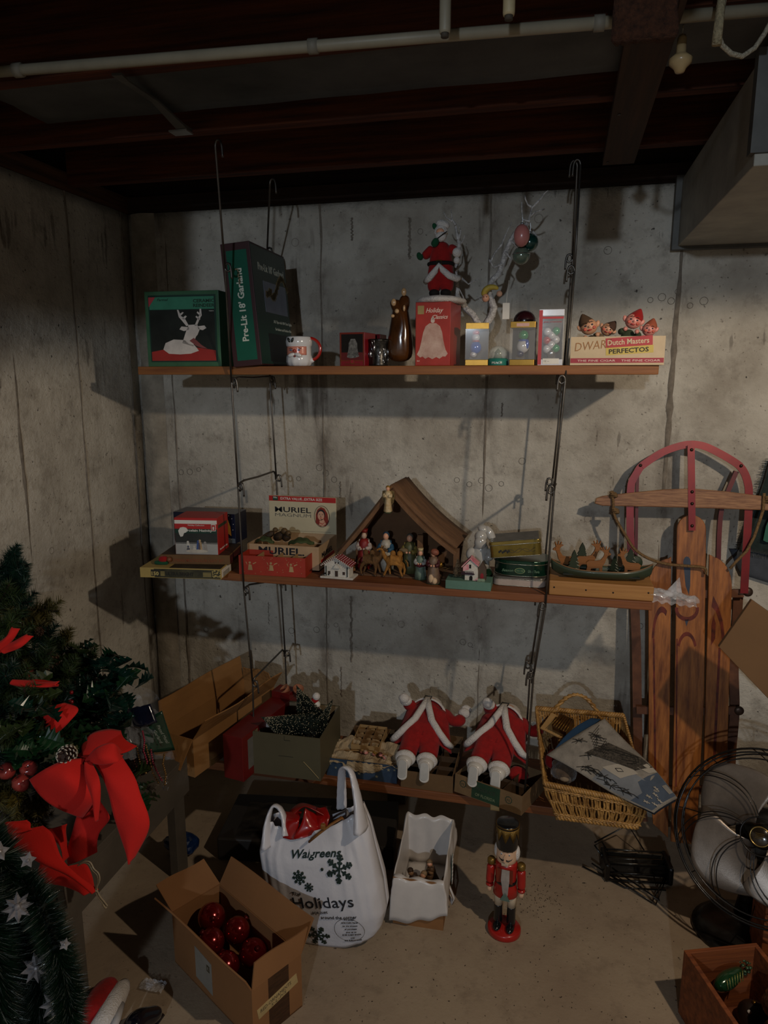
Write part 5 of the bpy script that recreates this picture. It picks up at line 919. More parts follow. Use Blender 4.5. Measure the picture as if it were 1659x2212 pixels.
for k, (x, y, a, lb) in enumerate([(-.055, .155, .3, 'terracotta clay pot lying behind the bottle brush trees'), (-.085, .150, -.6, 'second clay pot tipped left behind the bottle brush trees')]):
    t = thing('clay_pot', lb, 'pot', inbox(x, y, hO+.012), rot=(.35, a, 0)); M().lathe([(.012, 0), (.016, .02), (.019, .022), (.020, .032), (.017, .032), (.014, .004), (0, .004)], 18).build('pot', mat('terracotta', '#a5694a', .8, var=.12), t, True)
t = thing('fabric_doll', 'tan cloth doll piece lying at the left inside olive carton', 'doll', inbox(-.070, -.03, hO-.03)); skin('body', mat('cloth_tan', '#9c7654', .9, var=.2, sheen=.3), t, [(-.02,.01,0,.014,.012), (0,0,.006,.016,.014), (.024,-.01,.002,.012,.012)], chain(3)); M().lathe([(.012, 0), (.008, .02), (0, .034)], 12, (-.028, .0, .004)).build('white_cap', FUR, t, True)
# divided cartons and tissue box
DV = mat('divider_board', '#8d6b43', .85, var=.12, scale=10); DVD = mat('divider_dark', '#4c3722', .85, var=.15)
def cells(t, w, d, h, nx, ny, z0=.002, k=.0016, m=DV):
    for i in range(1, nx): M().box((-w/2+w*i/nx, 0, z0+h/2), (k, d-.006, h)).build('divider', m, t)
    for j in range(1, ny): M().box((0, -d/2+d*j/ny, z0+h/2), (w-.006, k, h)).build('divider', m, t)
A = az(742, 1648, Z3+.001); A = V((A.x, -.40, Z3)); t, F = tray('divided_carton', 'wide low divided carton against the wall under the small tray', mat('tray_brown', '#6b5032', .85, var=.12), (at(735, 1640, -.40).x, -.405, Z3), 0, .225, .20, .052, .003); cells(t, .22, .195, .045, 5, 4)
t, F = tray('divided_tray', 'small tan divided tray with paper wrapped ornaments on top', mat('tray_tan', '#a88656', .8, var=.08), V((at(758, 1610, -.40).x, -.398, Z3+.055)), .0, .102, .125, .036, .002, tilt=.10); cells(t, .10, .122, .036, 3, 4); w_ = .102
txt(t, 'FANCY GLASS ORNAMENTS', mat('ink_brown2', '#5a4326', .7, var=0), F['f'], .024, .015, .055, .005, 1)
tl = t.location.copy(); n_ = 0
for i in range(3):
    for j in range(4):
        if (i+j) % 4 == 3: continue
        n_ += 1; q = M(); rr = random.Random(n_); q.ell((0, 0, 0), (.013, .012, .012), 10)
        for k, v in enumerate(q.v): q.v[k] = v*(1+.22*nz(v*120, 1, n_))
        tt = thing('wrapped_ornament', 'tissue wrapped ornament in the %s cell of the %s row of the small tray' % (['left', 'middle', 'right'][i], ['front', 'second', 'third', 'back'][j]), 'ornament', (tl.x-.034+.034*i, tl.y-.046+.0305*j, tl.z+.020+.1*(-.046+.0305*j)), 0, 'tissue wrapped ornaments in the small tray'); q.build('tissue', mat('tissue_cell', '#b39870', .9, var=.2, scale=60), tt, False)
t = thing('curved_card', 'curved tan cardboard strip lying behind the blue starry box', 'cardboard', (at(794, 1625, -.42).x, -.418, Z3+.062)); q = M(); q.grid(lambda u, v: V(((u-.5)*.17, .012*math.sin(v*PI), .004-.012*v+.008*math.sin(u*PI))), 20, 6); q.build('strip', mat('strip_tan', '#a27b49', .85, var=.12), t, True, solid=.003); M().box((0, .012, -.036), (.15, .012, .05)).build('card_stand', DVD, t)
BLU = mat('star_blue', '#33465c', .6, var=.25, scale=20)
t, w, h, F = fbox('blue_starry_box', 'blue starry box filled with tan tissue and doll heads', BLU, (706, 1674), (857, 1693), 1646, .115, Z3, opened=.003)
STR = mat('star_gold', '#8f8a72', .6, var=.1)
def star(cx, cy, r, n=5, r2=.4): return [(cx+(r if k % 2 == 0 else r*r2)*math.sin(PI*k/n), cy+(r if k % 2 == 0 else r*r2)*math.cos(PI*k/n)) for k in range(2*n)]
rr = random.Random(6); dpoly(t, 'printed_star', STR, F['f'], [star(.012+k*(w-.02)/11, rr.uniform(.008, h-.008), rr.uniform(.004, .008)) for k in range(12)])
TIS = mat('tissue_paper', '#b39b78', .9, var=.2, scale=20, bump=.3, bscale=60)
q = M(); q.grid(lambda u, v: V(((u-.5)*w*1.04, (v-.5)*.115*1.02-.006*(1-v), h-.006+.018*nz((u*6, v*4, 1))+.024*v*v+.010*nz((u*15, v*9, 2))-(.020*max(0, .15-v)/.15 if .25 < u < .62 else 0))), 40, 14); q.build('tissue_paper', TIS, t, False, solid=.0012)
q = M(); q.grid(lambda u, v: V((-w*.20+w*.5*u, -.0585-.006*math.sin(v*3)-.003*nz((u*9, v*6, 3)), h-.002-v*(.014+.022*math.sin(u*PI)**.7)+.004*nz((u*12, v*5, 6)))), 24, 8); q.build('tissue_overhang', TIS, t, False, solid=.0012)
bb = t.location.copy(); bh = h
for k, (x, y, r, hair, lb) in enumerate([(-.010, .0, .3, '#c9a06a', 'doll head with blonde hair lying leftmost on the tissue'), (.006, -.008, -.6, '#d0a890', 'pink doll head beside the blonde one on the tissue'), (.036, -.010, .5, '#b58a3c', 'yellow haired doll head in the middle of the tissue'), (.058, -.006, -.3, '#6a2f24', 'auburn haired doll head right of the yellow one'), (.074, -.012, .9, '#c3a58a', 'small bald doll head rightmost on the tissue')]):
    t = thing('doll_head', lb, 'doll head', (bb.x+x, bb.y+y-.01, Z3+bh+.010+.004*math.sin(k)), rot=(.9, r, 0)); M().ell((0,0,0), (.0075, .007, .009), 10).build('head', F2, t, True); M().ell((0, .003, .003), (.0082, .006, .0085), 10).build('hair', mat('dh%d' % k, hair, .6, var=.3, scale=150), t, True); M().cyl((0, 0, -.014), (0, 0, -.006), .003, n=8).build('neck', F2, t, True); [M().ell((s*.003, -.0065, .001), .001, 5).build('eye', BLACK, t) for s in (-1, 1)]
# two headless-looking santas lying with their boots to the room
TRAY2 = mat('tray_brown'  , '#6b5032'); BOOT = mat('boot_white', '#cfc9c0', .35, coat=.3, var=.06); RIB = mat('sole_clear', '#b9b6b0', .25, coat=.6, var=.1)
def santa(lab, loc, rz, s, spread=0, armL=((-.062, .18, .115), (-.072, .15, .15)), flip=1):
    t = thing('plush_santa', lab, 'plush figure', loc, rz, 'red plush santas lying on the lowest shelf', s=s)
    skin('suit', PL, t, [(0,.15,.105,.050,.042), (0,.10,.078,.058,.045), (0,.04,.055,.050,.038), (0,.22,.115,.040,.036), (-.030,-.005,.045,.034,.030), (-.036,-.055,.032,.030,.027), (-.036,-.085,.026,.026,.024), (.030,-.005,.045,.034,.030), (.036,-.055,.032,.030,.027), (.036,-.085,.026,.026,.024)], [(3,0),(0,1),(1,2),(2,4),(4,5),(5,6),(2,7),(7,8),(8,9)])
    M().ell((0, .275, .085), (.042, .042, .040), 16).build('head', FUR, t, True); M().ell((0, .215, .125), (.036, .030, .018), 14).build('beard', FUR, t, True); M().ell((0, .255, .118), (.022, .018, .014), 12).build('face', SKINM, t, True)
    for sx, knee in ((-1, 0), (1, 0)):
        x = sx*.037; y0 = -.095
        q = M(); q.tube([(x, y0+.014, .030), (x, y0, .028), (x, y0-.018, .026)], [.030, .037, .030], 18); q.build('fur_cuff', FUR, t, True)
        q = M(); q.tube([(x, y0-.008, .026), (x, y0-.028, .024), (x, y0-.045, .022)], [.029, .026, .022], 18); b = q.build('boot', BOOT, t, True)
        # sole: rounded slab standing upright, toe up
        pts = [(.0165*math.cos(a), (.014 if math.sin(a) > 0 else -.034)+.0165*math.sin(a)) for a in [2*PI*k/24 for k in range(24)]]
        q = M(); q.prism(pts, .013, Matrix.Translation((x, y0-.046, .016)) @ frame((0,0,0), (1,0,0), (0,.30,1))); q.build('boot_foot', BOOT, t, bevel=.003)
        q = M(); q.prism([(a*.80, b_*.86+.002) for a, b_ in pts], .002, Matrix.Translation((x, y0-.059, .020)) @ frame((0,0,0), (1,0,0), (0,.30,1))); q.build('sole', RIB, t, bevel=.0006); M().ell((x, y0-.0525, -.014), (.0030, .0015, .0030), 8).build('sole_hole', BLACK, t)
    q = M(); q.tube([V((.064*math.sin(a), .176+.004*math.cos(a*2), .100+.064*math.cos(a))) for a in [-1.9+3.8*k/20 for k in range(21)]], .0085, 8, flat=(1, .5)); q.build('belt', FUR, t, True)
    M().tube([(-.012, .162, .171), (.012, .162, .171), (.012, .190, .170), (-.012, .190, .170)], .0026, 6, True).build('buckle', mat('buckle_dark', '#4a453c', .35, .8), t)
    # open coat skirts with fur edging
    for sx in (-1, 1):
        q = M(); q.grid(lambda u, v: V((sx*(.006+.070*u+.030*v*u), .165-.17*v+.02*u*v, .148-.050*u*u-.055*v-.040*u*v+.004*math.sin(u*9+v*5))), 12, 12); q.build('coat_skirt', PL, t, True, solid=.006)
        q = M(); q.tube([(sx*.003, .160, .168), (sx*.012, .12, .150), (sx*.030, .065, .122), (sx*.062, .025, .092), (sx*.092, .010, .055), (sx*.104, .028, .032)], [.010, .012, .013, .013, .013, .012], 10); q.build('fur_trim', FUR, t, True)
    for sx, pts in ((-1, armL), (1, ((.075, .165, .085), (.118, .135, .085), (.128, .175, .10)))):
        P_ = [(sx*.046, .205, .100, .026, .026)]+[(p[0], p[1], p[2], .024, .022) for p in pts]; skin('sleeve', PL, t, P_, chain(len(P_)))
        e = V(pts[-1]); d = (e-V(pts[-2])).normalized(); M().ell(e+d*.018, .023, 12).build('fur_cuff', FUR, t, True); M().ell(e+d*.040, (.020, .018, .022), 12).build('mitten', FUR, t, True)
    t.scale = (s*1.2, s, s)
    return t
t, F = tray('divided_carton', 'brown divided carton under the left plush figure', TRAY2, (at(867, 1690, -.475).x, -.485, Z3), 0, .175, .27, .060, .003); cells(t, .17, .265, .05, 3, 4, m=DVD)
c = at(925, 1640, -.36); santa('red plush santa lying upright boots forward in the flat divided carton', (at(912, 1600, -.33).x, -.365, Z3+.060), .0, .83)
GRL = mat('label_green', '#24432c', .6, var=.2)
tp = at(1050, 1700, -.52); t, F = tray('printed_carton', 'tilted kraft carton with dark green printed label, under the right plush figure', mat('kraft_dark', '#7c6141', .85, var=.15), (at(975, 1690, -.49).x+.01, -.49, Z3+.004), -.36, .235, .20, .062, .003, tilt=-.08); cells(t, .23, .195, .045, 3, 2, m=DVD)
P = F['f']; dpoly(t, 'green_label', GRL, P, rect(.062, .002, .160, .060)); ib = mat('ink_dkgreen', '#2f3a2a', .7, var=0); txt(t, 'PRODUCE', ib, P, .07, .033, .075, .011, 3, .03); txt(t, 'OF FLORIDA', mat('ink_sage2', '#6f7a5c', .7, var=0), P, .075, .012, .07, .010, 3)
for cx_ in (.030, .190): q = M(); [q.prism([(cx_+r*math.cos(a), .036+r*math.sin(a)) for r, a in [((.013 if j % 2 else .011), 2*PI*j/20) for j in range(20)]], LAY, P)]; q.build('round_emblem', ib, t); dpoly(t, 'round_emblem', mat('kraft_dark'  , '#7c6141'), P, circ(cx_, .036, .009), 2); txt(t, 'FS', ib, P, cx_-.005, .032, .010, .007, 3)
tc_ = t.location.copy()
tt = thing('masking_tape', 'piece of cream tape stuck under the green labelled carton', 'tape', (at(1070, 1730, YF).x, YF-.0015, Z3-.024)); q = M(); q.grid(lambda u, v: V(((u-.5)*.03, -.002*math.sin(v*3), .028-.040*v)), 6, 6); q.build('strip', mat('tape_cream', '#b99f6c', .7), tt, True, solid=.001)
santa('red plush santa lying tilted across the green labelled carton', (at(1075, 1600, -.33).x-.008, -.385, Z3+.075), -.16, .83, armL=((-.050, .19, .130), (-.050, .15, .165)))
t = thing('red_cloth', 'dark red velvet cloth lump behind the tilted carton', 'cloth', (at(1118, 1670, -.37).x, -.37, Z3+.03)); q = M(); q.ell((0,0,0), (.035, .03, .028), 14)
for k, v in enumerate(q.v): q.v[k] = v*(1+.2*nz(v*40, 1, 2))
q.build('cloth', PL, t, True)
# ---------------- wicker basket ----------------
WK = mat('wicker', '#c49654', .5, var=.35, scale=40, bump=.3, bscale=120, coat=.2, col2='#6e4a22'); WKD = mat('wicker_dark', '#6b4a26', .7, var=.3)
rTL, rTR, rBL, rBR = at(1158, 1530, -.26), at(1347, 1546, -.26), at(1176, 1693, -.56), at(1400, 1738, -.56)
bBL, bBR = at(1203, 1764, -.545), at(1377, 1786, -.545); dpt = (rTL-rBL)*.80+V((0, 0, -.01)); bTL, bTR = bBL+dpt+V((-.0, 0, -.035)), bBR+dpt+V((-.01, 0, -.035))
t = thing('wicker_basket', 'rectangular wicker basket with arched handle on the lowest shelf right end', 'basket', (bBL+bTR)/2); O = t.location.copy()
loop_r = [rBL, rBR, rTR, rTL]; loop_b = [bBL, bBR, bTR, bTL]
def lerp_loop(lp, s):
    i = int(s) % 4; f = s-int(s); return lp[i].lerp(lp[(i+1) % 4], f)
def braid(lp, r, name, tw=34, m=WK, off_=0):
    for ph in (0, PI*2/3, PI*4/3):
        q = M(); q.tube([lerp_loop(lp, 4*k/320)-O+V((0, math.cos(ph+k*2*PI*tw/320*1.0)*r, math.sin(ph+k*2*PI*tw/320)*r+off_)) for k in range(320)], r*.75, 5, True); q.build(name, m, t, True)
braid(loop_r, .0058, 'rim_braid', 48); braid(loop_b, .006, 'base_braid', 30); 
q = M()
for sd, n in ((0, 34), (1, 26), (2, 34), (3, 26)):
    for k in range(n):
        s = sd+(k+.5)/n; a, b = lerp_loop(loop_r, s)-O, lerp_loop(loop_b, s+.004*math.sin(k*2.3))-O; mid = (a+b)/2; outw = (mid-V((0,0,mid.z))).normalized()*.006; w2 = V((.0035*math.sin(k*1.7), 0, 0))
        q.tube([a, a.lerp(b, .35)+outw+w2, a.lerp(b, .7)+outw*.8-w2, b], .0036, 5, cap=False)
q.build('stakes', WK, t, True)
for lv, nn in ((.10, 3), (.48, 2), (.88, 3)):
    for j in range(nn):
        q = M(); pr = []
        for k in range(240):
            s = 4*k/240; a, b = lerp_loop(loop_r, s)-O, lerp_loop(loop_b, s)-O; p = a.lerp(b, lv+.028*j); outw = (p-V((0,0,p.z))).normalized(); pr.append(p+outw*(.005+.0035*math.sin(k*1.65+j*PI)))
        q.tube(pr, .0026, 5, True); q.build('weaver', WK, t, True)
q = M(); q.add([p-O+V((0, 0, .004)) for p in loop_b], [(0, 1, 2, 3)]); q.build('basket_floor', WKD, t, solid=.004)
hl_, hr_ = rTL.lerp(rTR, .19), rTL.lerp(rTR, .74); tip = at(1238, 1497, -.26)
for ph in (0, PI):
    q = M(); q.tube([hl_.lerp(hr_, u)-O+V((0, 0, -.02+(.072+.0)*math.sin(u*PI)**.75*1.15))+V((math.cos(ph+u*34)*.0045, math.sin(ph+u*34)*.0045, 0)) for u in [k/60 for k in range(61)]], .0048, 6); q.build('handle', WK, t, True)
# things in the basket
cB = (rTL+rTR+rBL+rBR)/4
tt = thing('cut_crystal_box', 'brown glossy patterned box on a kraft card in the basket', 'box', rTL.lerp(rBR, .24)+V((.0, -.01, .012)), rot=(.45, .12, -.5)); M().box((-.012, 0, -.004), (.085, .075, .006)).build('kraft_card', mat('card_kraft', '#a9834f', .8), tt, bevel=.001); M().box((.012, .0, .016), (.052, .058, .034)).build('box', mat('brown_gloss', '#4a2c14', .2, var=.6, scale=60, coat=1), tt, bevel=.003)
q = M(); [q.tube([(.012-.027+.009*k, -.030, .034), (.012-.020+.007*k, .029, .034)], .0012, 5) for k in range(7)]; q.build('gold_strap', GOLD, tt, True)
tt = thing('plush_animal', 'brown grey plush animal head low in the basket under the stocking', 'plush toy', rBL.lerp(rTR, .26)+V((-.005, .01, -.030)), s=1.1); M().ell((0,0,0), (.036, .034, .034), 18).build('head', mat('plush_brown', '#5f4b3a', .95, sheen=.5, var=.3, scale=60, bump=1, bscale=200), tt, True); M().ell((-.026, 0, .022), (.010, .006, .012), 10).build('ear', mat('plush_brown', '#5f4b3a'), tt, True); M().ell((0, -.028, -.006), (.014, .010, .010), 12).build('muzzle', mat('plush_tan', '#8d7a64', .95), tt, True)
tt = thing('red_plush', 'dark red plush item at the left inside the basket', 'plush toy', rBL.lerp(rTL, .45)+V((.045, 0, -.045))); skin('body', PL, tt, [(0,0,-.03,.026,.022), (.0,.02,.0,.030,.024), (.02,.05,.012,.022,.020)], chain(3)); M().ell((-.004, -.02, -.024), (.006, .02, .010), 10, R3(.3, 0, 0)).build('white_tail', FUR, tt, True)
# tapestry stocking over the rim
c00, c10, c01, c11 = at(1181, 1631, -.50), at(1306, 1553, -.40), at(1412, 1758, -.60), at(1463, 1723, -.545)
tt = thing('tapestry_stocking', 'grey tapestry stocking with village scene draped across the basket', 'stocking', c00.lerp(c11, .5)); O2 = tt.location.copy()
def SS(u, v, h=0):
    u = .04+.92*u if h < -.01 else u    # u across, v along
    p = c00.lerp(c10, u).lerp(c01.lerp(c11, u), v); b = math.sin(PI*v)**.8*.022*math.sin(PI*min(1, u*1.0))+.006*math.sin(v*7+u*3)
    return p-O2+V((-.004*math.sin(u*5), -.35, .9))*(b+h)+V((.012*math.sin(v*PI)*(.5-u)*-1, 0, 0))
TAP = mat('tapestry', '#8f877c', .95, var=.2, scale=30, bump=.4, bscale=300); q = M(); q.grid(lambda u, v: SS(u, v), 24, 30); q.build('front_cloth', TAP, tt, True, solid=.005)
q = M(); q.grid(lambda u, v: SS(u, v, -.012-.006*math.sin(PI*u)*math.sin(PI*v)), 18, 20); q.build('back_cloth', mat('back_navy', '#101a26', .95, var=.15), tt, True, solid=.004)
def patch(name, m, uv, h=.0035):
    q = M(); n = len(uv); cu = sum(a for a, b in uv)/n; cv = sum(b for a, b in uv)/n; ring = []
    for k in range(n):
        a, b = uv[k], uv[(k+1) % n]; ring += [a, ((a[0]+b[0])/2, (a[1]+b[1])/2)]
    N_ = len(ring); vs = [SS(cu, cv, h)]+[SS(cu+(a-cu)*.5, cv+(b-cv)*.5, h) for a, b in ring]+[SS(a, b, h) for a, b in ring]
    q.add(vs, [(0, 1+k, 1+(k+1) % N_) for k in range(N_)]+[(1+k, 1+N_+k, 1+N_+(k+1) % N_, 1+(k+1) % N_) for k in range(N_)]); q.build(name, m, tt, True)
TB = mat('tap_blue', '#4a5462', .95, var=.15); TG = mat('tap_grey', '#77797c', .95, var=.15); TD = mat('tap_dark', '#2a2620', .95, var=.3, scale=80); TDD = mat('tap_speck', '#544c42', .95, var=.6, scale=150); TL = mat('tap_light', '#a39a8c', .95, var=.1)
patch('woven_lake', TG, [(.02, .45), (.30, .44), (.55, .62), (.60, .80), (.25, .95), (.02, .80)]); patch('woven_ground', TB, [(.02, .80), (.30, .82), (.45, .72), (.98, .72), (.98, .98), (.02, .98)], .0045)
patch('woven_house', TL, [(.28, .42), (.62, .50), (.60, .66), (.30, .60)], .005); patch('woven_roof', TDD, [(.30, .22), (.72, .24), (.95, .52), (.98, .66), (.62, .62), (.48, .44)], .0055); patch('woven_band', TL, [(.70, .60), (.98, .60), (.98, .72), (.78, .70)], .005)
q = M(); rr = random.Random(9)
def line(pts, r=.0009): q.tube([SS(a, b, .0065) for a, b in pts], r, 4)
for a, b in ((.42, .08), (.68, .12), (.30, .26), (.12, .34), (.16, .50), (.08, .60), (.10, .70)):
    for k in range(9): an = rr.uniform(0, 2*PI); L = rr.uniform(.04, .11); line([(a, b), (a+L*math.cos(an)*.7+.01, b+L*math.sin(an)*.5), (min(.98, max(.02, a+L*math.cos(an))), b+L*math.sin(an)*.8)])
for k in range(6): line([(.85-.05*k, .04+.03*k), (.60-.03*k, .10+.03*k), (.75-.04*k, .20+.03*k), (.55-.02*k, .26+.02*k)])
for o_ in (0, .06): line([(.50+o_, .26), (.70, .34+o_), (.90-o_, .50), (.82-o_, .56), (.62, .46+o_)], .0014)
line([(.40, .50), (.46, .53), (.44, .57), (.38, .54), (.40, .50)]); 
for k in range(14): a, b = rr.uniform(.04, .5), rr.uniform(.3, .75); line([(a*.3+.02, b), (a*.3+.06, b+.05), (a*.3+.04, b+.10)])
q.build('dark_stitching', TD, tt); q = M()
for a, b in ((.15, .90), (.30, .88), (.45, .90), (.60, .86), (.22, .96), (.40, .96)):
    for k in range(5): an = 2*PI*k/5+a*9; q.tube([SS(a, b, .007), SS(a+.035*math.cos(an), b+.03*math.sin(an), .007)], .0016, 4)
for k in range(5): q.tube([SS(.80+.03*k, .86, .007), SS(.82+.03*k, .95, .007)], .001, 4)
q.build('pale_stitching', TL, tt)
cu0, cu1 = at(1199, 1622, -.49), at(1283, 1549, -.385)
q = M(); q.grid(lambda u, v: (cu0.lerp(cu1, u)-O2)+V((-.008*math.sin(u*PI)*v-.008*v, .0, .004*math.sin(u*PI)-.004+.008*v*math.sin(u*PI)))+V((.02*(1-v), -.002, -.002)), 16, 8); q.build('blue_cuff', mat('cuff_blue', '#16344f', .9, var=.12), tt, True, solid=.010)
# ---------------- sled leaning on the wall ----------------
def onp(px, py, P0, nrm): r = ray(px, py); return CAM+r*((V(P0)-CAM).dot(nrm)/r.dot(nrm))
sA = V((.46, -.055, 1.43)); sB = V((.46, -.215, 0)); sup = (sA-sB).normalized(); snr = V((1, 0, 0)).cross(sup).normalized()
SP = frame(sB, (1, 0, 0), sup); SPi = SP.inverted()
t = thing('wooden_sled', 'old wooden sled with red steel runners leaning upright on the wall', 'sled', sB)
TI = Matrix.Translation(-sB)
def sp(px, py, h=0): q = SPi @ onp(px, py, sB+snr*h, snr); return (q.x, q.y)
SLW = wood('sled_wood', '#ad6c33', '#653414', 'z', .5); RP = mat('runner_red', '#82161a', .38, .25, var=.22, scale=18, coat=.2, col2='#6a1518'); WR = mat('worn_wood', '#a87b54', .55, var=.4, scale=12, stretch=(1.5, 20, 20), col2='#5a2f18')
def slab(name, pts, th, h, m, label=None, bevel=.003):
    q = M(); q.prism([sp(*p) for p in pts], th, TI @ SP @ Matrix.Translation((0, 0, h))); return q.build(name, m, t, bevel=bevel, label=label)
def arcpx(cx, cy, rx, ry, a0, a1, n=10): return [(cx+rx*math.cos(math.radians(a0+(a1-a0)*k/n)), cy-ry*math.sin(math.radians(a0+(a1-a0)*k/n))) for k in range(n+1)]
slab('center_plank', arcpx(1490, 1142, 31, 31, 180, 0)+[(1517, 1500), (1500, 1815), (1446, 1808), (1454, 1500)], .012, .02, SLW, bevel=.002)
slab('side_plank', [(1447, 1200)]+arcpx(1445, 1262, 47, 58, 95, 180, 8)+[(1399, 1500), (1398, 1640), (1408, 1770), (1440, 1800), (1444, 1500)], .012, .02, SLW, bevel=.002)
slab('side_plank', [(1528, 1195)]+arcpx(1531, 1262, 45, 62, 80, 0, 8)+[(1573, 1380), (1566, 1640), (1562, 1800), (1512, 1812), (1520, 1500)], .012, .02, SLW, bevel=.002)
def sline(name, pts, wd, m, h, th=.005, label=None):
    """flat steel or wooden strip following photo points on the sled plane"""
    P_ = [V((*sp(*p), 0)) for p in pts]; P_ = crv(P_, 4) if len(P_) > 3 else P_; L, R_ = [], []
    for k in range(len(P_)):
        d = (P_[min(k+1, len(P_)-1)]-P_[max(k-1, 0)]).normalized(); n = V((-d.y, d.x, 0))*wd/2; L.append(P_[k]+n); R_.append(P_[k]-n)
    q = M(); o = []
    n = len(P_); X_ = TI @ SP
    vs = [X_ @ (v+V((0, 0, h))) for v in L+R_]+[X_ @ (v+V((0, 0, h+th))) for v in L+R_]; N2 = 2*n; fs = []
    for k in range(n-1): fs += [(k, k+1, n+k+1, n+k), (N2+k, N2+n+k, N2+n+k+1, N2+k+1), (k, N2+k, N2+k+1, k+1), (n+k, n+k+1, N2+n+k+1, N2+n+k)]
    fs += [(0, n, N2+n, N2), (n-1, N2+n-1, N2+2*n-1, 2*n-1)]
    q.add(vs, fs); return q.build(name, m, t, label=label)
arch = [(1364, 1190), (1362, 1130), (1362, 1085)]+[(1363, 1060), (1366, 1040), (1373, 1022), (1383, 1007), (1405, 991), (1430, 976), (1460, 965), (1488, 960), (1516, 964), (1545, 977), (1575, 994), (1592, 1006), (1604, 1024), (1611, 1048), (1612, 1072), (1611, 1110), (1606, 1200), (1602, 1278)]
sline('bow_runner', [(p[0]-3 if p[0] < 1372 else p[0], p[1]) for p in arch[:9]], .024, RP, .028); sline('bow_runner', arch[6:15], .024, RP, .030); sline('bow_runner', arch[13:], .024, RP, .028)
sline('left_runner', [(1376, 1020), (1374, 1085), (1373, 1150), (1372, 1210)], .010, mat('runner_dark', '#5c1216', .45, .2, var=.2), .004, .02); sline('right_runner', [(1588, 1018), (1570, 1060), (1556, 1100), (1551, 1150), (1549, 1215)], .014, mat('runner_dark', '#5c1216'), .004, .018)
sline('center_strap', [(1487, 962), (1488, 1050), (1489, 1143)], .022, RP, .044)
slab('steering_bar', [(1283, 1086), (1286, 1075), (1300, 1070), (1360, 1063), (1430, 1056), (1490, 1054), (1560, 1060), (1640, 1070), (1720, 1082), (1730, 1095), (1720, 1105), (1640, 1100), (1490, 1095), (1360, 1092), (1300, 1091)], .012, .034, WR, bevel=.003)
for p in ((1488, 972), (1489, 1061), (1489, 1086), (1489, 1133), (1381, 1005), (1595, 1006)):
    c = TI @ SP @ V((*sp(*p), .050 if abs(p[0]-1489) < 6 else .036)); M().ell(c, (.0055, .004, .0055), 10).build('rivet', mat('rivet', '#43362f', .4, .8), t, True)
for sx, pts in (('l', [(1372, 1300), (1376, 1400), (1378, 1530), (1382, 1700), (1392, 1780)]), ('r', [(1598, 1282), (1595, 1340), (1588, 1440), (1590, 1540), (1582, 1640), (1580, 1760)])): sline('side_rail', pts, .030, mat('rail_wood', '#6d4228', .6, var=.35, scale=20, col2='#43230f'), -.03, .014)
for y in (1278, 1530, 1700): sline('cross_brace', [(1374, y+1), (1490, y+4), (1604 if y < 1300 else 1588, y+2)], .026, mat('rail_wood', '#6d4228'), .002, .014)
for p in ((1613, 1277), (1594, 1532)): M().lathe([(.014, 0), (.016, .003), (.014, .007), (.006, .009), (0, .009)], 18).xf(TI @ SP @ Matrix.Translation((*sp(*p), .012))).build('pivot_bolt', mat('rivet2', '#55443a', .4, .7), t, True)
# flat painted marks on the planks
PRD = mat('faded_red', '#7c2c1a', .6, var=.4, scale=30); PBL = mat('faded_blue', '#3b4557', .6, var=.2)
def mark(name, m, pts): q = M(); q.prism([sp(*p, .033) for p in pts], .0006, TI @ SP @ Matrix.Translation((0, 0, .032))); q.build(name, m, t)
mark('blue_slot', PBL, arcpx(1484, 1214, 8, 12, 180, 0, 6)+[(1491, 1265), (1488, 1285), (1481, 1265)]); mark('blue_arrow', PBL, [(1479, 1338), (1488, 1338), (1483, 1353)])
for ri in (0, 1): a = arcpx(1484, 1316, 26, 26, 170, 370, 14); mark('red_scroll', PRD, a+arcpx(1484, 1316, 19, 17, 370, 170, 14)) if ri == 0 else mark('red_scroll', PRD, arcpx(1484, 1410, 22, 45, 20, 160, 14)+arcpx(1484, 1410, 17, 36, 160, 20, 14))
mark('red_scroll', PRD, [(1541, 1287), (1552, 1310), (1561, 1340), (1566, 1380), (1560, 1390), (1556, 1350), (1546, 1320), (1537, 1310)]); mark('red_scroll', PRD, [(1541, 1330), (1546, 1345), (1545, 1380), (1536, 1395), (1537, 1350)])
mark('red_scroll', PRD, arcpx(1430, 1385, 22, 75, 175, 60, 12)+arcpx(1430, 1385, 17, 62, 60, 175, 12)); mark('red_line', PRD, [(1410, 1380), (1414, 1380), (1418, 1700), (1414, 1700)]); mark('red_line', PRD, [(1461, 1380), (1464, 1380), (1462, 1700), (1459, 1700)]); mark('red_line', PRD, [(1552, 1400), (1557, 1400), (1546, 1640), (1540, 1640)])
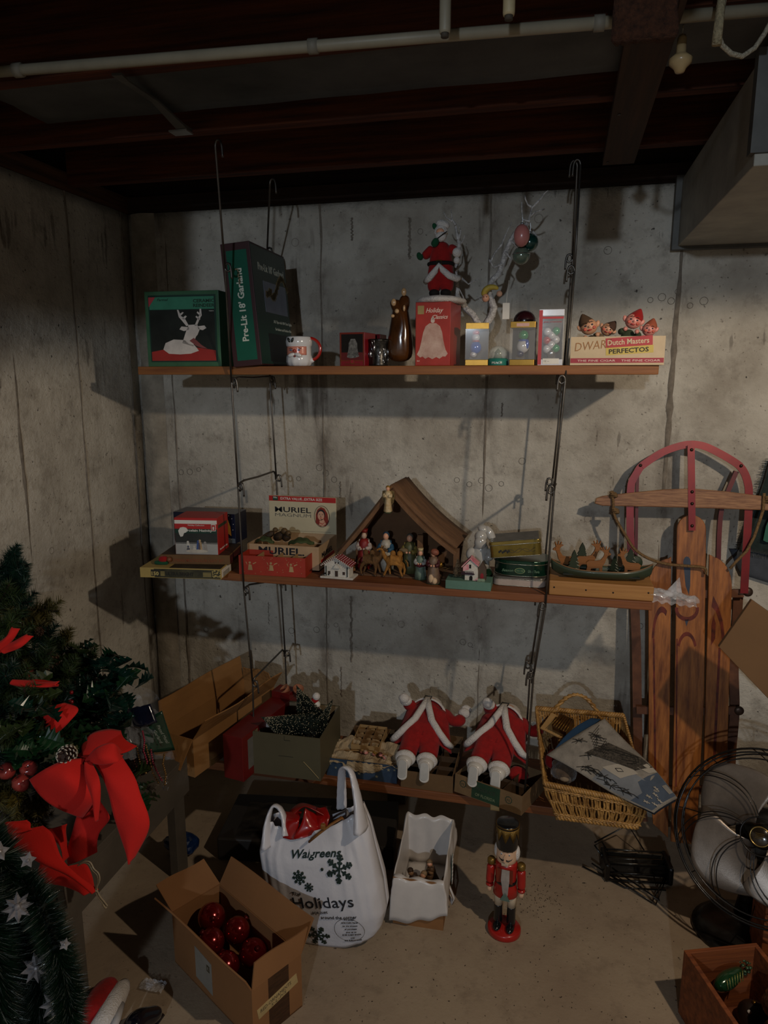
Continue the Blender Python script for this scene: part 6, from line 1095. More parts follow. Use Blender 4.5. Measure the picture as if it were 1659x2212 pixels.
# pull rope
rp_ = [sp(*p, .05) for p in ((1322, 1060), (1324, 1080), (1326, 1108), (1334, 1128), (1352, 1158), (1370, 1185), (1400, 1206), (1440, 1218), (1480, 1222), (1520, 1226), (1524, 1240))]
RO = mat('sled_rope', '#8a6b45', .9, var=.3, scale=160, bump=.8, bscale=260); X_ = TI @ SP
tr = thing('sled_rope', 'tan twisted pull rope tied to the sled steering bar', 'rope', X_.translation+sB); 
q = M(); q.tube(crv([X_ @ V((x, y, .055)) for x, y in rp_], 4), .0048, 8); q.build('cord', RO, tr, True); q = M(); q.tube([X_ @ V((*sp(*p, .05), .055)) for p in ((1650, 1065), (1648, 1100), (1640, 1125), (1628, 1160), (1612, 1190), (1590, 1212), (1576, 1228))], .0048, 8); q.build('cord', RO, tr, True)
for p in ((1322, 1068), (1326, 1102), (1650, 1078)): q = M(); [q.tube([X_ @ V((sp(*p)[0]+.010*math.cos(a+o_), sp(*p)[1]+.006*o_+.004*math.sin(a), .052+.012*math.sin(a))) for a in [2*PI*k/12 for k in range(12)]], .0045, 6, True) for o_ in (-1, 0, 1)]; q.build('knot', RO, tr, True)
# green quilted cloth hanging at the right edge
t = thing('green_blanket', 'dark green fringed blanket with pale teal patch hanging behind the sled', 'blanket', at(1660, 1090, -.03)); O = t.location.copy(); g = lambda px, py, y=-.025: at(px, py, y)-O
GQ = mat('blanket_green', '#1d2f2c', .95, var=.3, scale=60, bump=.6, bscale=160, sheen=.4); q = M(); A_, B_, C_, D_ = g(1664, 990), g(1760, 960), g(1598, 1188), g(1760, 1210); q.grid(lambda u, v: A_.lerp(B_, u).lerp(C_.lerp(D_, u), v)+V((0, -.008*math.sin(u*9+v*4)-.006, 0)), 18, 18); q.build('blanket_cloth', GQ, t, True, solid=.014)
q = M(); rr = random.Random(3)
for k in range(90): u = k/90; a = A_.lerp(C_, u); q.tube([a, a+V((-.014-.006*rr.random(), -.004, -.006+.01*rr.random()))], .0007, 3)
for k in range(60): u = k/60; a = C_.lerp(D_, u); q.tube([a, a+V((.004*rr.random(), -.004, -.018))], .0007, 3)
q.build('fringe', GQ, t)
q = M(); q.prism([(g(*p).x, g(*p).z) for p in ((1642, 1162), (1648, 1132), (1662, 1100), (1740, 1090), (1740, 1168), (1650, 1166))], .004, frame((0, -.028, 0), (1,0,0), (0,0,1))); q.build('teal_patch', mat('teal_cloth', '#2f6655', .8, var=.1), t)
q = M(); a_, b_, c_, d_ = g(1575, 1185, -.018), g(1760, 1200, -.018), g(1600, 1240, -.018), g(1760, 1290, -.018); q.grid(lambda u, v: a_.lerp(b_, u).lerp(c_.lerp(d_, u), v), 8, 6); q.build('grey_lining', mat('blanket_grey', '#4b5058', .95, var=.2), t, True, solid=.006)
q = M(); q.tube([B_, B_+V((.02, .02, .06))], .006, 8); q.build('hanging_loop', GQ, t)
# ---------------- big carton corner at the right edge ----------------
Yc = -.52; P_ = [at(*p, Yc) for p in ((1553, 1398), (1624, 1296), (1760, 1392), (1700, 1552))]; c0 = (P_[0]+P_[2])/2
t = thing('flattened_carton', 'large flattened brown cardboard carton tilted on its corner at the right edge', 'box', c0); q = M(); q.prism([(p.x-c0.x, p.z-c0.z) for p in P_], .016, frame((0, .016, 0), (1,0,0), (0,0,1))); q.build('carton', mat('carton_brown', '#6f5235', .85, var=.08, scale=4), t, bevel=.0015)
zb = min(p.z for p in P_); t = thing('storage_carton', 'plain brown carton standing off at the far right under the tilted carton', 'box', (P_[3].x+.62, Yc+.02, 0)); M().box((0, 0, zb/2-.001), (.40, .5, zb-.002)).build('carton', KRAFT, t, bevel=.002)
# ---------------- fan ----------------
fc = at(1648, 1806, -.60); t = thing('desk_fan', 'large old black caged fan with grey metal blades at right', 'fan', (fc.x, fc.y, 0))
BKM = mat('fan_black', '#14110f', .35, .3, var=.1, coat=.3); BLD = mat('blade_grey', '#857a70', .36, .6, var=.12, scale=30, bump=.06, bscale=300); BRS = mat('fan_brass', '#b89a5c', .25, .9)
dirn = (CAM-fc).normalized(); dirn = (dirn+V((-.10, 0, -.05))).normalized(); FQ = dirn.to_track_quat('Z', 'Y').to_matrix().to_4x4(); FM = Matrix.Translation((0, 0, fc.z)) @ FQ
Rf = .236
def ring(name, r, z, rad=.0028, m=None):
    q = M(); q.tube([FM @ V((r*math.cos(a), r*math.sin(a), z)) for a in [2*PI*k/64 for k in range(64)]], rad, 8, True); return q.build(name, m or BKM, t, True)
ring('cage_ring', Rf, .0, .0032); ring('cage_ring', Rf-.012, .035, .0024); ring('cage_ring', Rf-.03, .050, .0022); ring('cage_ring', Rf-.012, -.07, .0024); ring('cage_ring', .05, .064, .002)
for k in range(7):
    for o_ in (0, .10):
        a0 = 2*PI*k/7+o_; q = M(); q.tube([FM @ V((r*math.cos(a0+w_), r*math.sin(a0+w_), z)) for r, w_, z in [(.046+(Rf-.046)*f, .85*f**1.4, .064*(1-f**4)) for f in [i_/18 for i_ in range(19)]]], .0016, 5); q.build('cage_wire', BKM, t, True)
for k in range(8):
    a0 = 2*PI*k/8; q = M(); q.tube([FM @ V((r*math.cos(a0), r*math.sin(a0), z)) for r, z in ((Rf, 0), (Rf-.012, -.07), (.16, -.12), (.05, -.13))], .0016, 5); q.build('rear_wire', BKM, t, True)
for k in range(4):
    a0 = math.radians(137+90*k); q = M()
    def blade(u, v):
        r = .035+.178*v; hw = (.24+.76*math.sin(PI*min(1, v*.80))**.8)*(1-.55*max(0, v-.72)/.28*1.0); a = a0+(u-.5)*2*hw*.98; rr_ = r*(1-.10*abs(u-.5)**2*4*v)
        return FM @ V((rr_*math.cos(a), rr_*math.sin(a), .010+(u-.5)*-.075*math.sin(PI*min(1, .25+v*.6))+.012*math.sin(PI*u)))
    q.grid(blade, 14, 12); q.build('blade', BLD, t, True, solid=.0018)
M().lathe([(.034, -.02), (.036, .015), (.030, .026), (0, .030)], 24).xf(FM).build('hub', BKM, t, True); q = M(); q.lathe([(.024, .062), (.025, .068), (.022, .070), (0, .071)], 24); q.xf(FM); q.build('badge', mat('badge_glass', '#3a3024', .1, .5, coat=1, var=.2), t, True); ring('badge_rim', .025, .067, .0022, BRS); q = M(); [q.tube([FM @ V((-.012, .004*k-.006, .072)), FM @ V((.010, .004*k-.003, .072))], .0008, 4) for k in range(4)]; q.build('badge_letters', BRS, t)
M().lathe([(.07, -.15), (.078, -.12), (.075, -.03), (.05, -.02), (0, -.02)], 24).xf(FM).build('motor', BKM, t, True)
q = M(); q.tube([FM @ V((0, 0, -.10)), V((.02, .10, .14)), V((0, .08, .03))], [.05, .03, .035], 14); q.build('stand_neck', BKM, t, True); M().lathe([(.15, 0), (.15, .012), (.12, .03), (.05, .05), (0, .052)], 32, (.0, .06, 0), sy=.85).build('stand_base', BKM, t, True)
# ---------------- folded black rack ----------------
p0 = az(1312, 1908, .0); p1 = az(1428, 1916, 0); c = (p0+p1)/2; rz = math.atan2(p1.y-p0.y, p1.x-p0.x); t = thing('metal_rack', 'folded black metal rack with shiny bars lying on the floor', 'rack', (c.x+.01, c.y+.04, 0), rz)
CHR = mat('dark_chrome', '#5d5850', .22, .85, var=.2); Lr = .19
for z, y in ((.060, .055), (.045, .03), (.050, .0), (.028, -.02), (.012, -.035)): M().tube([(-Lr/2, y, z), (Lr/2, y, z)], .0035, 8).build('bar', CHR if z > .03 else BKM, t, True)
M().box((0, .010, .030), (Lr, .05, .012), R3(.5, 0, 0)).build('side_plate', BKM, t, bevel=.002); M().box((0, .045, .050), (Lr*.95, .004, .022), R3(.3, 0, 0)).build('top_plate', CHR, t, bevel=.001)
for s in (-1, 1): M().box((s*(Lr/2+.006), .012, .035), (.018, .10, .066), R3(0, 0, 0)).build('end_block', BKM, t, bevel=.008); M().lathe([(.010, 0), (.012, .006), (0, .008)], 12).xf(Matrix.Translation((s*(Lr/2+.012), .03, .055)) @ Matrix.Rotation(s*PI/2, 4, 'Y')).build('knob', BKM, t, True)
for a, b, e in (((-.10, -.01, .02), (.03, -.13, .006), (.09, -.02, .02)), ((-.14, .03, .02), (.02, -.12, .004), (.10, .0, .03)), ((-.08, .0, .03), (.045, -.115, .010), (.05, -.01, .03)), ((-.17, .03, .006), (-.05, -.06, .005), (.08, -.06, .006)), ((-.12, .10, .05), (.0, .14, .10), (.05, .10, .03))): M().tube([a, b, e], .0026, 6).build('wire_leg', BKM, t, True)
M().tube([(-.10, .02, .04), (-.13, .05, .075), (-.10, .08, .07), (-.08, .04, .05)], .0028, 6).build('wire_handle', BKM, t, True)
# ---------------- wooden drawer box, bottom right ----------------
zt = .19; a, b, c_ = az(1477, 2052, zt), az(1634, 2036, zt), az(1592, 2216, zt); rz = math.atan2(b.y-a.y, b.x-a.x); w = (b-a).length; d = .34; CHY = wood('cherry', '#8a4a22', '#572a12', 'x', .7)
Rm = Matrix.Rotation(rz, 3, 'Z'); c0 = a+Rm @ V((w/2, -d/2, 0)); t = thing('wooden_box', 'open reddish wooden box of ornaments on the floor at bottom right', 'box', (c0.x, c0.y, 0), rz); k = .012
for nm, cc, dd in (('back_panel', (0, d/2-k/2, zt/2), (w, k, zt)), ('front_panel', (0, -d/2+k/2, zt/2), (w, k, zt)), ('left_panel', (-w/2+k/2, 0, zt/2), (k, d-2*k, zt)), ('right_panel', (w/2-k/2, 0, zt/2), (k, d-2*k, zt)), ('bottom_panel', (0, 0, .006), (w-2*k, d-2*k, .012))): M().box(cc, dd).build(nm, CHY, t, bevel=.0015)
wb0 = t.location.copy(); wbz = rz; inb = lambda x, y, z: wb0+Matrix.Rotation(wbz, 3, 'Z') @ V((x, y, z))
GE = mat('ornament_green', '#1f4a2a', .14, .35, coat=1, var=.15); 
t = thing('glass_bird', 'dark green glass bird shaped ornament in the wooden box', 'ornament', az(1574, 2118, .135), wbz+.35); skin('body', GE, t, [(-.050,0,-.004,.006,.008), (-.034,0,.0,.015,.016), (-.006,0,.004,.020,.021), (.024,0,.008,.015,.015), (.048,0,.016,.007,.007)], chain(5)); q = M(); [q.tube([(-.03+.009*k, -.0215, .006), (-.026+.010*k, -.012, .024)], .0014, 5) for k in range(7)]; q.build('gold_pattern', mat('pattern_gold', '#8c8a4c', .4, .5), t, True)
q = M(); q.ell((0,0,0), (.024, .022, .028), 12)
t2 = thing('pinecone_ornament', 'green glitter cone ornament behind the glass bird', 'ornament', az(1600, 2082, .13)); q = M()
for k in range(46): a = k*2.4; z = -.024+.001*k; r = .020*math.sin(PI*(k+4)/54)+.003; q.ell((r*math.cos(a), r*math.sin(a), z), (.0055, .0055, .0035), 6)
q.build('scales', mat('cone_green', '#4c6a4a', .35, .4, var=.5, scale=90), t2, True); M().cyl((0, 0, -.03), (0, 0, .024), .009, .004).build('core', GE, t2)
BRC = mat('glitter_brown', '#6a3f2c', .35, .3, var=.6, scale=70, bump=1, bscale=120, coat=.5)
for k, (x, y, z, r, lb) in enumerate([(.070, .02, .150, .043, 'large brown frosted ball ornament right of the glass bird'), (.020, -.045, .145, .036, 'copper wrinkled foil ornament nearest the wooden box front'), (.070, -.09, .145, .042, 'brown glittered ornament in the box corner at the frame edge'), (-.03, -.02, .05, .036, 'dark ornament deep inside the wooden box'), (.06, .10, .04, .038, 'dark red ball deep at the back of the wooden box')]):
    tt = thing('glitter_ornament', lb, 'ornament', inb(x, y, z)); q = M(); q.ell((0,0,0), r, 18)
    for i, v in enumerate(q.v): q.v[i] = v*(1+(.14 if k < 3 else .03)*nz(v*55, 1, k))
    q.build('ball', BRC if k < 3 else mat('dull_dark', '#2a1a12', .5, var=.2), tt, True); M().ell((-.4*r, -.5*r, r*.75), (.006, .005, .005), 8).build('snow_bead', FUR, tt, True); M().lathe([(.005, r-.002), (.005, r+.006), (0, r+.007)], 10).build('cap', GOLD, tt, True)
tt = thing('wooden_crate', 'reddish wooden crate side just showing behind the box at right edge', 'crate', (az(1668, 2060, .1).x+.06, az(1668, 2060, .1).y+.03, 0), .0); M().box((0, 0, .11), (.16, .014, .22)).build('front_panel', CHY, tt, bevel=.002); M().box((.0, .10, .11), (.16, .014, .22)).build('back_panel', CHY, tt, bevel=.002); M().box((.073, .05, .11), (.014, .086, .22)).build('side_panel', CHY, tt, bevel=.002); M().box((-.073, .05, .11), (.014, .086, .22)).build('side_panel', CHY, tt, bevel=.002)
# ---------------- nutcracker ----------------
c = az(1088, 2018, 0); t = thing('nutcracker', 'wooden nutcracker soldier with black and gold hat on a red base', 'nutcracker', (c.x, c.y+.012, 0), -.1)
NR = mat('paint_red', '#a6201a', .3, coat=.4, var=.08); NB = mat('paint_black', '#0f1114', .25, coat=.5, var=0); NW = mat('paint_cream', '#c9b79c', .35, coat=.3, var=.06); NF = mat('paint_flesh', '#d8b090', .35, coat=.3, var=.04); NG = mat('paint_gold', '#8f7034', .4, .6, var=.25, scale=60)
M().lathe([(.048, 0), (.050, .003), (.050, .016), (.047, .020), (0, .020)], 36, sy=.92).build('base', NR, t, True)
for s in (-1, 1):
    x = s*.0195; M().lathe([(.0125, .022), (.0135, .04), (.0125, .088), (.013, .092)], 18, (x, 0, 0)).build('boot', NB, t, True); M().ell((x, -.014, .027), (.0125, .022, .009), 14).build('boot_toe', NB, t, True); M().lathe([(.0125, .092), (.0135, .12), (.0125, .135)], 18, (x, 0, 0)).build('leg', NW, t, True)
M().lathe([(.032, .130), (.037, .134), (.034, .160), (.030, .178), (.031, .19), (.033, .235), (.030, .242), (0, .243)], 28, sy=.85).build('coat', NR, t, True); M().lathe([(.0325, .174), (.0325, .183)], 28, sy=.88).build('belt', NB, t, True)
q = M(); q.prism([(-.014, 0), (.014, 0), (0, .030)], .004, frame((.004, -.0335, .134), (1,0,0), (0,0,1))); q.build('coat_opening', mat('paint_sage', '#5d7468', .5), t); dpoly(t, 'coat_panel', mat('panel_rust', '#7c2c16', .5, var=.2), frame((-.026, -.0285, .186), (1,0,-.0), (0,0,1)), rect(.002, 0, .018, .045)); dpoly(t, 'coat_panel', mat('panel_rust', '#7c2c16'), frame((.010, -.0285, .186), (1,0,0), (0,0,1)), rect(.002, 0, .014, .045))
q = M(); rr = random.Random(12)
for k in range(60): x = rr.uniform(-.011, .011); q.tube([(x*.9+.003, -.032, .232), (x+.003, -.037, .20), (x*.5+.004+rr.uniform(-.002, .002), -.036, rr.uniform(.150, .172))], .0015, 4)
q.build('beard', mat('beard_grey', '#b7aca4', .9, var=.2), t)
M().lathe([(.024, .240), (.0295, .246), (.031, .26), (.030, .292), (.029, .297)], 28, sy=.92).build('head', NF, t, True); M().lathe([(.0305, .288), (.0315, .292), (.033, .360), (.033, .366), (.030, .368), (0, .366)], 30).build('hat', NB, t, True)
q = M()
for k in range(9):
    a0 = 2*PI*k/9-PI/2; da = PI/9; f = lambda a, z: V((.0335*math.cos(a), .0335*math.sin(a), z)); n_ = 6
    for j in range(n_):
        a, b = a0-da+2*da*j/n_, a0-da+2*da*(j+1)/n_; za = .318+.028*abs((a-a0)/da); zb_ = .318+.028*abs((b-a0)/da); q.add([f(a, za), f(b, zb_), f(b, .358), f(a, .358)], [(0, 1, 2, 3)])
q.build('gold_points', NG, t, True, solid=.0008); q = M(); q.tube([V((.0335*math.cos(a), .0335*math.sin(a), .364)) for a in [2*PI*k/24 for k in range(24)]], .0014, 5, True); q.build('hat_rim', GOLD, t, True)
for s in (-1, 1):
    M().ell((s*.0285, .004, .270), (.010, .014, .024), 12).build('hair', FUR, t, True); fy = -.0275
    q = M(); q.tube([(s*.005, fy-.0012, .2865), (s*.012, fy+.001, .290), (s*.020, fy+.007, .285)], [.0008, .002, .0008], 6); q.build('eyebrow', NB, t, True); M().ell((s*.0115, fy+.0015, .2785), (.003, .0015, .003), 10).build('eye', mat('eye_white', '#c9d2d8', .3), t, True); M().ell((s*.0115, fy+.0004, .2785), (.0016, .0012, .0018), 8).build('pupil', mat('eye_ink', '#1c2c44', .3), t, True)
    q = M(); q.tube([(s*.002, fy-.003, .262), (s*.009, fy-.001, .259), (s*.017, fy+.004, .262), (s*.021, fy+.008, .267)], [.002, .0024, .0016, .0006], 6); q.build('moustache', NB, t, True)
    M().lathe([(.010, .222), (.0125, .226), (.0125, .236), (.009, .241), (0, .242)], 16, (s*.044, 0, 0)).build('epaulette', NG, t, True)
    skin('arm', NR, t, [(s*.044,0,.222,.011,.012), (s*.046,0,.19,.0105,.011), (s*.047,-.003,.158,.0105,.011)], chain(3)); q = M(); q.ell((s*.047, -.004, .143), (.0085, .008, .013), 12); q.build('hand', NF, t, True); M().lathe([(.0115, .152), (.0115, .157)], 16, (s*.047, -.003, 0)).build('cuff', NR, t, True)
q = M(); q.prism([(-.0035, 0), (.0035, 0), (.0022, .020), (0, .024), (-.0022, .020)], .010, frame((0, -.026, .258), (1,0,0), (0,0,1))); q.build('nose', NF, t, bevel=.001)
M().box((0, -.0275, .2485), (.020, .010, .009)).build('jaw', NW, t, bevel=.001); dpoly(t, 'teeth_gap', mat('teeth_line', '#7c4a3a', .6), frame((-.009, -.0326, .2445), (1,0,0), (0,0,1)), [rect(.0018+.0034*k, .001, .0022+.0034*k, .008) for k in range(5)]); M().box((0, .034, .22), (.012, .006, .10)).build('lever', NB, t, bevel=.001)
# ---------------- carton lined with a white bag ----------------
a, b = az(883-55, 1999, 0), az(957, 2012, 0); b_ = az(957, 2012, 0); e = az(849, 1884, .165); w = .155; d = .255; h = .16; rz = math.atan2(.006, -.15)*0+.04
c0 = V((b_.x-w/2, b_.y+d/2, 0)); t, F = tray('small_carton', 'small cardboard carton lined with a white plastic bag on the floor', KRAFT, (b_.x-w, b_.y-.002, 0), .03, w, d, h, .003)
P0 = t.location.copy(); FLM = mat('bag_film', '#cfc8c2', .38, var=.08, scale=12, trans=.0, coat=.15)
bt = thing('white_liner_bag', 'white plastic bag lining and draped over the small carton', 'bag', P0, .03)
def liner(u, v):    # u around the rim, v: 0 outside bottom .. 1 inside bottom
    a = u*4; i = int(a) % 4; f = a-int(a); cs = [(-1, -1), (1, -1), (1, 1), (-1, 1)]; x0, y0 = cs[i]; x1, y1 = cs[(i+1) % 4]; x, y = x0+(x1-x0)*f, y0+(y1-y0)*f; back = .5+.5*y
    top = h+.006+.045*back+.004*math.sin(u*60)
    if v < .5:
        k = v/.5; out = 1+.03+.13*(1-k)*(.8+.2*math.sin(u*30))+.012*math.sin(u*80)*(1-k); drop = (.128-.022*x+.012*math.sin(u*13))*(1-.45*back); z = top-drop*(1-k); return V((x*w/2*out+.006*nz((u*12, k*3, 1)), y*d/2*(1+(out-1)*.6), z))
    k = (v-.5)/.5; s_ = .965-.10*k; return V((x*w/2*s_, y*d/2*s_+.002*math.sin(u*70), top-(top-.04)*k+.004*nz((u*20, k*4, 2))))
q = M(); q.grid(liner, 160, 18); q.build('bag_film', FLM, bt, True, solid=.0006)
q = M(); q.grid(lambda u, v: V(((u-.5)*w*.9, (v-.5)*d*.88, .042+.006*nz((u*6, v*9, 1)))), 12, 14); q.build('bag_bottom', FLM, bt, True, solid=.0006)
q = M(); q.prism([(.0, 0), (.014, .03), (.014, .09), (.004, .115), (-.012, .09), (-.016, .03)], .0012, frame((w/2+.010, .0, .055), (0,1,0), (0,0,1))); q.build('printed_leaf', mat('leaf_print', '#3c5a4e', .5, var=.2), bt)
q = M(); [q.tube([(w/2+.0125, -.010, .070+.014*k), (w/2+.0125, .010, .078+.014*k)], .0012, 4) for k in range(7)]; q.build('printed_lines', FLM, bt); q = M(); q.tube([(w/2+.006, -.05, .10), (w/2+.024, -.055, .06), (w/2+.020, -.045, .03), (w/2+.006, -.035, .05)], [.006, .007, .006, .006], 8, flat=(1, .4)); q.build('bag_handle', FLM, bt, True)
for k, (x, y, a_, c1, lb) in enumerate([(-.030, -.04, .5, '#b89a78', 'cream faced little figurine lying left in the bag lined carton'), (-.010, -.02, -.4, '#4a3322', 'dark brown small figurine leaning in the bag lined carton'), (.012, -.005, .2, '#6b4c30', 'brown hooded small figurine in the middle of the lined carton'), (.030, .01, -.2, '#8c7050', 'tan small figurine standing tallest in the lined carton'), (.020, -.045, .8, '#7c7268', 'grey brown small figurine at the front of the lined carton')]):
    tt = thing('small_figurine', lb, 'figurine', (P0.x+x, P0.y+y, .050), rot=(.3*math.sin(k), a_, 0), s=1.35); mm = mat('sf%d' % k, c1, .6, var=.35, scale=80); M().lathe([(.013, 0), (.014, .006), (.010, .028), (.011, .038), (.005, .046)], 16, fn=lambda a, z: 1+.1*math.sin(a*5+z*80)).build('robe', mm, tt, True); M().ell((0, -.001, .052), .007, 10).build('head', SKINM if k in (0, 3) else mat('old_face', '#a07c5c', .5), tt, True); M().ell((0, .002, .055), .0078, 10).build('hood', mm, tt, True)
# ---------------- dark things under the lowest shelf ----------------
DKC = mat('dark_case', '#2b2622', .6, var=.15, scale=6, coat=.05)
def lowbox(name, lab, cat, pA, pB, d, h, m, z=0, top=None):
    A, B = az(*pA, z), az(*pB, z); rz = math.atan2(B.y-A.y, B.x-A.x); w = (B-A).length; c = (A+B)/2+Matrix.Rotation(rz, 3, 'Z') @ V((0, d/2, 0)); t = thing(name, lab, cat, c, rz); M().box((0, 0, h/2), (w, d, h)).build('case', m, t, bevel=.006); return t, w, faces(w, d, h)
t, w, F = lowbox('dark_case', 'flat dark grey case on the floor under the lowest shelf', 'case', (470, 1858), (850, 1880), .27, .085, DKC)
for k in range(2): M().box((w/2-.03-.015*k, -.136, .05), (.004, .004, .07)).build('ridge', mat('case_ridge', '#15120f', .5), t)
M().box((0, -.137, .045), (.10, .006, .012)).build('handle', BKM, t, bevel=.002); q = M(); q.grid(lambda u, v: V((-w*.40+w*.5*u, -.12+.20*v, .088+.006*nz((u*9, v*6, 2)))), 20, 12); q.build('plastic_film', mat('dark_film', '#3a352f', .25, var=.4, alpha=.7, coat=.6), t, True)
A = at(912, 1730, -.16); t = thing('storage_bin', 'grey plastic bin standing against the wall under the lowest shelf', 'bin', (at(860, 1760, -.10).x, -.10, 0)); M().lathe([(.050, 0), (.056, .12), (.058, .17), (.060, .172), (.055, .172), (.050, .01), (0, .01)], 4).xf(Matrix.Rotation(PI/4, 4, 'Z')).build('bin', mat('bin_grey', '#6a665e', .6, var=.15), t, bevel=.004)
# ---------------- cardboard box with red balls ----------------
Ec = V((-.5780, -1.088, 0)); ne = V((-.325, .19, 0)).normalized(); se = V((-.09, -.132, 0)).normalized(); Ln, Ls, hb_ = .376, .158, .162
rz = math.atan2(-ne.y, -ne.x); ctr = Ec+ne*Ln/2+se*Ls/2
t = thing('ornament_carton', 'open cardboard box of shiny red balls with a taped handwritten strip', 'box', ctr, rz); k = .004; B1 = mat('box_kraft', '#8c6039', .82, var=.08, scale=5, bump=.1, bscale=20)
q = M(); q.box((0, -Ls/2+k/2, hb_/2), (Ln, k, hb_)); q.box((0, Ls/2-k/2, hb_/2), (Ln, k, hb_)); q.box((-Ln/2+k/2, 0, hb_/2), (k, Ls-2*k, hb_)); q.box((Ln/2-k/2, 0, hb_/2), (k, Ls-2*k, hb_)); q.box((0, 0, k/2), (Ln, Ls, k)); q.build('carton', B1, t)
loc = lambda p: t.matrix_world.inverted() @ p
Ri = Matrix.Rotation(-rz, 3, 'Z'); L3 = lambda p: Ri @ (p-ctr)
def flap(edge0, edge1, topA, topB):
    q = M(); a, b, c_, d_ = (V(x) for x in (edge0, edge1, topB, topA)); q.grid(lambda u, v: a.lerp(b, u).lerp(d_.lerp(c_, u), v)+V((0, 0, .003*math.sin(u*6)*v)), 10, 6); q.build('flap', B1, t, solid=.004)
hx, hy = Ln/2, Ls/2
tp = lambda px, py, z: L3(az(px, py, z))
flap((-hx, hy, hb_), (hx, hy, hb_), tp(500, 1850, .235), tp(678, 1982, .215))
flap((-hx, -hy, hb_), (-hx, hy, hb_), tp(337, 1912, .20), tp(440, 1855, .205))
flap((hx, -hy, hb_), (hx, hy, hb_), tp(549, 2080, .222), tp(664, 2001, .222))
flap((-hx, -hy, hb_), (hx, -hy, hb_), tp(334, 1940, .235), tp(530, 2120, .21))
F = faces(Ln, Ls, hb_); P = F['r']; dpoly(t, 'brown_tape', mat('tape_brown', '#4d2f1b', .35, var=.35, scale=40, stretch=(1, 1, 8), coat=.3), P, rect(.050, .0, .115, hb_))
PT = P @ Matrix.Translation((.018, hb_*.40, 0)) @ Matrix.Rotation(.16, 4, 'Z'); dpoly(t, 'masking_strip', mat('tape_cream', '#b99f6c'), PT, rect(0, 0, .128, .030), 2); txt(t, 'RED-ORNAMENTS', mat('pen_ink', '#4d4432', .7, var=0), PT, .008, .014, .10, .010, 3, -.01, .2); txt(t, 'S-L-P/S', mat('pen_ink', '#4d4432'), PT, .040, .003, .05, .008, 3, -.01, .2)
dpoly(t, 'paper_label', mat('label_grey', '#8f8a80', .6, var=.12), F['f'], [(.115, .030), (.195, .022), (.195, .118), (.115, .126)], 2); dpoly(t, 'label_mark', mat('pen_ink', '#4d4432'), F['f'], [rect(.172, .085, .186, .105)], 3)
txt(t, 'R', mat('label_grey', '#8f8a80'), F['f'], .176, .090, .006, .010, 4)
RB = mat('ball_red', '#8c1a1c', .16, .75, var=.05, coat=.6, bump=.03, bscale=200)
BL = [(457, 1986, .135, .043, 'shiny red ball, uppermost and farthest back in the cardboard box'), (452, 2038, .120, .040, 'shiny red ball at the left wall of the cardboard box'), (510, 2026, .115, .040, 'shiny red ball in the middle of the cardboard box'), (500, 2068, .095, .041, 'shiny red ball near the front left in the cardboard box'), (556, 2058, .085, .042, 'shiny red ball toward the right in the cardboard box'), (470, 2052, .055, .038, 'shiny red ball half under the left ones in the cardboard box'), (590, 2085, .055, .040, 'shiny red ball lowest at the right in the cardboard box')]
bps = []
for (px, py, z, r, lb) in BL:
    l_ = L3(az(px, py, z)); bps.append([l_.x, l_.y, z, r*.90])
for _ in range(200):
    for i_ in range(len(bps)):
        for j_ in range(i_):
            a_, b_ = bps[i_], bps[j_]; d = V(a_[:3])-V(b_[:3]); need = a_[3]+b_[3]+.001
            if d.length < need:
                m_ = d.normalized()*(need-d.length)/2
                for n_ in range(3): a_[n_] += m_[n_]; b_[n_] -= m_[n_]
    for a_ in bps: a_[0] = max(-hx+a_[3]+.007, min(hx-a_[3]-.007, a_[0])); a_[1] = max(-hy+a_[3]+.006, min(hy-a_[3]-.006, a_[1])); a_[2] = max(a_[3]+.006, min(.15, a_[2]))
for k_, (px, py, z, r, lb) in enumerate(BL):
    r = bps[k_][3]; p = ctr+Matrix.Rotation(rz, 3, 'Z') @ V(bps[k_][:3]); tt = thing('red_ball', lb, 'ornament', p, 0, 'shiny red balls in the cardboard box', rot=(.9*math.sin(k_*2+1), .7*math.cos(k_*3), 0)); M().ell((0, 0, 0), r, 28).build('ball', RB, tt, True); M().lathe([(.007, r-.002), (.0075, r+.006), (0, r+.007)], 12).build('cap', mat('cap_red', '#5c1214', .4, .5), tt, True)
# ---------------- white shopping bag ----------------
Yw = -.88; O = V((at(690, 2050, Yw).x, Yw, 0)); t = thing('shopping_bag', 'white plastic shopping bag with dark green snowflakes and lettering', 'bag', O, 0)
gx = lambda px, py: (lambda p: (p.x-O.x, p.z))(at(px, py, Yw))
prof = [(0.0, gx(632, 2075), gx(806, 2036)), (.06, gx(612, 2050), gx(818, 2020)), (.25, gx(580, 1980), gx(826, 1985)), (.5, gx(560, 1905), gx(818, 1925)), (.75, gx(550, 1850), gx(800, 1855)), (.9, gx(556, 1815), gx(788, 1805)), (1.0, gx(566, 1790), gx(772, 1765))]
def pv(v):
    for k in range(len(prof)-1):
        if v <= prof[k+1][0]: f = (v-prof[k][0])/(prof[k+1][0]-prof[k][0]); return [tuple(prof[k][j][i]*(1-f)+prof[k+1][j][i]*f for i in (0, 1)) for j in (1, 2)]
    return [prof[-1][1], prof[-1][2]]
def dep(v): return .088*math.sin(PI*min(1, .22+.62*v))*(1-.22*v)
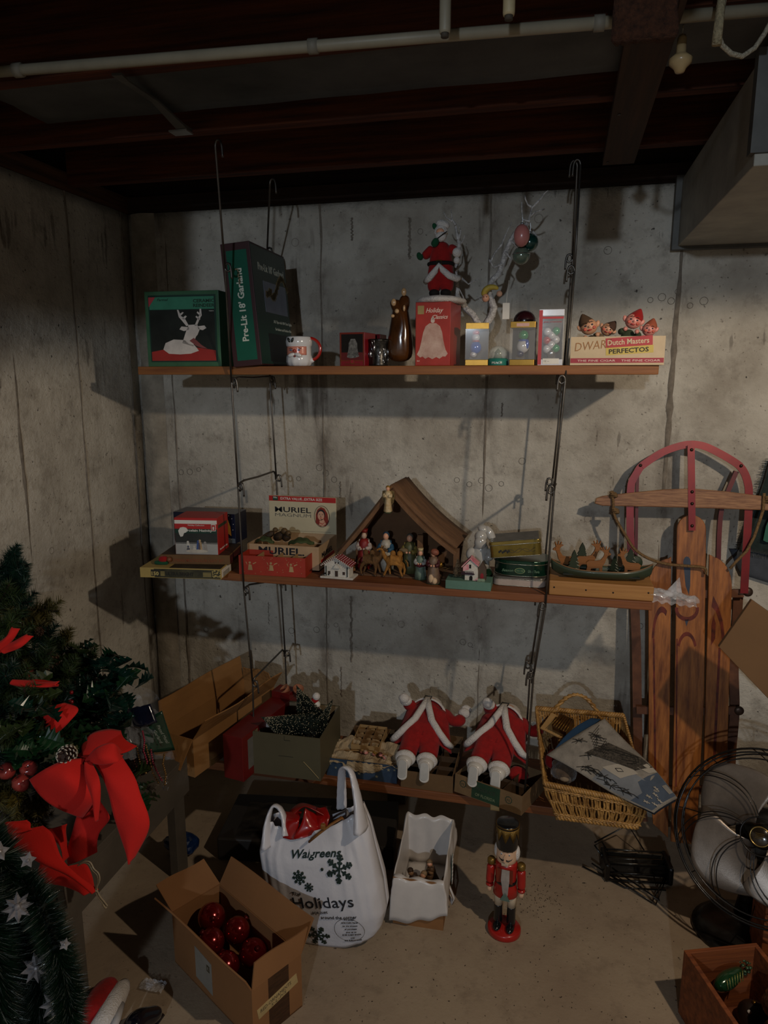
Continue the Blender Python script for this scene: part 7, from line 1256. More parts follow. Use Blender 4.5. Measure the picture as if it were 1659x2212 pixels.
def bagp(u, v, out=0):
    (xl, zl), (xr, zr) = pv(v); a = 2*PI*u; c, s = math.cos(a), math.sin(a); e = .55; cx_ = math.copysign(abs(c)**e, c); sy_ = math.copysign(abs(s)**e, s); f = .5+.5*cx_
    z = zl*(1-f)+zr*f; z = max(z, 0.002); rim = (1-abs(cx_)**1.6)*.045*max(0, (v-.7)/.3); wr = (.0035*nz((cx_*9, v*5, s*2), 1, 3)+.002*math.sin(cx_*40+v*6)*v)*(1 if s > 0 else .25)+(.004*math.sin(cx_*34)*max(0, v-.8)*5 if abs(cx_) > .45 else 0)
    return V((xl*(1-f)+xr*f, .06-sy_*0+(sy_*-1)*(dep(v)+out)+wr, z-rim))
BGM = mat('bag_white', '#d4d2d6', .30, var=.05, scale=6, coat=.2, bump=.5, bscale=28)
q = M(); q.grid(bagp, 96, 44); q.build('bag_body', BGM, t, True, solid=.0008)
def front(x, z):
    v = .5
    for _ in range(24):
        (xl, zl), (xr, zr) = pv(v); f = (x-xl)/(xr-xl); zz = zl*(1-f)+zr*f-(1-abs(2*f-1)**1.6)*.045*max(0, (v-.7)/.3); v = min(1, max(0, v+(z-zz)*2.0))
    (xl, zl), (xr, zr) = pv(v); c = max(-.999, min(.999, (x-xl)/(xr-xl)*2-1)); cc = abs(c)**(1/.55); s = math.sqrt(max(0, 1-cc*cc))**.55; cx_ = c
    return .06-dep(v)*s
def warp(o, d=.0028):
    for vtx in o.data.vertices: vtx.co.y = front(vtx.co.x, vtx.co.z)-d+vtx.co.y*1.0
def bt_(s, px, py, wpx, hh, ang, m, bold=0, shear=0):
    x, z = gx(px, py); sc1 = (gx(px+100, py)[0]-gx(px, py)[0])/100; P = Matrix.Translation((x, 0, z)) @ frame((0,0,0), (1,0,0), (0,0,1)) @ Matrix.Rotation(ang, 4, 'Z'); o = txt(t, s, m, P, 0, 0, wpx*sc1, hh, 1, bold, shear); warp(o); return o
IG = mat('ink_forest', '#12261f', .5, var=0); IN = mat('ink_slate', '#20242a', .5, var=0)
bt_('Walgreens', 632, 1853, 108, .021, .20, IG, .03, .35); bt_('The', 636, 1922, 20, .009, .17, IN); bt_('Holidays', 641, 1950, 130, .034, .20, IN, .004); bt_("'s", 622, 1942, 10, .010, .17, IN); bt_('are just', 680, 1962, 34, .009, .2, IN); bt_('around the corner', 698, 1974, 78, .010, .18, IN); bt_('visit at Walgreens.com', 655, 2062, 78, .009, .36, IN, .01)
for k_, (s, wd) in enumerate((('We accept', 22), ('ATM Debit Cards', 36), ('for the amount', 32), ('of purchase', 26), ('plus up to', 22), ('$100 CASH BACK', 40), ('with', 9), ('NO SURCHARGE', 36))): bt_(s, 758-wd/2+k_*.9, 1979+k_*7.6-wd*.05, wd, .0042, .16, IN, .01)
def flake(px, py, R, m, n=6, rot=.2):
    x, z = gx(px, py); q = M(); th = R*.07
    for k in range(n):
        a = rot+2*PI*k/n; d = V((math.cos(a), 0, math.sin(a))); pz = V((-d.z, 0, d.x)); c0 = V((x, 0, z))
        def seg(p, r_, w0): nn = (r_-p).normalized(); pp = V((-nn.z, 0, nn.x))*w0; q.add([p-pp, p+pp, r_+pp, r_-pp], [(0, 1, 2, 3)])
        for i in range(6): seg(c0+d*R*i/6, c0+d*R*(i+1)/6, th)
        for f_, L in ((.35, .22), (.62, .28), (.85, .18)):
            for s in (-1, 1): p = c0+d*R*f_; seg(p, p+(d*.75+pz*s).normalized()*R*L, th*1.1)
    o = q.build('printed_snowflake', m, t)
    for vtx in o.data.vertices: vtx.co.y = front(vtx.co.x, vtx.co.z)-.0030
flake(650, 1888, .021, IG, 8); flake(672, 1907, .014, IG, 8, .4); flake(735, 1874, .040, IG, 6, .52); flake(690, 2014, .036, IG, 6, .1)
q = M(); x, z = gx(698, 1873); q.add([V((x+.0045*math.cos(2*PI*k/14), 0, z+.0045*math.sin(2*PI*k/14))) for k in range(14)], [tuple(range(14))]); o = q.build('printed_dot', IG, t)
for vtx in o.data.vertices: vtx.co.y = front(vtx.co.x, vtx.co.z)-.0030
x, z = gx(757, 2003); q = M(); n_ = 48; rr1, rr2 = .0440, .0430
for k in range(n_):
    a, b = 2*PI*k/n_, 2*PI*(k+1)/n_; q.add([V((x+r_*math.cos(c_), 0, z+r_*math.sin(c_))) for r_, c_ in ((rr1, a), (rr1, b), (rr2, b), (rr2, a))], [(0, 1, 2, 3)])
o = q.build('printed_circle', IN, t)
for vtx in o.data.vertices: vtx.co.y = front(vtx.co.x, vtx.co.z)-.0030
def handle(pts, rs, yy, name='handle'):
    q = M(); q.tube(crv([V((gx(*p)[0], y_, gx(*p)[1])) for p, y_ in zip(pts, yy)], 5), [v.x for v in crv([(r_, 0, 0) for r_ in rs], 5)], 22, flat=(1, .45))
    for i, v in enumerate(q.v): q.v[i] = v+V((0, .0018*math.sin(i*1.9), 0))
    q.build(name, BGM, t, True)
handle([(572, 1835), (568, 1800), (570, 1775), (578, 1762), (592, 1770), (604, 1792), (612, 1815)], [.034, .020, .012, .010, .013, .018, .024], [.02, .03, .045, .05, .05, .04, .02])
handle([(775, 1800), (768, 1752), (756, 1712), (746, 1690), (733, 1682), (722, 1694), (718, 1725), (716, 1758), (716, 1790)], [.042, .026, .018, .014, .010, .011, .013, .015, .016], [.02, .03, .045, .055, .06, .075, .09, .10, .10])
# what sticks out of the bag
RS = mat('satin_red', '#9c1210', .3, var=.12, scale=10, coat=.5)
def loft(par, name, A, B, m, O, n=8, bulge=.006, solid=.002, nrm=V((0, -1, .2)), wob=.003, seed=1):
    """cloth strip lofted between two edge curves of (px, py, Y) points"""
    a = [at(*p)-O for p in A]; b = [at(*p)-O for p in B]
    def cr(P, s):
        s *= len(P)-1; i = min(int(s), len(P)-2); f = s-i; p0, p1, p2, p3 = P[max(i-1, 0)], P[i], P[i+1], P[min(i+2, len(P)-1)]
        return .5*((2*p1)+(p2-p0)*f+(2*p0-5*p1+4*p2-p3)*f*f+(3*p1-p0-3*p2+p3)*f**3)
    q = M(); q.grid(lambda u, v: cr(a, v).lerp(cr(b, v), u)+nrm*(bulge*math.sin(PI*u)+wob*math.sin(v*9+seed)*math.cos(u*5+seed)), n, 10*(len(A)-1)); return q.build(name, m, par, True, solid=solid)
O2 = at(655, 1780, -.80); t = thing('gift_bow', 'shiny dark red ribbon bow sticking out of the white bag', 'bow', O2)
loft(t, 'ribbon_loop', [(608, 1810, -.86), (612, 1770, -.84), (616, 1752, -.80)], [(640, 1812, -.86), (646, 1775, -.85), (652, 1752, -.80)], RS, O2, seed=2); loft(t, 'ribbon_loop', [(632, 1812, -.87), (650, 1780, -.86), (660, 1745, -.83)], [(668, 1806, -.86), (690, 1790, -.84), (688, 1760, -.80)], RS, O2, seed=3); loft(t, 'ribbon_loop', [(676, 1800, -.84), (682, 1770, -.82), (684, 1744, -.78)], [(705, 1790, -.84), (712, 1765, -.82), (706, 1742, -.78)], RS, O2, seed=4); loft(t, 'ribbon_loop', [(625, 1752, -.79), (650, 1735, -.77), (690, 1745, -.76)], [(628, 1768, -.82), (660, 1742, -.82), (700, 1762, -.82)], RS, O2, seed=5); loft(t, 'ribbon_tail', [(604, 1800, -.80), (612, 1768, -.77)], [(625, 1805, -.80), (632, 1770, -.77)], RS, O2, seed=6); M().tube([(0, 0, 0), (0, .03, -.10)], .02, 10).build('ribbon_stem', RS, t, True)
O2 = at(700, 1782, -.80); t = thing('wooden_hoop', 'thin tan wooden hoop edge inside the white shopping bag', 'hoop', O2); M().tube([at(668, 1818, -.885)-O2, at(690, 1800, -.885)-O2, at(715, 1781, -.875)-O2, at(738, 1766, -.86)-O2, at(745, 1775, -.82)-O2], .006, 8, flat=(1, .6)).build('hoop', mat('hoop_tan', '#8c5c28', .5, var=.2), t, True); M().box(at(698, 1788, -.885)-O2+V((0,0,.004)), (.014, .012, .016)).build('clasp', mat('hoop_tan', '#8c5c28'), t, bevel=.003)
# dirt crumbs on the floor
rr = random.Random(31); q = M()
for k in range(420):
    cl = rr.random(); 
    if cl < .45: p = az(rr.gauss(1160, 45), rr.gauss(1935, 28), 0)
    else: p = az(rr.uniform(700, 1480), rr.uniform(1880, 2210), 0)
    if p.y > -.1: continue
    s = rr.uniform(.0006, .0017); a = rr.uniform(0, 3); q.box((p.x, p.y, s*.4), (s*rr.uniform(1, 3.5), s, s*.8), R3(0, 0, a))
q2 = q.build('floor_debris', mat('debris', '#2c2018', .9, var=.2)); tag(q2, 'dark dirt crumbs scattered over the concrete floor', 'debris', None, 'stuff')
# ---------------- grey work table along the left wall ----------------
TGR = mat('table_grey', '#5e564c', .75, var=.15, scale=8, bump=.1)
xt = -1.12; y0, y1 = -1.27, -.645; zt_ = ax(420, 1625, xt).z; za = ax(419, 1705, xt).z
t = thing('work_table', 'low grey painted wooden table along the left wall under the wreath', 'table', ((WX+xt)/2, (y0+y1)/2, 0)); O = t.location.copy()
wt, dt = xt-WX-.03, y1-y0
M().box((.0, 0, zt_-.012), (wt, dt, .024)).build('table_top', TGR, t, bevel=.002)
for nm, cc, dd in (('apron', (wt/2-.010, 0, (zt_+za)/2-.014), (.020, dt, zt_-za-.02)), ('apron', (-wt/2+.010, 0, (zt_+za)/2-.014), (.020, dt, zt_-za-.02)), ('apron', (0, dt/2-.010, (zt_+za)/2-.014), (wt-.05, .020, zt_-za-.02)), ('apron', (0, -dt/2+.010, (zt_+za)/2-.014), (wt-.05, .020, zt_-za-.02))): M().box(cc, dd).build(nm, TGR, t, bevel=.0015)
for sx in (-1, 1):
    for sy in (-1, 1): M().box((sx*(wt/2-.028), sy*(dt/2-.045), (zt_-.03)/2), (.030, .062, zt_-.03)).build('leg', TGR, t, bevel=.002)
# blue crumpled plastic behind the table leg
p = az(385, 1850, 0); t = thing('blue_plastic', 'crumpled dark blue plastic bundle on the floor behind the table leg', 'plastic bundle', (p.x+.005, p.y+.02, .036)); q = M(); q.ell((0,0,0), (.062, .04, .036), 22)
for i, v in enumerate(q.v): q.v[i] = v*(1+.28*nz(v*38, 1, 5))
q.build('film', mat('plastic_blue', '#12305e', .25, var=.3, coat=.6), t, False)
# ---------------- evergreens ----------------
rrg = random.Random(77)
def needles(q, pts, n, L, spread=.8, w=.0011, droop=.0, taper=.5):
    pts = [V(p) for p in pts]
    for k in range(n):
        s = rrg.random()*(len(pts)-1); i = min(int(s), len(pts)-2); p = pts[i].lerp(pts[i+1], s-i); t_ = (pts[i+1]-pts[i]).normalized(); o_ = t_.orthogonal().normalized(); o_.rotate(Matrix.Rotation(rrg.uniform(0, 2*PI), 3, t_))
        l = L*(1-taper*s/(len(pts)-1))*rrg.uniform(.7, 1.1); d = (t_*(1-spread*.6)+o_*spread).normalized()*l+V((0, 0, -droop*l)); sd = d.cross(V((rrg.uniform(-1, 1), rrg.uniform(-1, 1), rrg.uniform(-1, 1)))).normalized()*w
        q.add([p-sd, p+sd, p+d], [(0, 1, 2)])
PINE = mat('needle_green', '#34461f', .55, var=.3, scale=8); PIN2 = mat('needle_olive', '#5f5828', .6, var=.3, scale=8); PIN3 = mat('needle_dark', '#17362a', .4, var=.25, scale=8, coat=.2); TWIG = mat('twig', '#2c1c10', .9)
def sprig(par, p, d, L, nl, m, n=170, kids=4):
    q = M(); p = V(p); d = V(d).normalized(); e = p+d*L; b = d.orthogonal().normalized(); pts = [p, p+d*L*.5+b*.006, e]
    needles(q, pts, n, nl)
    for k in range(kids):
        a = p+d*L*(.2+.16*k); dd = (d*.7+b*(.7 if k % 2 else -.7)+V((0, 0, rrg.uniform(-.3, .3)))).normalized(); needles(q, [a, a+dd*L*.45], int(n*.4), nl*.85)
    o = q.build('pine_sprig', m, par); tag(o, kind='stuff'); M().tube(pts, .0022, 5).build('twig', TWIG, par); return o
def ppx(px, py, Y): return at(px, py, Y)
t = thing('pine_garland', 'mixed green pine garland heaped on the table by the left wall', 'garland', (-1.35, -1.05, zt_)); G = t.location.copy()
t['label'] = 'heap of green and olive pine garland rising at the left frame edge'
spots = []
for (px, py, Y, m, L, nl) in [(10, 1230, -1.02, PIN3, .10, .045), (30, 1260, -1.0, PIN3, .10, .045), (-10, 1260, -1.06, PIN3, .1, .045), (20, 1300, -1.06, PIN3, .10, .05), (-20, 1320, -1.1, PINE, .12, .05), (50, 1320, -1.0, PIN2, .10, .05), (75, 1345, -.98, PIN2, .09, .05), (30, 1350, -1.05, PIN2, .11, .05), (0, 1370, -1.1, PINE, .12, .05),
    (90, 1380, -.98, PINE, .10, .045), (115, 1400, -.96, PIN2, .08, .045), (60, 1400, -1.05, PINE, .11, .05), (20, 1420, -1.1, PIN3, .12, .05), (100, 1430, -1.02, PIN3, .1, .05), (140, 1440, -.98, PINE, .1, .045), (60, 1460, -1.1, PINE, .12, .05), (0, 1480, -1.15, PIN3, .12, .05), (120, 1480, -1.05, PINE, .12, .05), (170, 1450, -.97, PINE, .09, .04), (180, 1490, -1.0, PIN3, .1, .045), (40, 1530, -1.18, PIN3, .12, .05), (100, 1540, -1.12, PIN3, .12, .05), (160, 1540, -1.05, PIN3, .1, .05), (0, 1600, -1.22, PIN3, .12, .05), (60, 1610, -1.2, PIN3, .12, .05), (130, 1600, -1.12, PIN3, .1, .05), (200, 1560, -1.0, PINE, .1, .045), (250, 1540, -.95, PIN2, .07, .04), (10, 1560, -1.24, PIN3, .1, .05), (60, 1570, -1.24, PINE, .1, .05), (-10, 1640, -1.27, PIN3, .1, .05), (110, 1670, -1.2, PIN3, .1, .05), (10, 1700, -1.24, PIN2, .1, .05), (-20, 1500, -1.2, PINE, .12, .05), (15, 1215, -1.0, PIN3, .08, .045)]:
    p = ppx(px, py, Y)-G; p.x = max(p.x, WX-G.x+.05)
    for j in range(2): sprig(t, p+V((-.03, .0, -.03))*j, V((rrg.uniform(-.2, .9), rrg.uniform(-.7, .1), rrg.uniform(-.1, .9))), L, nl, m, 300)
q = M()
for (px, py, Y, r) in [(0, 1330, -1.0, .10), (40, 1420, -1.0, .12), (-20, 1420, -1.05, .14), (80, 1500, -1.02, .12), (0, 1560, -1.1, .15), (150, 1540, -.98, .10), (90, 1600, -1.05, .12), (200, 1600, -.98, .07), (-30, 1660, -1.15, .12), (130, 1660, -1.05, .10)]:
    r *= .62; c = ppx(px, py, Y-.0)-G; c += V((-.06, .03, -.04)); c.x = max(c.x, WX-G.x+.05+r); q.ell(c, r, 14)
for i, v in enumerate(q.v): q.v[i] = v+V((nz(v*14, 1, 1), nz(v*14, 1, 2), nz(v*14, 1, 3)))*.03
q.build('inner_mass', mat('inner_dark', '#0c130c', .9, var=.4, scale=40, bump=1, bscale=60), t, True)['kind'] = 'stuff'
# ---- holly wreath with apples, cones, berries ----
t = thing('holly_wreath', 'holly wreath with red apples, berries and cones on the table', 'wreath', (-1.2, -1.1, zt_)); G = t.location.copy()
def leafmesh(L, Wd, curl):
    q = M(); n = 10; vs = []; fs = []
    for k in range(n+1):
        u = k/n; wv = Wd*math.sin(PI*min(1, u*.92+.06))**.8*(1 if k % 2 else .58)*(0 if k == n else 1)+.0004; z = curl*math.sin(PI*u)-.2*L*u*u*.3; vs += [(u*L, -wv, z+.22*wv+(.004 if k % 2 else 0)), (u*L, 0, z), (u*L, wv, z+.22*wv+(.004 if k % 2 else 0))]
    for k in range(n): a = 3*k; fs += [(a, a+1, a+4, a+3), (a+1, a+2, a+5, a+4)]
    q.add(vs, fs); q.tube([(-.012, 0, 0), (L*.5, 0, curl+.001), (L*.96, 0, 0)], .0008, 4); return q
HL = [mat('holly_dark', '#0f2e24', .22, var=.25, scale=20, coat=.6), mat('holly_mid', '#1b3d22', .28, var=.3, scale=20, coat=.5), mat('holly_olive', '#31401c', .4, var=.3, scale=20), mat('holly_pale', '#7c7a58', .5, var=.4, scale=40)]
LM = [[leafmesh(.078, .034, .008).mesh('holly_leaf', hm) for hm in HL], [leafmesh(.062, .027, .004).mesh('holly_leaf', hm) for hm in HL]]
def leaf(px, py, Y, mi, rot, s=1.0, big=0):
    o = bpy.data.objects.new('holly_leaf', LM[big][mi]); C.objects.link(o); o.parent = t; p = at(px, py, Y)-G; p.x = max(p.x, WX-G.x+.05); o.location = p; o.rotation_euler = rot; o.scale = (s, s, s)
rl = random.Random(5)
for (cx, cy, Y, sx, sy, n, mi) in [(165, 1420, -.97, 22, 22, 8, 2), (215, 1450, -.96, 36, 22, 15, 0), (240, 1490, -.97, 30, 30, 14, 0), (200, 1530, -1.02, 50, 36, 24, 0), (60, 1520, -1.2, 45, 28, 12, 2), (30, 1560, -1.24, 34, 28, 9, 2), (220, 1580, -1.04, 40, 24, 16, 0), (140, 1600, -1.18, 44, 24, 12, 1), (40, 1620, -1.25, 36, 30, 12, 1), (100, 1640, -1.22, 20, 18, 5, 3), (290, 1700, -1.10, 18, 50, 9, 1), (70, 1590, -1.22, 40, 20, 8, 1)]:
    for k in range(int(n*1.35)): leaf(rl.gauss(cx, sx*.55), rl.gauss(cy, sy*.55), Y-rl.uniform(-.03, .05), mi if rl.random() < .8 else (mi+1) % 3, (rl.uniform(-.9, .9), rl.uniform(-.9, .5), rl.uniform(-2.6, 1.0)), rl.uniform(.75, 1.15), k % 2)
for k, (px, py, Y) in enumerate([(14, 1665, -1.27), (62, 1660, -1.25), (45, 1690, -1.28), (58, 1455, -1.12)]):
    p = at(px, py, Y)-G; tt = M(); tt.lathe([(.0, -.021), (.012, -.020), (.020, -.008), (.021, .004), (.015, .015), (.006, .017), (.002, .013)], 18); o = tt.build('apple', mat('apple_red', '#a03a34', .2, var=.15, scale=30, coat=.8), t, True); o.location = p; o.rotation_euler = (rl.uniform(-1, 1), rl.uniform(-1, 1), 0); o2 = M().cyl((0, 0, .012), (.002, 0, .026), .0012, n=5).build('apple_stem', TWIG, o)
def berries(px, py, Y, n, s): 
    for k in range(n): p = at(px, py, Y)-G+V((rl.gauss(0, s), rl.gauss(0, s*.5), rl.gauss(0, s*.7))); M().ell(p, .0058, 8).build('berry', mat('berry_red', '#8c1420', .2, coat=.8, var=.05), t, True)
berries(137, 1512, -1.12, 12, .014); berries(45, 1590, -1.27, 8, .010)
def cone(par, G_, px, py, Y, s, tipm, bodym, rot, lab=None):
    p = at(px, py, Y)-G_; q = M(); q2 = M()
    for k in range(60):
        a = k*2.39996; u = k/60; z = (u-.5)*.06; r = .022*math.sin(PI*(u*.86+.10))**.7; d = V((math.cos(a), math.sin(a), .5)).normalized(); c = V((r*.7*math.cos(a), r*.7*math.sin(a), z)); q.ell(c+d*.003, (.0062, .0062, .0022), 7, d.to_track_quat('Y', 'Z').to_matrix()); q2.ell(c+d*.0085, (.0045, .0016, .0014), 6, V((d.x, d.y, 0)).to_track_quat('Y', 'Z').to_matrix())
    o = q.build('pine_cone', bodym, par, True, label=lab); o.location = p; o.rotation_euler = rot; o.scale = (s, s, s); q2.build('cone_tips', tipm, o, True); M().cyl((0, 0, -.03), (0, 0, .03), .012, .006).build('cone_core', bodym, o)
CB = mat('cone_brown', '#3a2015', .7, var=.3, scale=60); CT = mat('cone_frost', '#c9bfae', .7, var=.1); CT2 = mat('cone_tan', '#6b4a34', .7, var=.2)
cone(t, G, 145, 1630, -1.27, .95, CT, CB, (1.2, .3, .2), 'brown pine cone with white frosted tips'); cone(t, G, 105, 1430, -1.04, 1.15, CT2, CB, (1.4, .9, .2)); cone(t, G, 85, 1365, -1.02, .6, CT2, CB, (1.0, .9, .2))
for pts in ([(-20, 1435), (10, 1435), (21, 1440), (10, 1462)], [(-10, 1452), (20, 1451), (45, 1447), (58, 1449), (66, 1455), (72, 1460)]): M().tube([at(a, b, -1.14)-G for a, b in pts], .0014, 6).build('bare_wire', mat('wire_white', '#b9bab4', .3, .6), t, True)
M().ell(at(2, 1635, -1.26)-G, .019, 12).build('white_ball', mat('ball_frost', '#8f8a88', .4, var=.1), t, True)
t3 = thing('olive_pine_sprigs', 'olive brown pine sprigs drooping below the apples at left', 'pine sprigs', at(40, 1720, -1.26)); G3 = t3.location.copy()
for (px, py, L, d, m) in [(10, 1700, .10, (.8, -.2, -.3), PIN2), (30, 1730, .12, (.9, -.3, -.6), PIN2), (60, 1740, .09, (.8, -.2, -.7), PIN2), (0, 1750, .12, (.9, -.2, -.5), PIN2), (20, 1700, .06, (.7, -.4, -.2), mat('sprig_yellow', '#6e5c18', .6, var=.3)), (70, 1720, .06, (.8, -.3, -.3), PIN2)]: sprig(t3, at(px, py, -1.27)-G3, d, L, .034, m, 260, 3)
M().tube([(-.06, .06, .06), (0, .02, 0), (.03, .0, -.02)], .006, 6).build('branch', TWIG, t3)
# ---------------- red velvet bows ----------------
VEL = mat('velvet_red', '#cf1a10', .9, var=.06, scale=6, sheen=.04, bump=.15, bscale=300)
Kn = at(187, 1637, -1.24); t = thing('velvet_bow', 'large red velvet bow with long tails hanging over the table edge', 'bow', Kn); G = Kn
L_ = lambda nm, A, B, sd=1, bl=.012: loft(t, nm, A, B, VEL, G, 12, bl, .0025, seed=sd)
L_('bow_loop', [(187, 1637, -1.25), (140, 1643, -1.29), (100, 1660, -1.31), (63, 1684, -1.30)], [(192, 1650, -1.25), (203, 1690, -1.28), (205, 1728, -1.29), (178, 1768, -1.28)], 1, .022)
L_('bow_loop', [(187, 1637, -1.24), (165, 1665, -1.27), (130, 1700, -1.26), (112, 1732, -1.24)], [(192, 1642, -1.24), (196, 1680, -1.27), (200, 1730, -1.25), (165, 1755, -1.24)], 2, -.01)
L_('bow_loop', [(187, 1634, -1.23), (178, 1610, -1.20), (195, 1585, -1.17), (235, 1575, -1.14), (262, 1578, -1.13)], [(190, 1642, -1.24), (215, 1640, -1.24), (245, 1632, -1.22), (275, 1624, -1.19), (296, 1612, -1.16)], 3, .016)
L_('bow_loop', [(190, 1637, -1.25), (210, 1615, -1.27), (245, 1605, -1.26), (262, 1622, -1.24)], [(190, 1645, -1.26), (225, 1652, -1.29), (255, 1645, -1.28), (266, 1632, -1.25)], 4, .008)
L_('bow_tail', [(195, 1643, -1.255), (218, 1668, -1.28), (234, 1712, -1.30), (248, 1770, -1.31), (282, 1866, -1.30)], [(262, 1630, -1.24), (286, 1672, -1.27), (302, 1710, -1.28), (324, 1780, -1.29), (290, 1852, -1.30)], 5, .012)
L_('bow_tail', [(184, 1645, -1.27), (188, 1690, -1.31), (200, 1735, -1.32), (211, 1770, -1.32)], [(196, 1643, -1.27), (214, 1680, -1.31), (217, 1720, -1.32), (212, 1772, -1.32)], 6, .010)
L_('bow_tail', [(172, 1750, -1.27), (158, 1790, -1.28), (148, 1830, -1.28), (147, 1868, -1.27)], [(215, 1725, -1.25), (236, 1765, -1.25), (215, 1800, -1.27), (210, 1840, -1.27)], 7, .015)
L_('bow_loop', [(205, 1600, -1.17), (180, 1610, -1.19), (160, 1612, -1.2)], [(205, 1632, -1.2), (190, 1636, -1.22), (162, 1632, -1.21)], 8)
q = M(); q.tube([(-.012, -.004, -.006), (0, -.012, 0), (.014, -.004, .004)], [.006, .011, .007], 10); q.build('bow_knot', VEL, t, True); M().tube([(-.002, -.022, .004), (.004, -.023, .002), (.005, -.02, -.004)], .0012, 5).build('gold_wire', GOLD, t)
Kn = at(100, 1850, -1.33); t = thing('velvet_ribbon', 'long loose red velvet ribbon folds below the large bow at left', 'ribbon', Kn); G = Kn
L_('ribbon_fold', [(20, 1790, -1.34), (30, 1830, -1.35), (80, 1860, -1.35), (150, 1890, -1.34), (205, 1925, -1.33)], [(95, 1783, -1.32), (112, 1800, -1.33), (130, 1850, -1.34), (165, 1885, -1.34), (212, 1922, -1.33)], 1, .014)
L_('ribbon_fold', [(88, 1862, -1.31), (85, 1900, -1.31), (140, 1915, -1.31), (182, 1930, -1.30)], [(165, 1868, -1.29), (185, 1868, -1.29), (200, 1890, -1.29), (203, 1924, -1.29)], 2, .012)
L_('ribbon_fold', [(100, 1790, -1.29), (130, 1830, -1.30), (140, 1860, -1.30)], [(145, 1780, -1.28), (142, 1800, -1.28), (150, 1850, -1.28)], 3, .010)
L_('ribbon_fold', [(10, 1775, -1.36), (20, 1800, -1.36)], [(60, 1770, -1.34), (70, 1792, -1.34)], 4, .008)
for k, (A, B, lb) in enumerate([([(-30, 1405, -1.22), (10, 1378, -1.21), (28, 1354, -1.20)], [(-20, 1432, -1.22), (25, 1385, -1.21), (44, 1358, -1.20)], 'red velvet ribbon loop, uppermost at the left frame edge'), ([(28, 1468, -1.21), (60, 1470, -1.21), (90, 1474, -1.20), (128, 1472, -1.20)], [(26, 1478, -1.21), (66, 1486, -1.22), (100, 1484, -1.21), (126, 1482, -1.20)], 'narrow red velvet loop lying across the pine below the wires')]):
    Kn = at(A[1][0], A[1][1], -1.21); t = thing('velvet_loop', lb, 'ribbon', Kn); G = Kn; L_('ribbon_loop', A, B, k, .010)
    if k == 0: L_('ribbon_loop', [(5, 1400, -1.21), (30, 1385, -1.21), (60, 1370, -1.20)], [(10, 1412, -1.22), (45, 1398, -1.22), (73, 1374, -1.20)], 3, .008)
    else: L_('ribbon_loop', [(40, 1472, -1.18), (80, 1468, -1.18), (126, 1474, -1.18)], [(40, 1476, -1.18), (80, 1474, -1.18), (126, 1480, -1.18)], 5, .004)
Kn = at(115, 1550, -1.2); t = thing('velvet_loop', 'heart shaped red velvet ribbon fold among the holly leaves', 'ribbon', Kn); G = Kn
L_('ribbon_loop', [(108, 1525, -1.19), (94, 1542, -1.21), (80, 1562, -1.22), (110, 1590, -1.23)], [(140, 1518, -1.18), (168, 1532, -1.19), (150, 1560, -1.21), (113, 1592, -1.23)], 2, .012); L_('ribbon_loop', [(42, 1548, -1.21), (60, 1552, -1.21), (85, 1548, -1.20)], [(42, 1556, -1.21), (60, 1558, -1.22), (82, 1565, -1.21)], 3, .003)
L_('ribbon_loop', [(-10, 1550, -1.22), (25, 1560, -1.22)], [(-10, 1575, -1.23), (20, 1572, -1.23)], 4, .006)
# string
t = thing('cotton_string', 'knotted cream cotton string dangling from the ribbon at the left', 'string', at(200, 1890, -1.34)); G = t.location.copy(); SM = mat('string_cream', '#b5a68c', .9, var=.15)
for o_ in (0, 3): M().tube(crv([at(a+o_, b-o_, -1.335)-G for a, b in ((168, 1870), (180, 1864), (192, 1866), (200, 1880), (210, 1890), (212, 1905), (206, 1922), (212, 1938), (220, 1948), (229, 1960))], 4), .0016, 6).build('cord', SM, t, True)
M().ell(at(208, 1924, -1.335)-G, .0035, 8).build('knot', SM, t, True); M().tube([at(222, 1952, -1.335)-G, at(229, 1962, -1.335)-G], .003, 6).build('frayed_end', SM, t, True)
# ---------------- tinsel garland with star lights ----------------
TIN = mat('tinsel_green', '#16301f', .35, .1, var=.3, scale=10, coat=.3); TIP = mat('tinsel_white', '#aab0a8', .3, .3)
t = thing('tinsel_garland', 'thick bristly dark green tinsel garland with star lights at lower left', 'garland', at(60, 2000, -1.52)); G = t.location.copy()
path = [(-60, 1790, -1.50), (0, 1850, -1.50), (20, 1920, -1.50), (50, 1990, -1.51), (75, 2060, -1.52), (95, 2130, -1.52), (80, 2200, -1.53), (60, 2290, -1.54)]
path2 = [(-80, 1900, -1.58), (-40, 2000, -1.58), (-10, 2100, -1.58), (-20, 2220, -1.58), (-20, 2330, -1.58)]
q = M(); q2 = M()
path3 = [(50, 1900, -1.50), (90, 1960, -1.52), (120, 2040, -1.54), (140, 2110, -1.54), (150, 2180, -1.55), (140, 2260, -1.56)]
for pth, n, L in ((path, 22000, .058), (path2, 18000, .075), (path3, 11000, .045)):
    P_ = [at(*p)-G for p in pth]; needles(q, P_, n, L, 1.45, .0010, 0, .05); needles(q2, P_, n//9, L*1.04, 1.45, .0005, 0, .05)
q.build('bristles', TIN, t)['kind'] = 'stuff'; q2.build('frosted_bristles', TIP, t)['kind'] = 'stuff'
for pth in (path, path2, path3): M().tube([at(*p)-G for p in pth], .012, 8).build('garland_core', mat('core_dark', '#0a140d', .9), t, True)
STM = mat('star_plastic', '#a9a4a6', .15, var=.25, scale=80, coat=1, trans=.3)
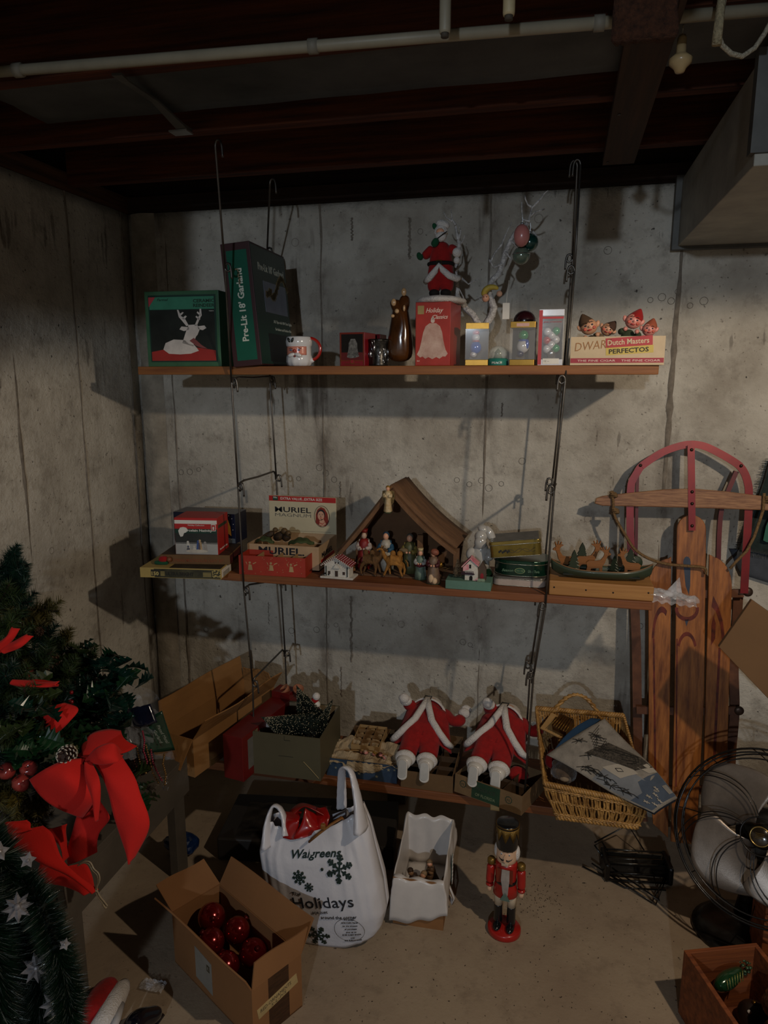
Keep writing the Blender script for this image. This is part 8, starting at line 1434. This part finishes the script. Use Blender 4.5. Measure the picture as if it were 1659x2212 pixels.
for k, (px, py, r) in enumerate([(38, 1960, .030), (78, 2090, .030), (118, 2168, .030), (-2, 1840, .02), (140, 2040, .012), (60, 1858, .016)]):
    p = at(px, py, -1.52)-G; p = p+(CAM-G-p).normalized()*.055; d = (CAM-G-p).normalized()+V((rl.uniform(-.3, .3), 0, rl.uniform(-.2, .3))); FQ_ = Matrix.Translation(p) @ d.to_track_quat('Z', 'Y').to_matrix().to_4x4(); q = M(); n = 8 if k < 3 else 5
    ring_ = [V(((r if i % 2 == 0 else r*.55)*math.cos(PI*i/n), (r if i % 2 == 0 else r*.55)*math.sin(PI*i/n), 0)) for i in range(2*n)]; q.add([FQ_ @ V((0, 0, r*.35)), FQ_ @ V((0, 0, -r*.3))]+[FQ_ @ v for v in ring_], [(0, 2+i, 2+(i+1) % (2*n)) for i in range(2*n)]+[(1, 2+(i+1) % (2*n), 2+i) for i in range(2*n)]); q.ell(FQ_ @ V((0, 0, r*.3)), r*.22, 8); o = q.build('star_light', STM, t)
    M().tube([FQ_ @ V((0, 0, -r*.3)), FQ_ @ V((0, 0, -.06))], .003, 6).build('star_socket', TIN, o)
# ---------------- clear bag with bead garland ----------------
p0 = at(330, 1640, -.80); t = thing('beaded_garland_bag', 'clear crinkled bag with green printed panel and metallic beads on the table', 'bag', (p0.x, -.82, zt_)); G = t.location.copy(); CF = mat('clear_film', '#cfd6e0', .06, var=.2, scale=18, alpha=.13, coat=1)
q = M(); c4 = [at(268, 1478, -.86)-G, at(345, 1540, -.84)-G, at(262, 1640, -.92)-G, at(378, 1640, -.80)-G]
q.grid(lambda u, v: c4[0].lerp(c4[1], u).lerp(c4[2].lerp(c4[3], u), v)+V((0, -.03*math.sin(PI*u)*math.sin(PI*v), 0))+V((nz((u*9, v*9, 1)), nz((u*8, v*7, 2)), nz((u*9, v*9, 3))))*.012, 26, 26); q.build('film_front', CF, t, False, solid=.0005)
q = M(); q.grid(lambda u, v: c4[0].lerp(c4[1], u).lerp(c4[2].lerp(c4[3], u), v)+V((.01, .05*math.sin(PI*u), 0)), 10, 10); q.build('film_back', CF, t, True)
q = M(); a = [at(*p)-G for p in ((300, 1560, -.865), (350, 1535, -.84), (312, 1625, -.88), (378, 1620, -.82))]; q.grid(lambda u, v: a[0].lerp(a[1], u).lerp(a[2].lerp(a[3], u), v)+V((0, -.006*math.sin(PI*u), 0)), 12, 10); q.build('green_panel', mat('panel_green', '#1f4a3a', .25, var=.3, coat=.8), t, True, solid=.001)
q = M(); a = [at(*p)-G for p in ((262, 1530, -.88), (325, 1520, -.86), (290, 1570, -.89), (340, 1560, -.87))]; q.grid(lambda u, v: a[0].lerp(a[1], u).lerp(a[2].lerp(a[3], u), v)+V((0, -.01*math.sin(PI*u), .004*nz((u*9, v*9, 1)))), 10, 8); q.build('navy_panel', mat('panel_navy', '#141c38', .2, var=.3, coat=.8), t, True, solid=.001)
PT = frame(at(338, 1568, -.872)-G, (.35, .15, -.9), (.85, .1, .4)); txt(t, 'Plated Metal', mat('print_pale', '#a9b5ae', .5, var=0), PT, 0, 0, .065, .010, 1, 0, .2); txt(t, 'Garland', mat('print_pale', '#a9b5ae'), PT, .012, -.018, .045, .010, 1, 0, .2)
BG1 = mat('bead_gold', '#b8925a', .15, .8, coat=.5); BG2 = mat('bead_pink', '#b5405c', .2, .5, coat=.8); BG3 = mat('bead_dark', '#4a1f12', .25, .4, coat=.6)
for k, (pts, bm) in enumerate([([(308, 1580), (312, 1600), (310, 1622), (318, 1645), (312, 1665)], BG2), ([(296, 1610), (300, 1635), (305, 1660), (318, 1672)], BG1), ([(326, 1620), (330, 1645), (338, 1665), (352, 1690)], BG2), ([(355, 1630), (352, 1650), (358, 1672), (356, 1700)], BG1), ([(290, 1600), (285, 1625), (292, 1650), (305, 1680)], BG3), ([(315, 1610), (322, 1635), (330, 1670), (345, 1695)], BG1)]):
    q = M(); P_ = [at(a_, b_, -.895+.01*(k % 3))-G for a_, b_ in pts]
    for i in range(len(P_)-1):
        for j in range(5): q.ell(P_[i].lerp(P_[i+1], j/5), .0034, 6)
    q.tube(P_, .0006, 4); q.build('bead_strand', bm, t, True)
q = M(); 
for k in range(40): c = at(rl.uniform(340, 365), rl.uniform(1665, 1705), -.87)-G; e = c+V((rl.uniform(-.01, .01), rl.uniform(-.01, .0), rl.uniform(-.012, .012))); q.tube([c, e], .0008, 3)
q.build('silver_tinsel', SILV, t)['kind'] = 'stuff'
q = M(); q.ell(at(300, 1640, -.85)-G, (.05, .04, .05), 12); q.build('garland_bundle', mat('bundle_brown', '#2a130c', .5, .3, var=.5, scale=120, bump=1, bscale=200), t, True)
# ---------------- santa hat and shiny boot in the lower left corner ----------------
p = az(232, 2190, .0); t = thing('santa_hat', 'red plush santa hat with white fur brim on the floor', 'hat', (p.x, p.y, .05)); c = t.location.copy(); g = lambda px, py, z: az(px, py, z)-c
skin('hat_cone', PL, t, [(*g(205, 2215, .05), .035, .035), (*g(215, 2170, .05), .038, .034), (*g(232, 2135, .045), .028, .026), (*g(246, 2118, .04), .014, .014)], chain(4))
q = M(); q.tube([g(205, 2240, .06), g(230, 2200, .07), g(248, 2165, .06), g(262, 2138, .045), g(270, 2125, .035)], [.026, .027, .026, .022, .014], 12); q.build('fur_brim', FUR, t, True); q = M(); q.tube([g(232, 2250, .075), g(252, 2205, .08), g(262, 2170, .065)], .009, 10); q.build('brim_band', mat('brim_pale', '#c9c9cc', .8, var=.1), t, True); M().ell(g(205, 2225, .02), (.05, .05, .02), 12).build('hat_underside', PL, t, True)
p = az(320, 2190, .0); t = thing('shiny_boot', 'shiny black vinyl boot toe beside the hat at the bottom edge', 'boot', (p.x, p.y, .03)); c = t.location.copy(); VN = mat('vinyl_black', '#0c0f1a', .12, var=0, coat=1)
skin('boot', VN, t, [(*g(275, 2235, .06), .026, .026), (*g(300, 2200, .05), .025, .024), (*g(328, 2195, .03), .022, .018), (*g(345, 2180, .022), .016, .013)], chain(4)); M().tube([g(300, 2222, .008), g(330, 2212, .006), g(350, 2190, .006)], [.016, .016, .010], 8, flat=(1, .4)).build('boot_sole', VN, t, True)
p = az(330, 2135, 0); t = thing('cellophane_scrap', 'small crumpled clear cellophane scrap on the floor', 'cellophane', (p.x, p.y, .004)); q = M(); q.grid(lambda u, v: V(((u-.5)*.07, (v-.5)*.035, .004+.010*abs(nz((u*6, v*5, 1)))+.004*abs(nz((u*15, v*12, 3))))), 20, 12); q.build('film', FILM, t, False)
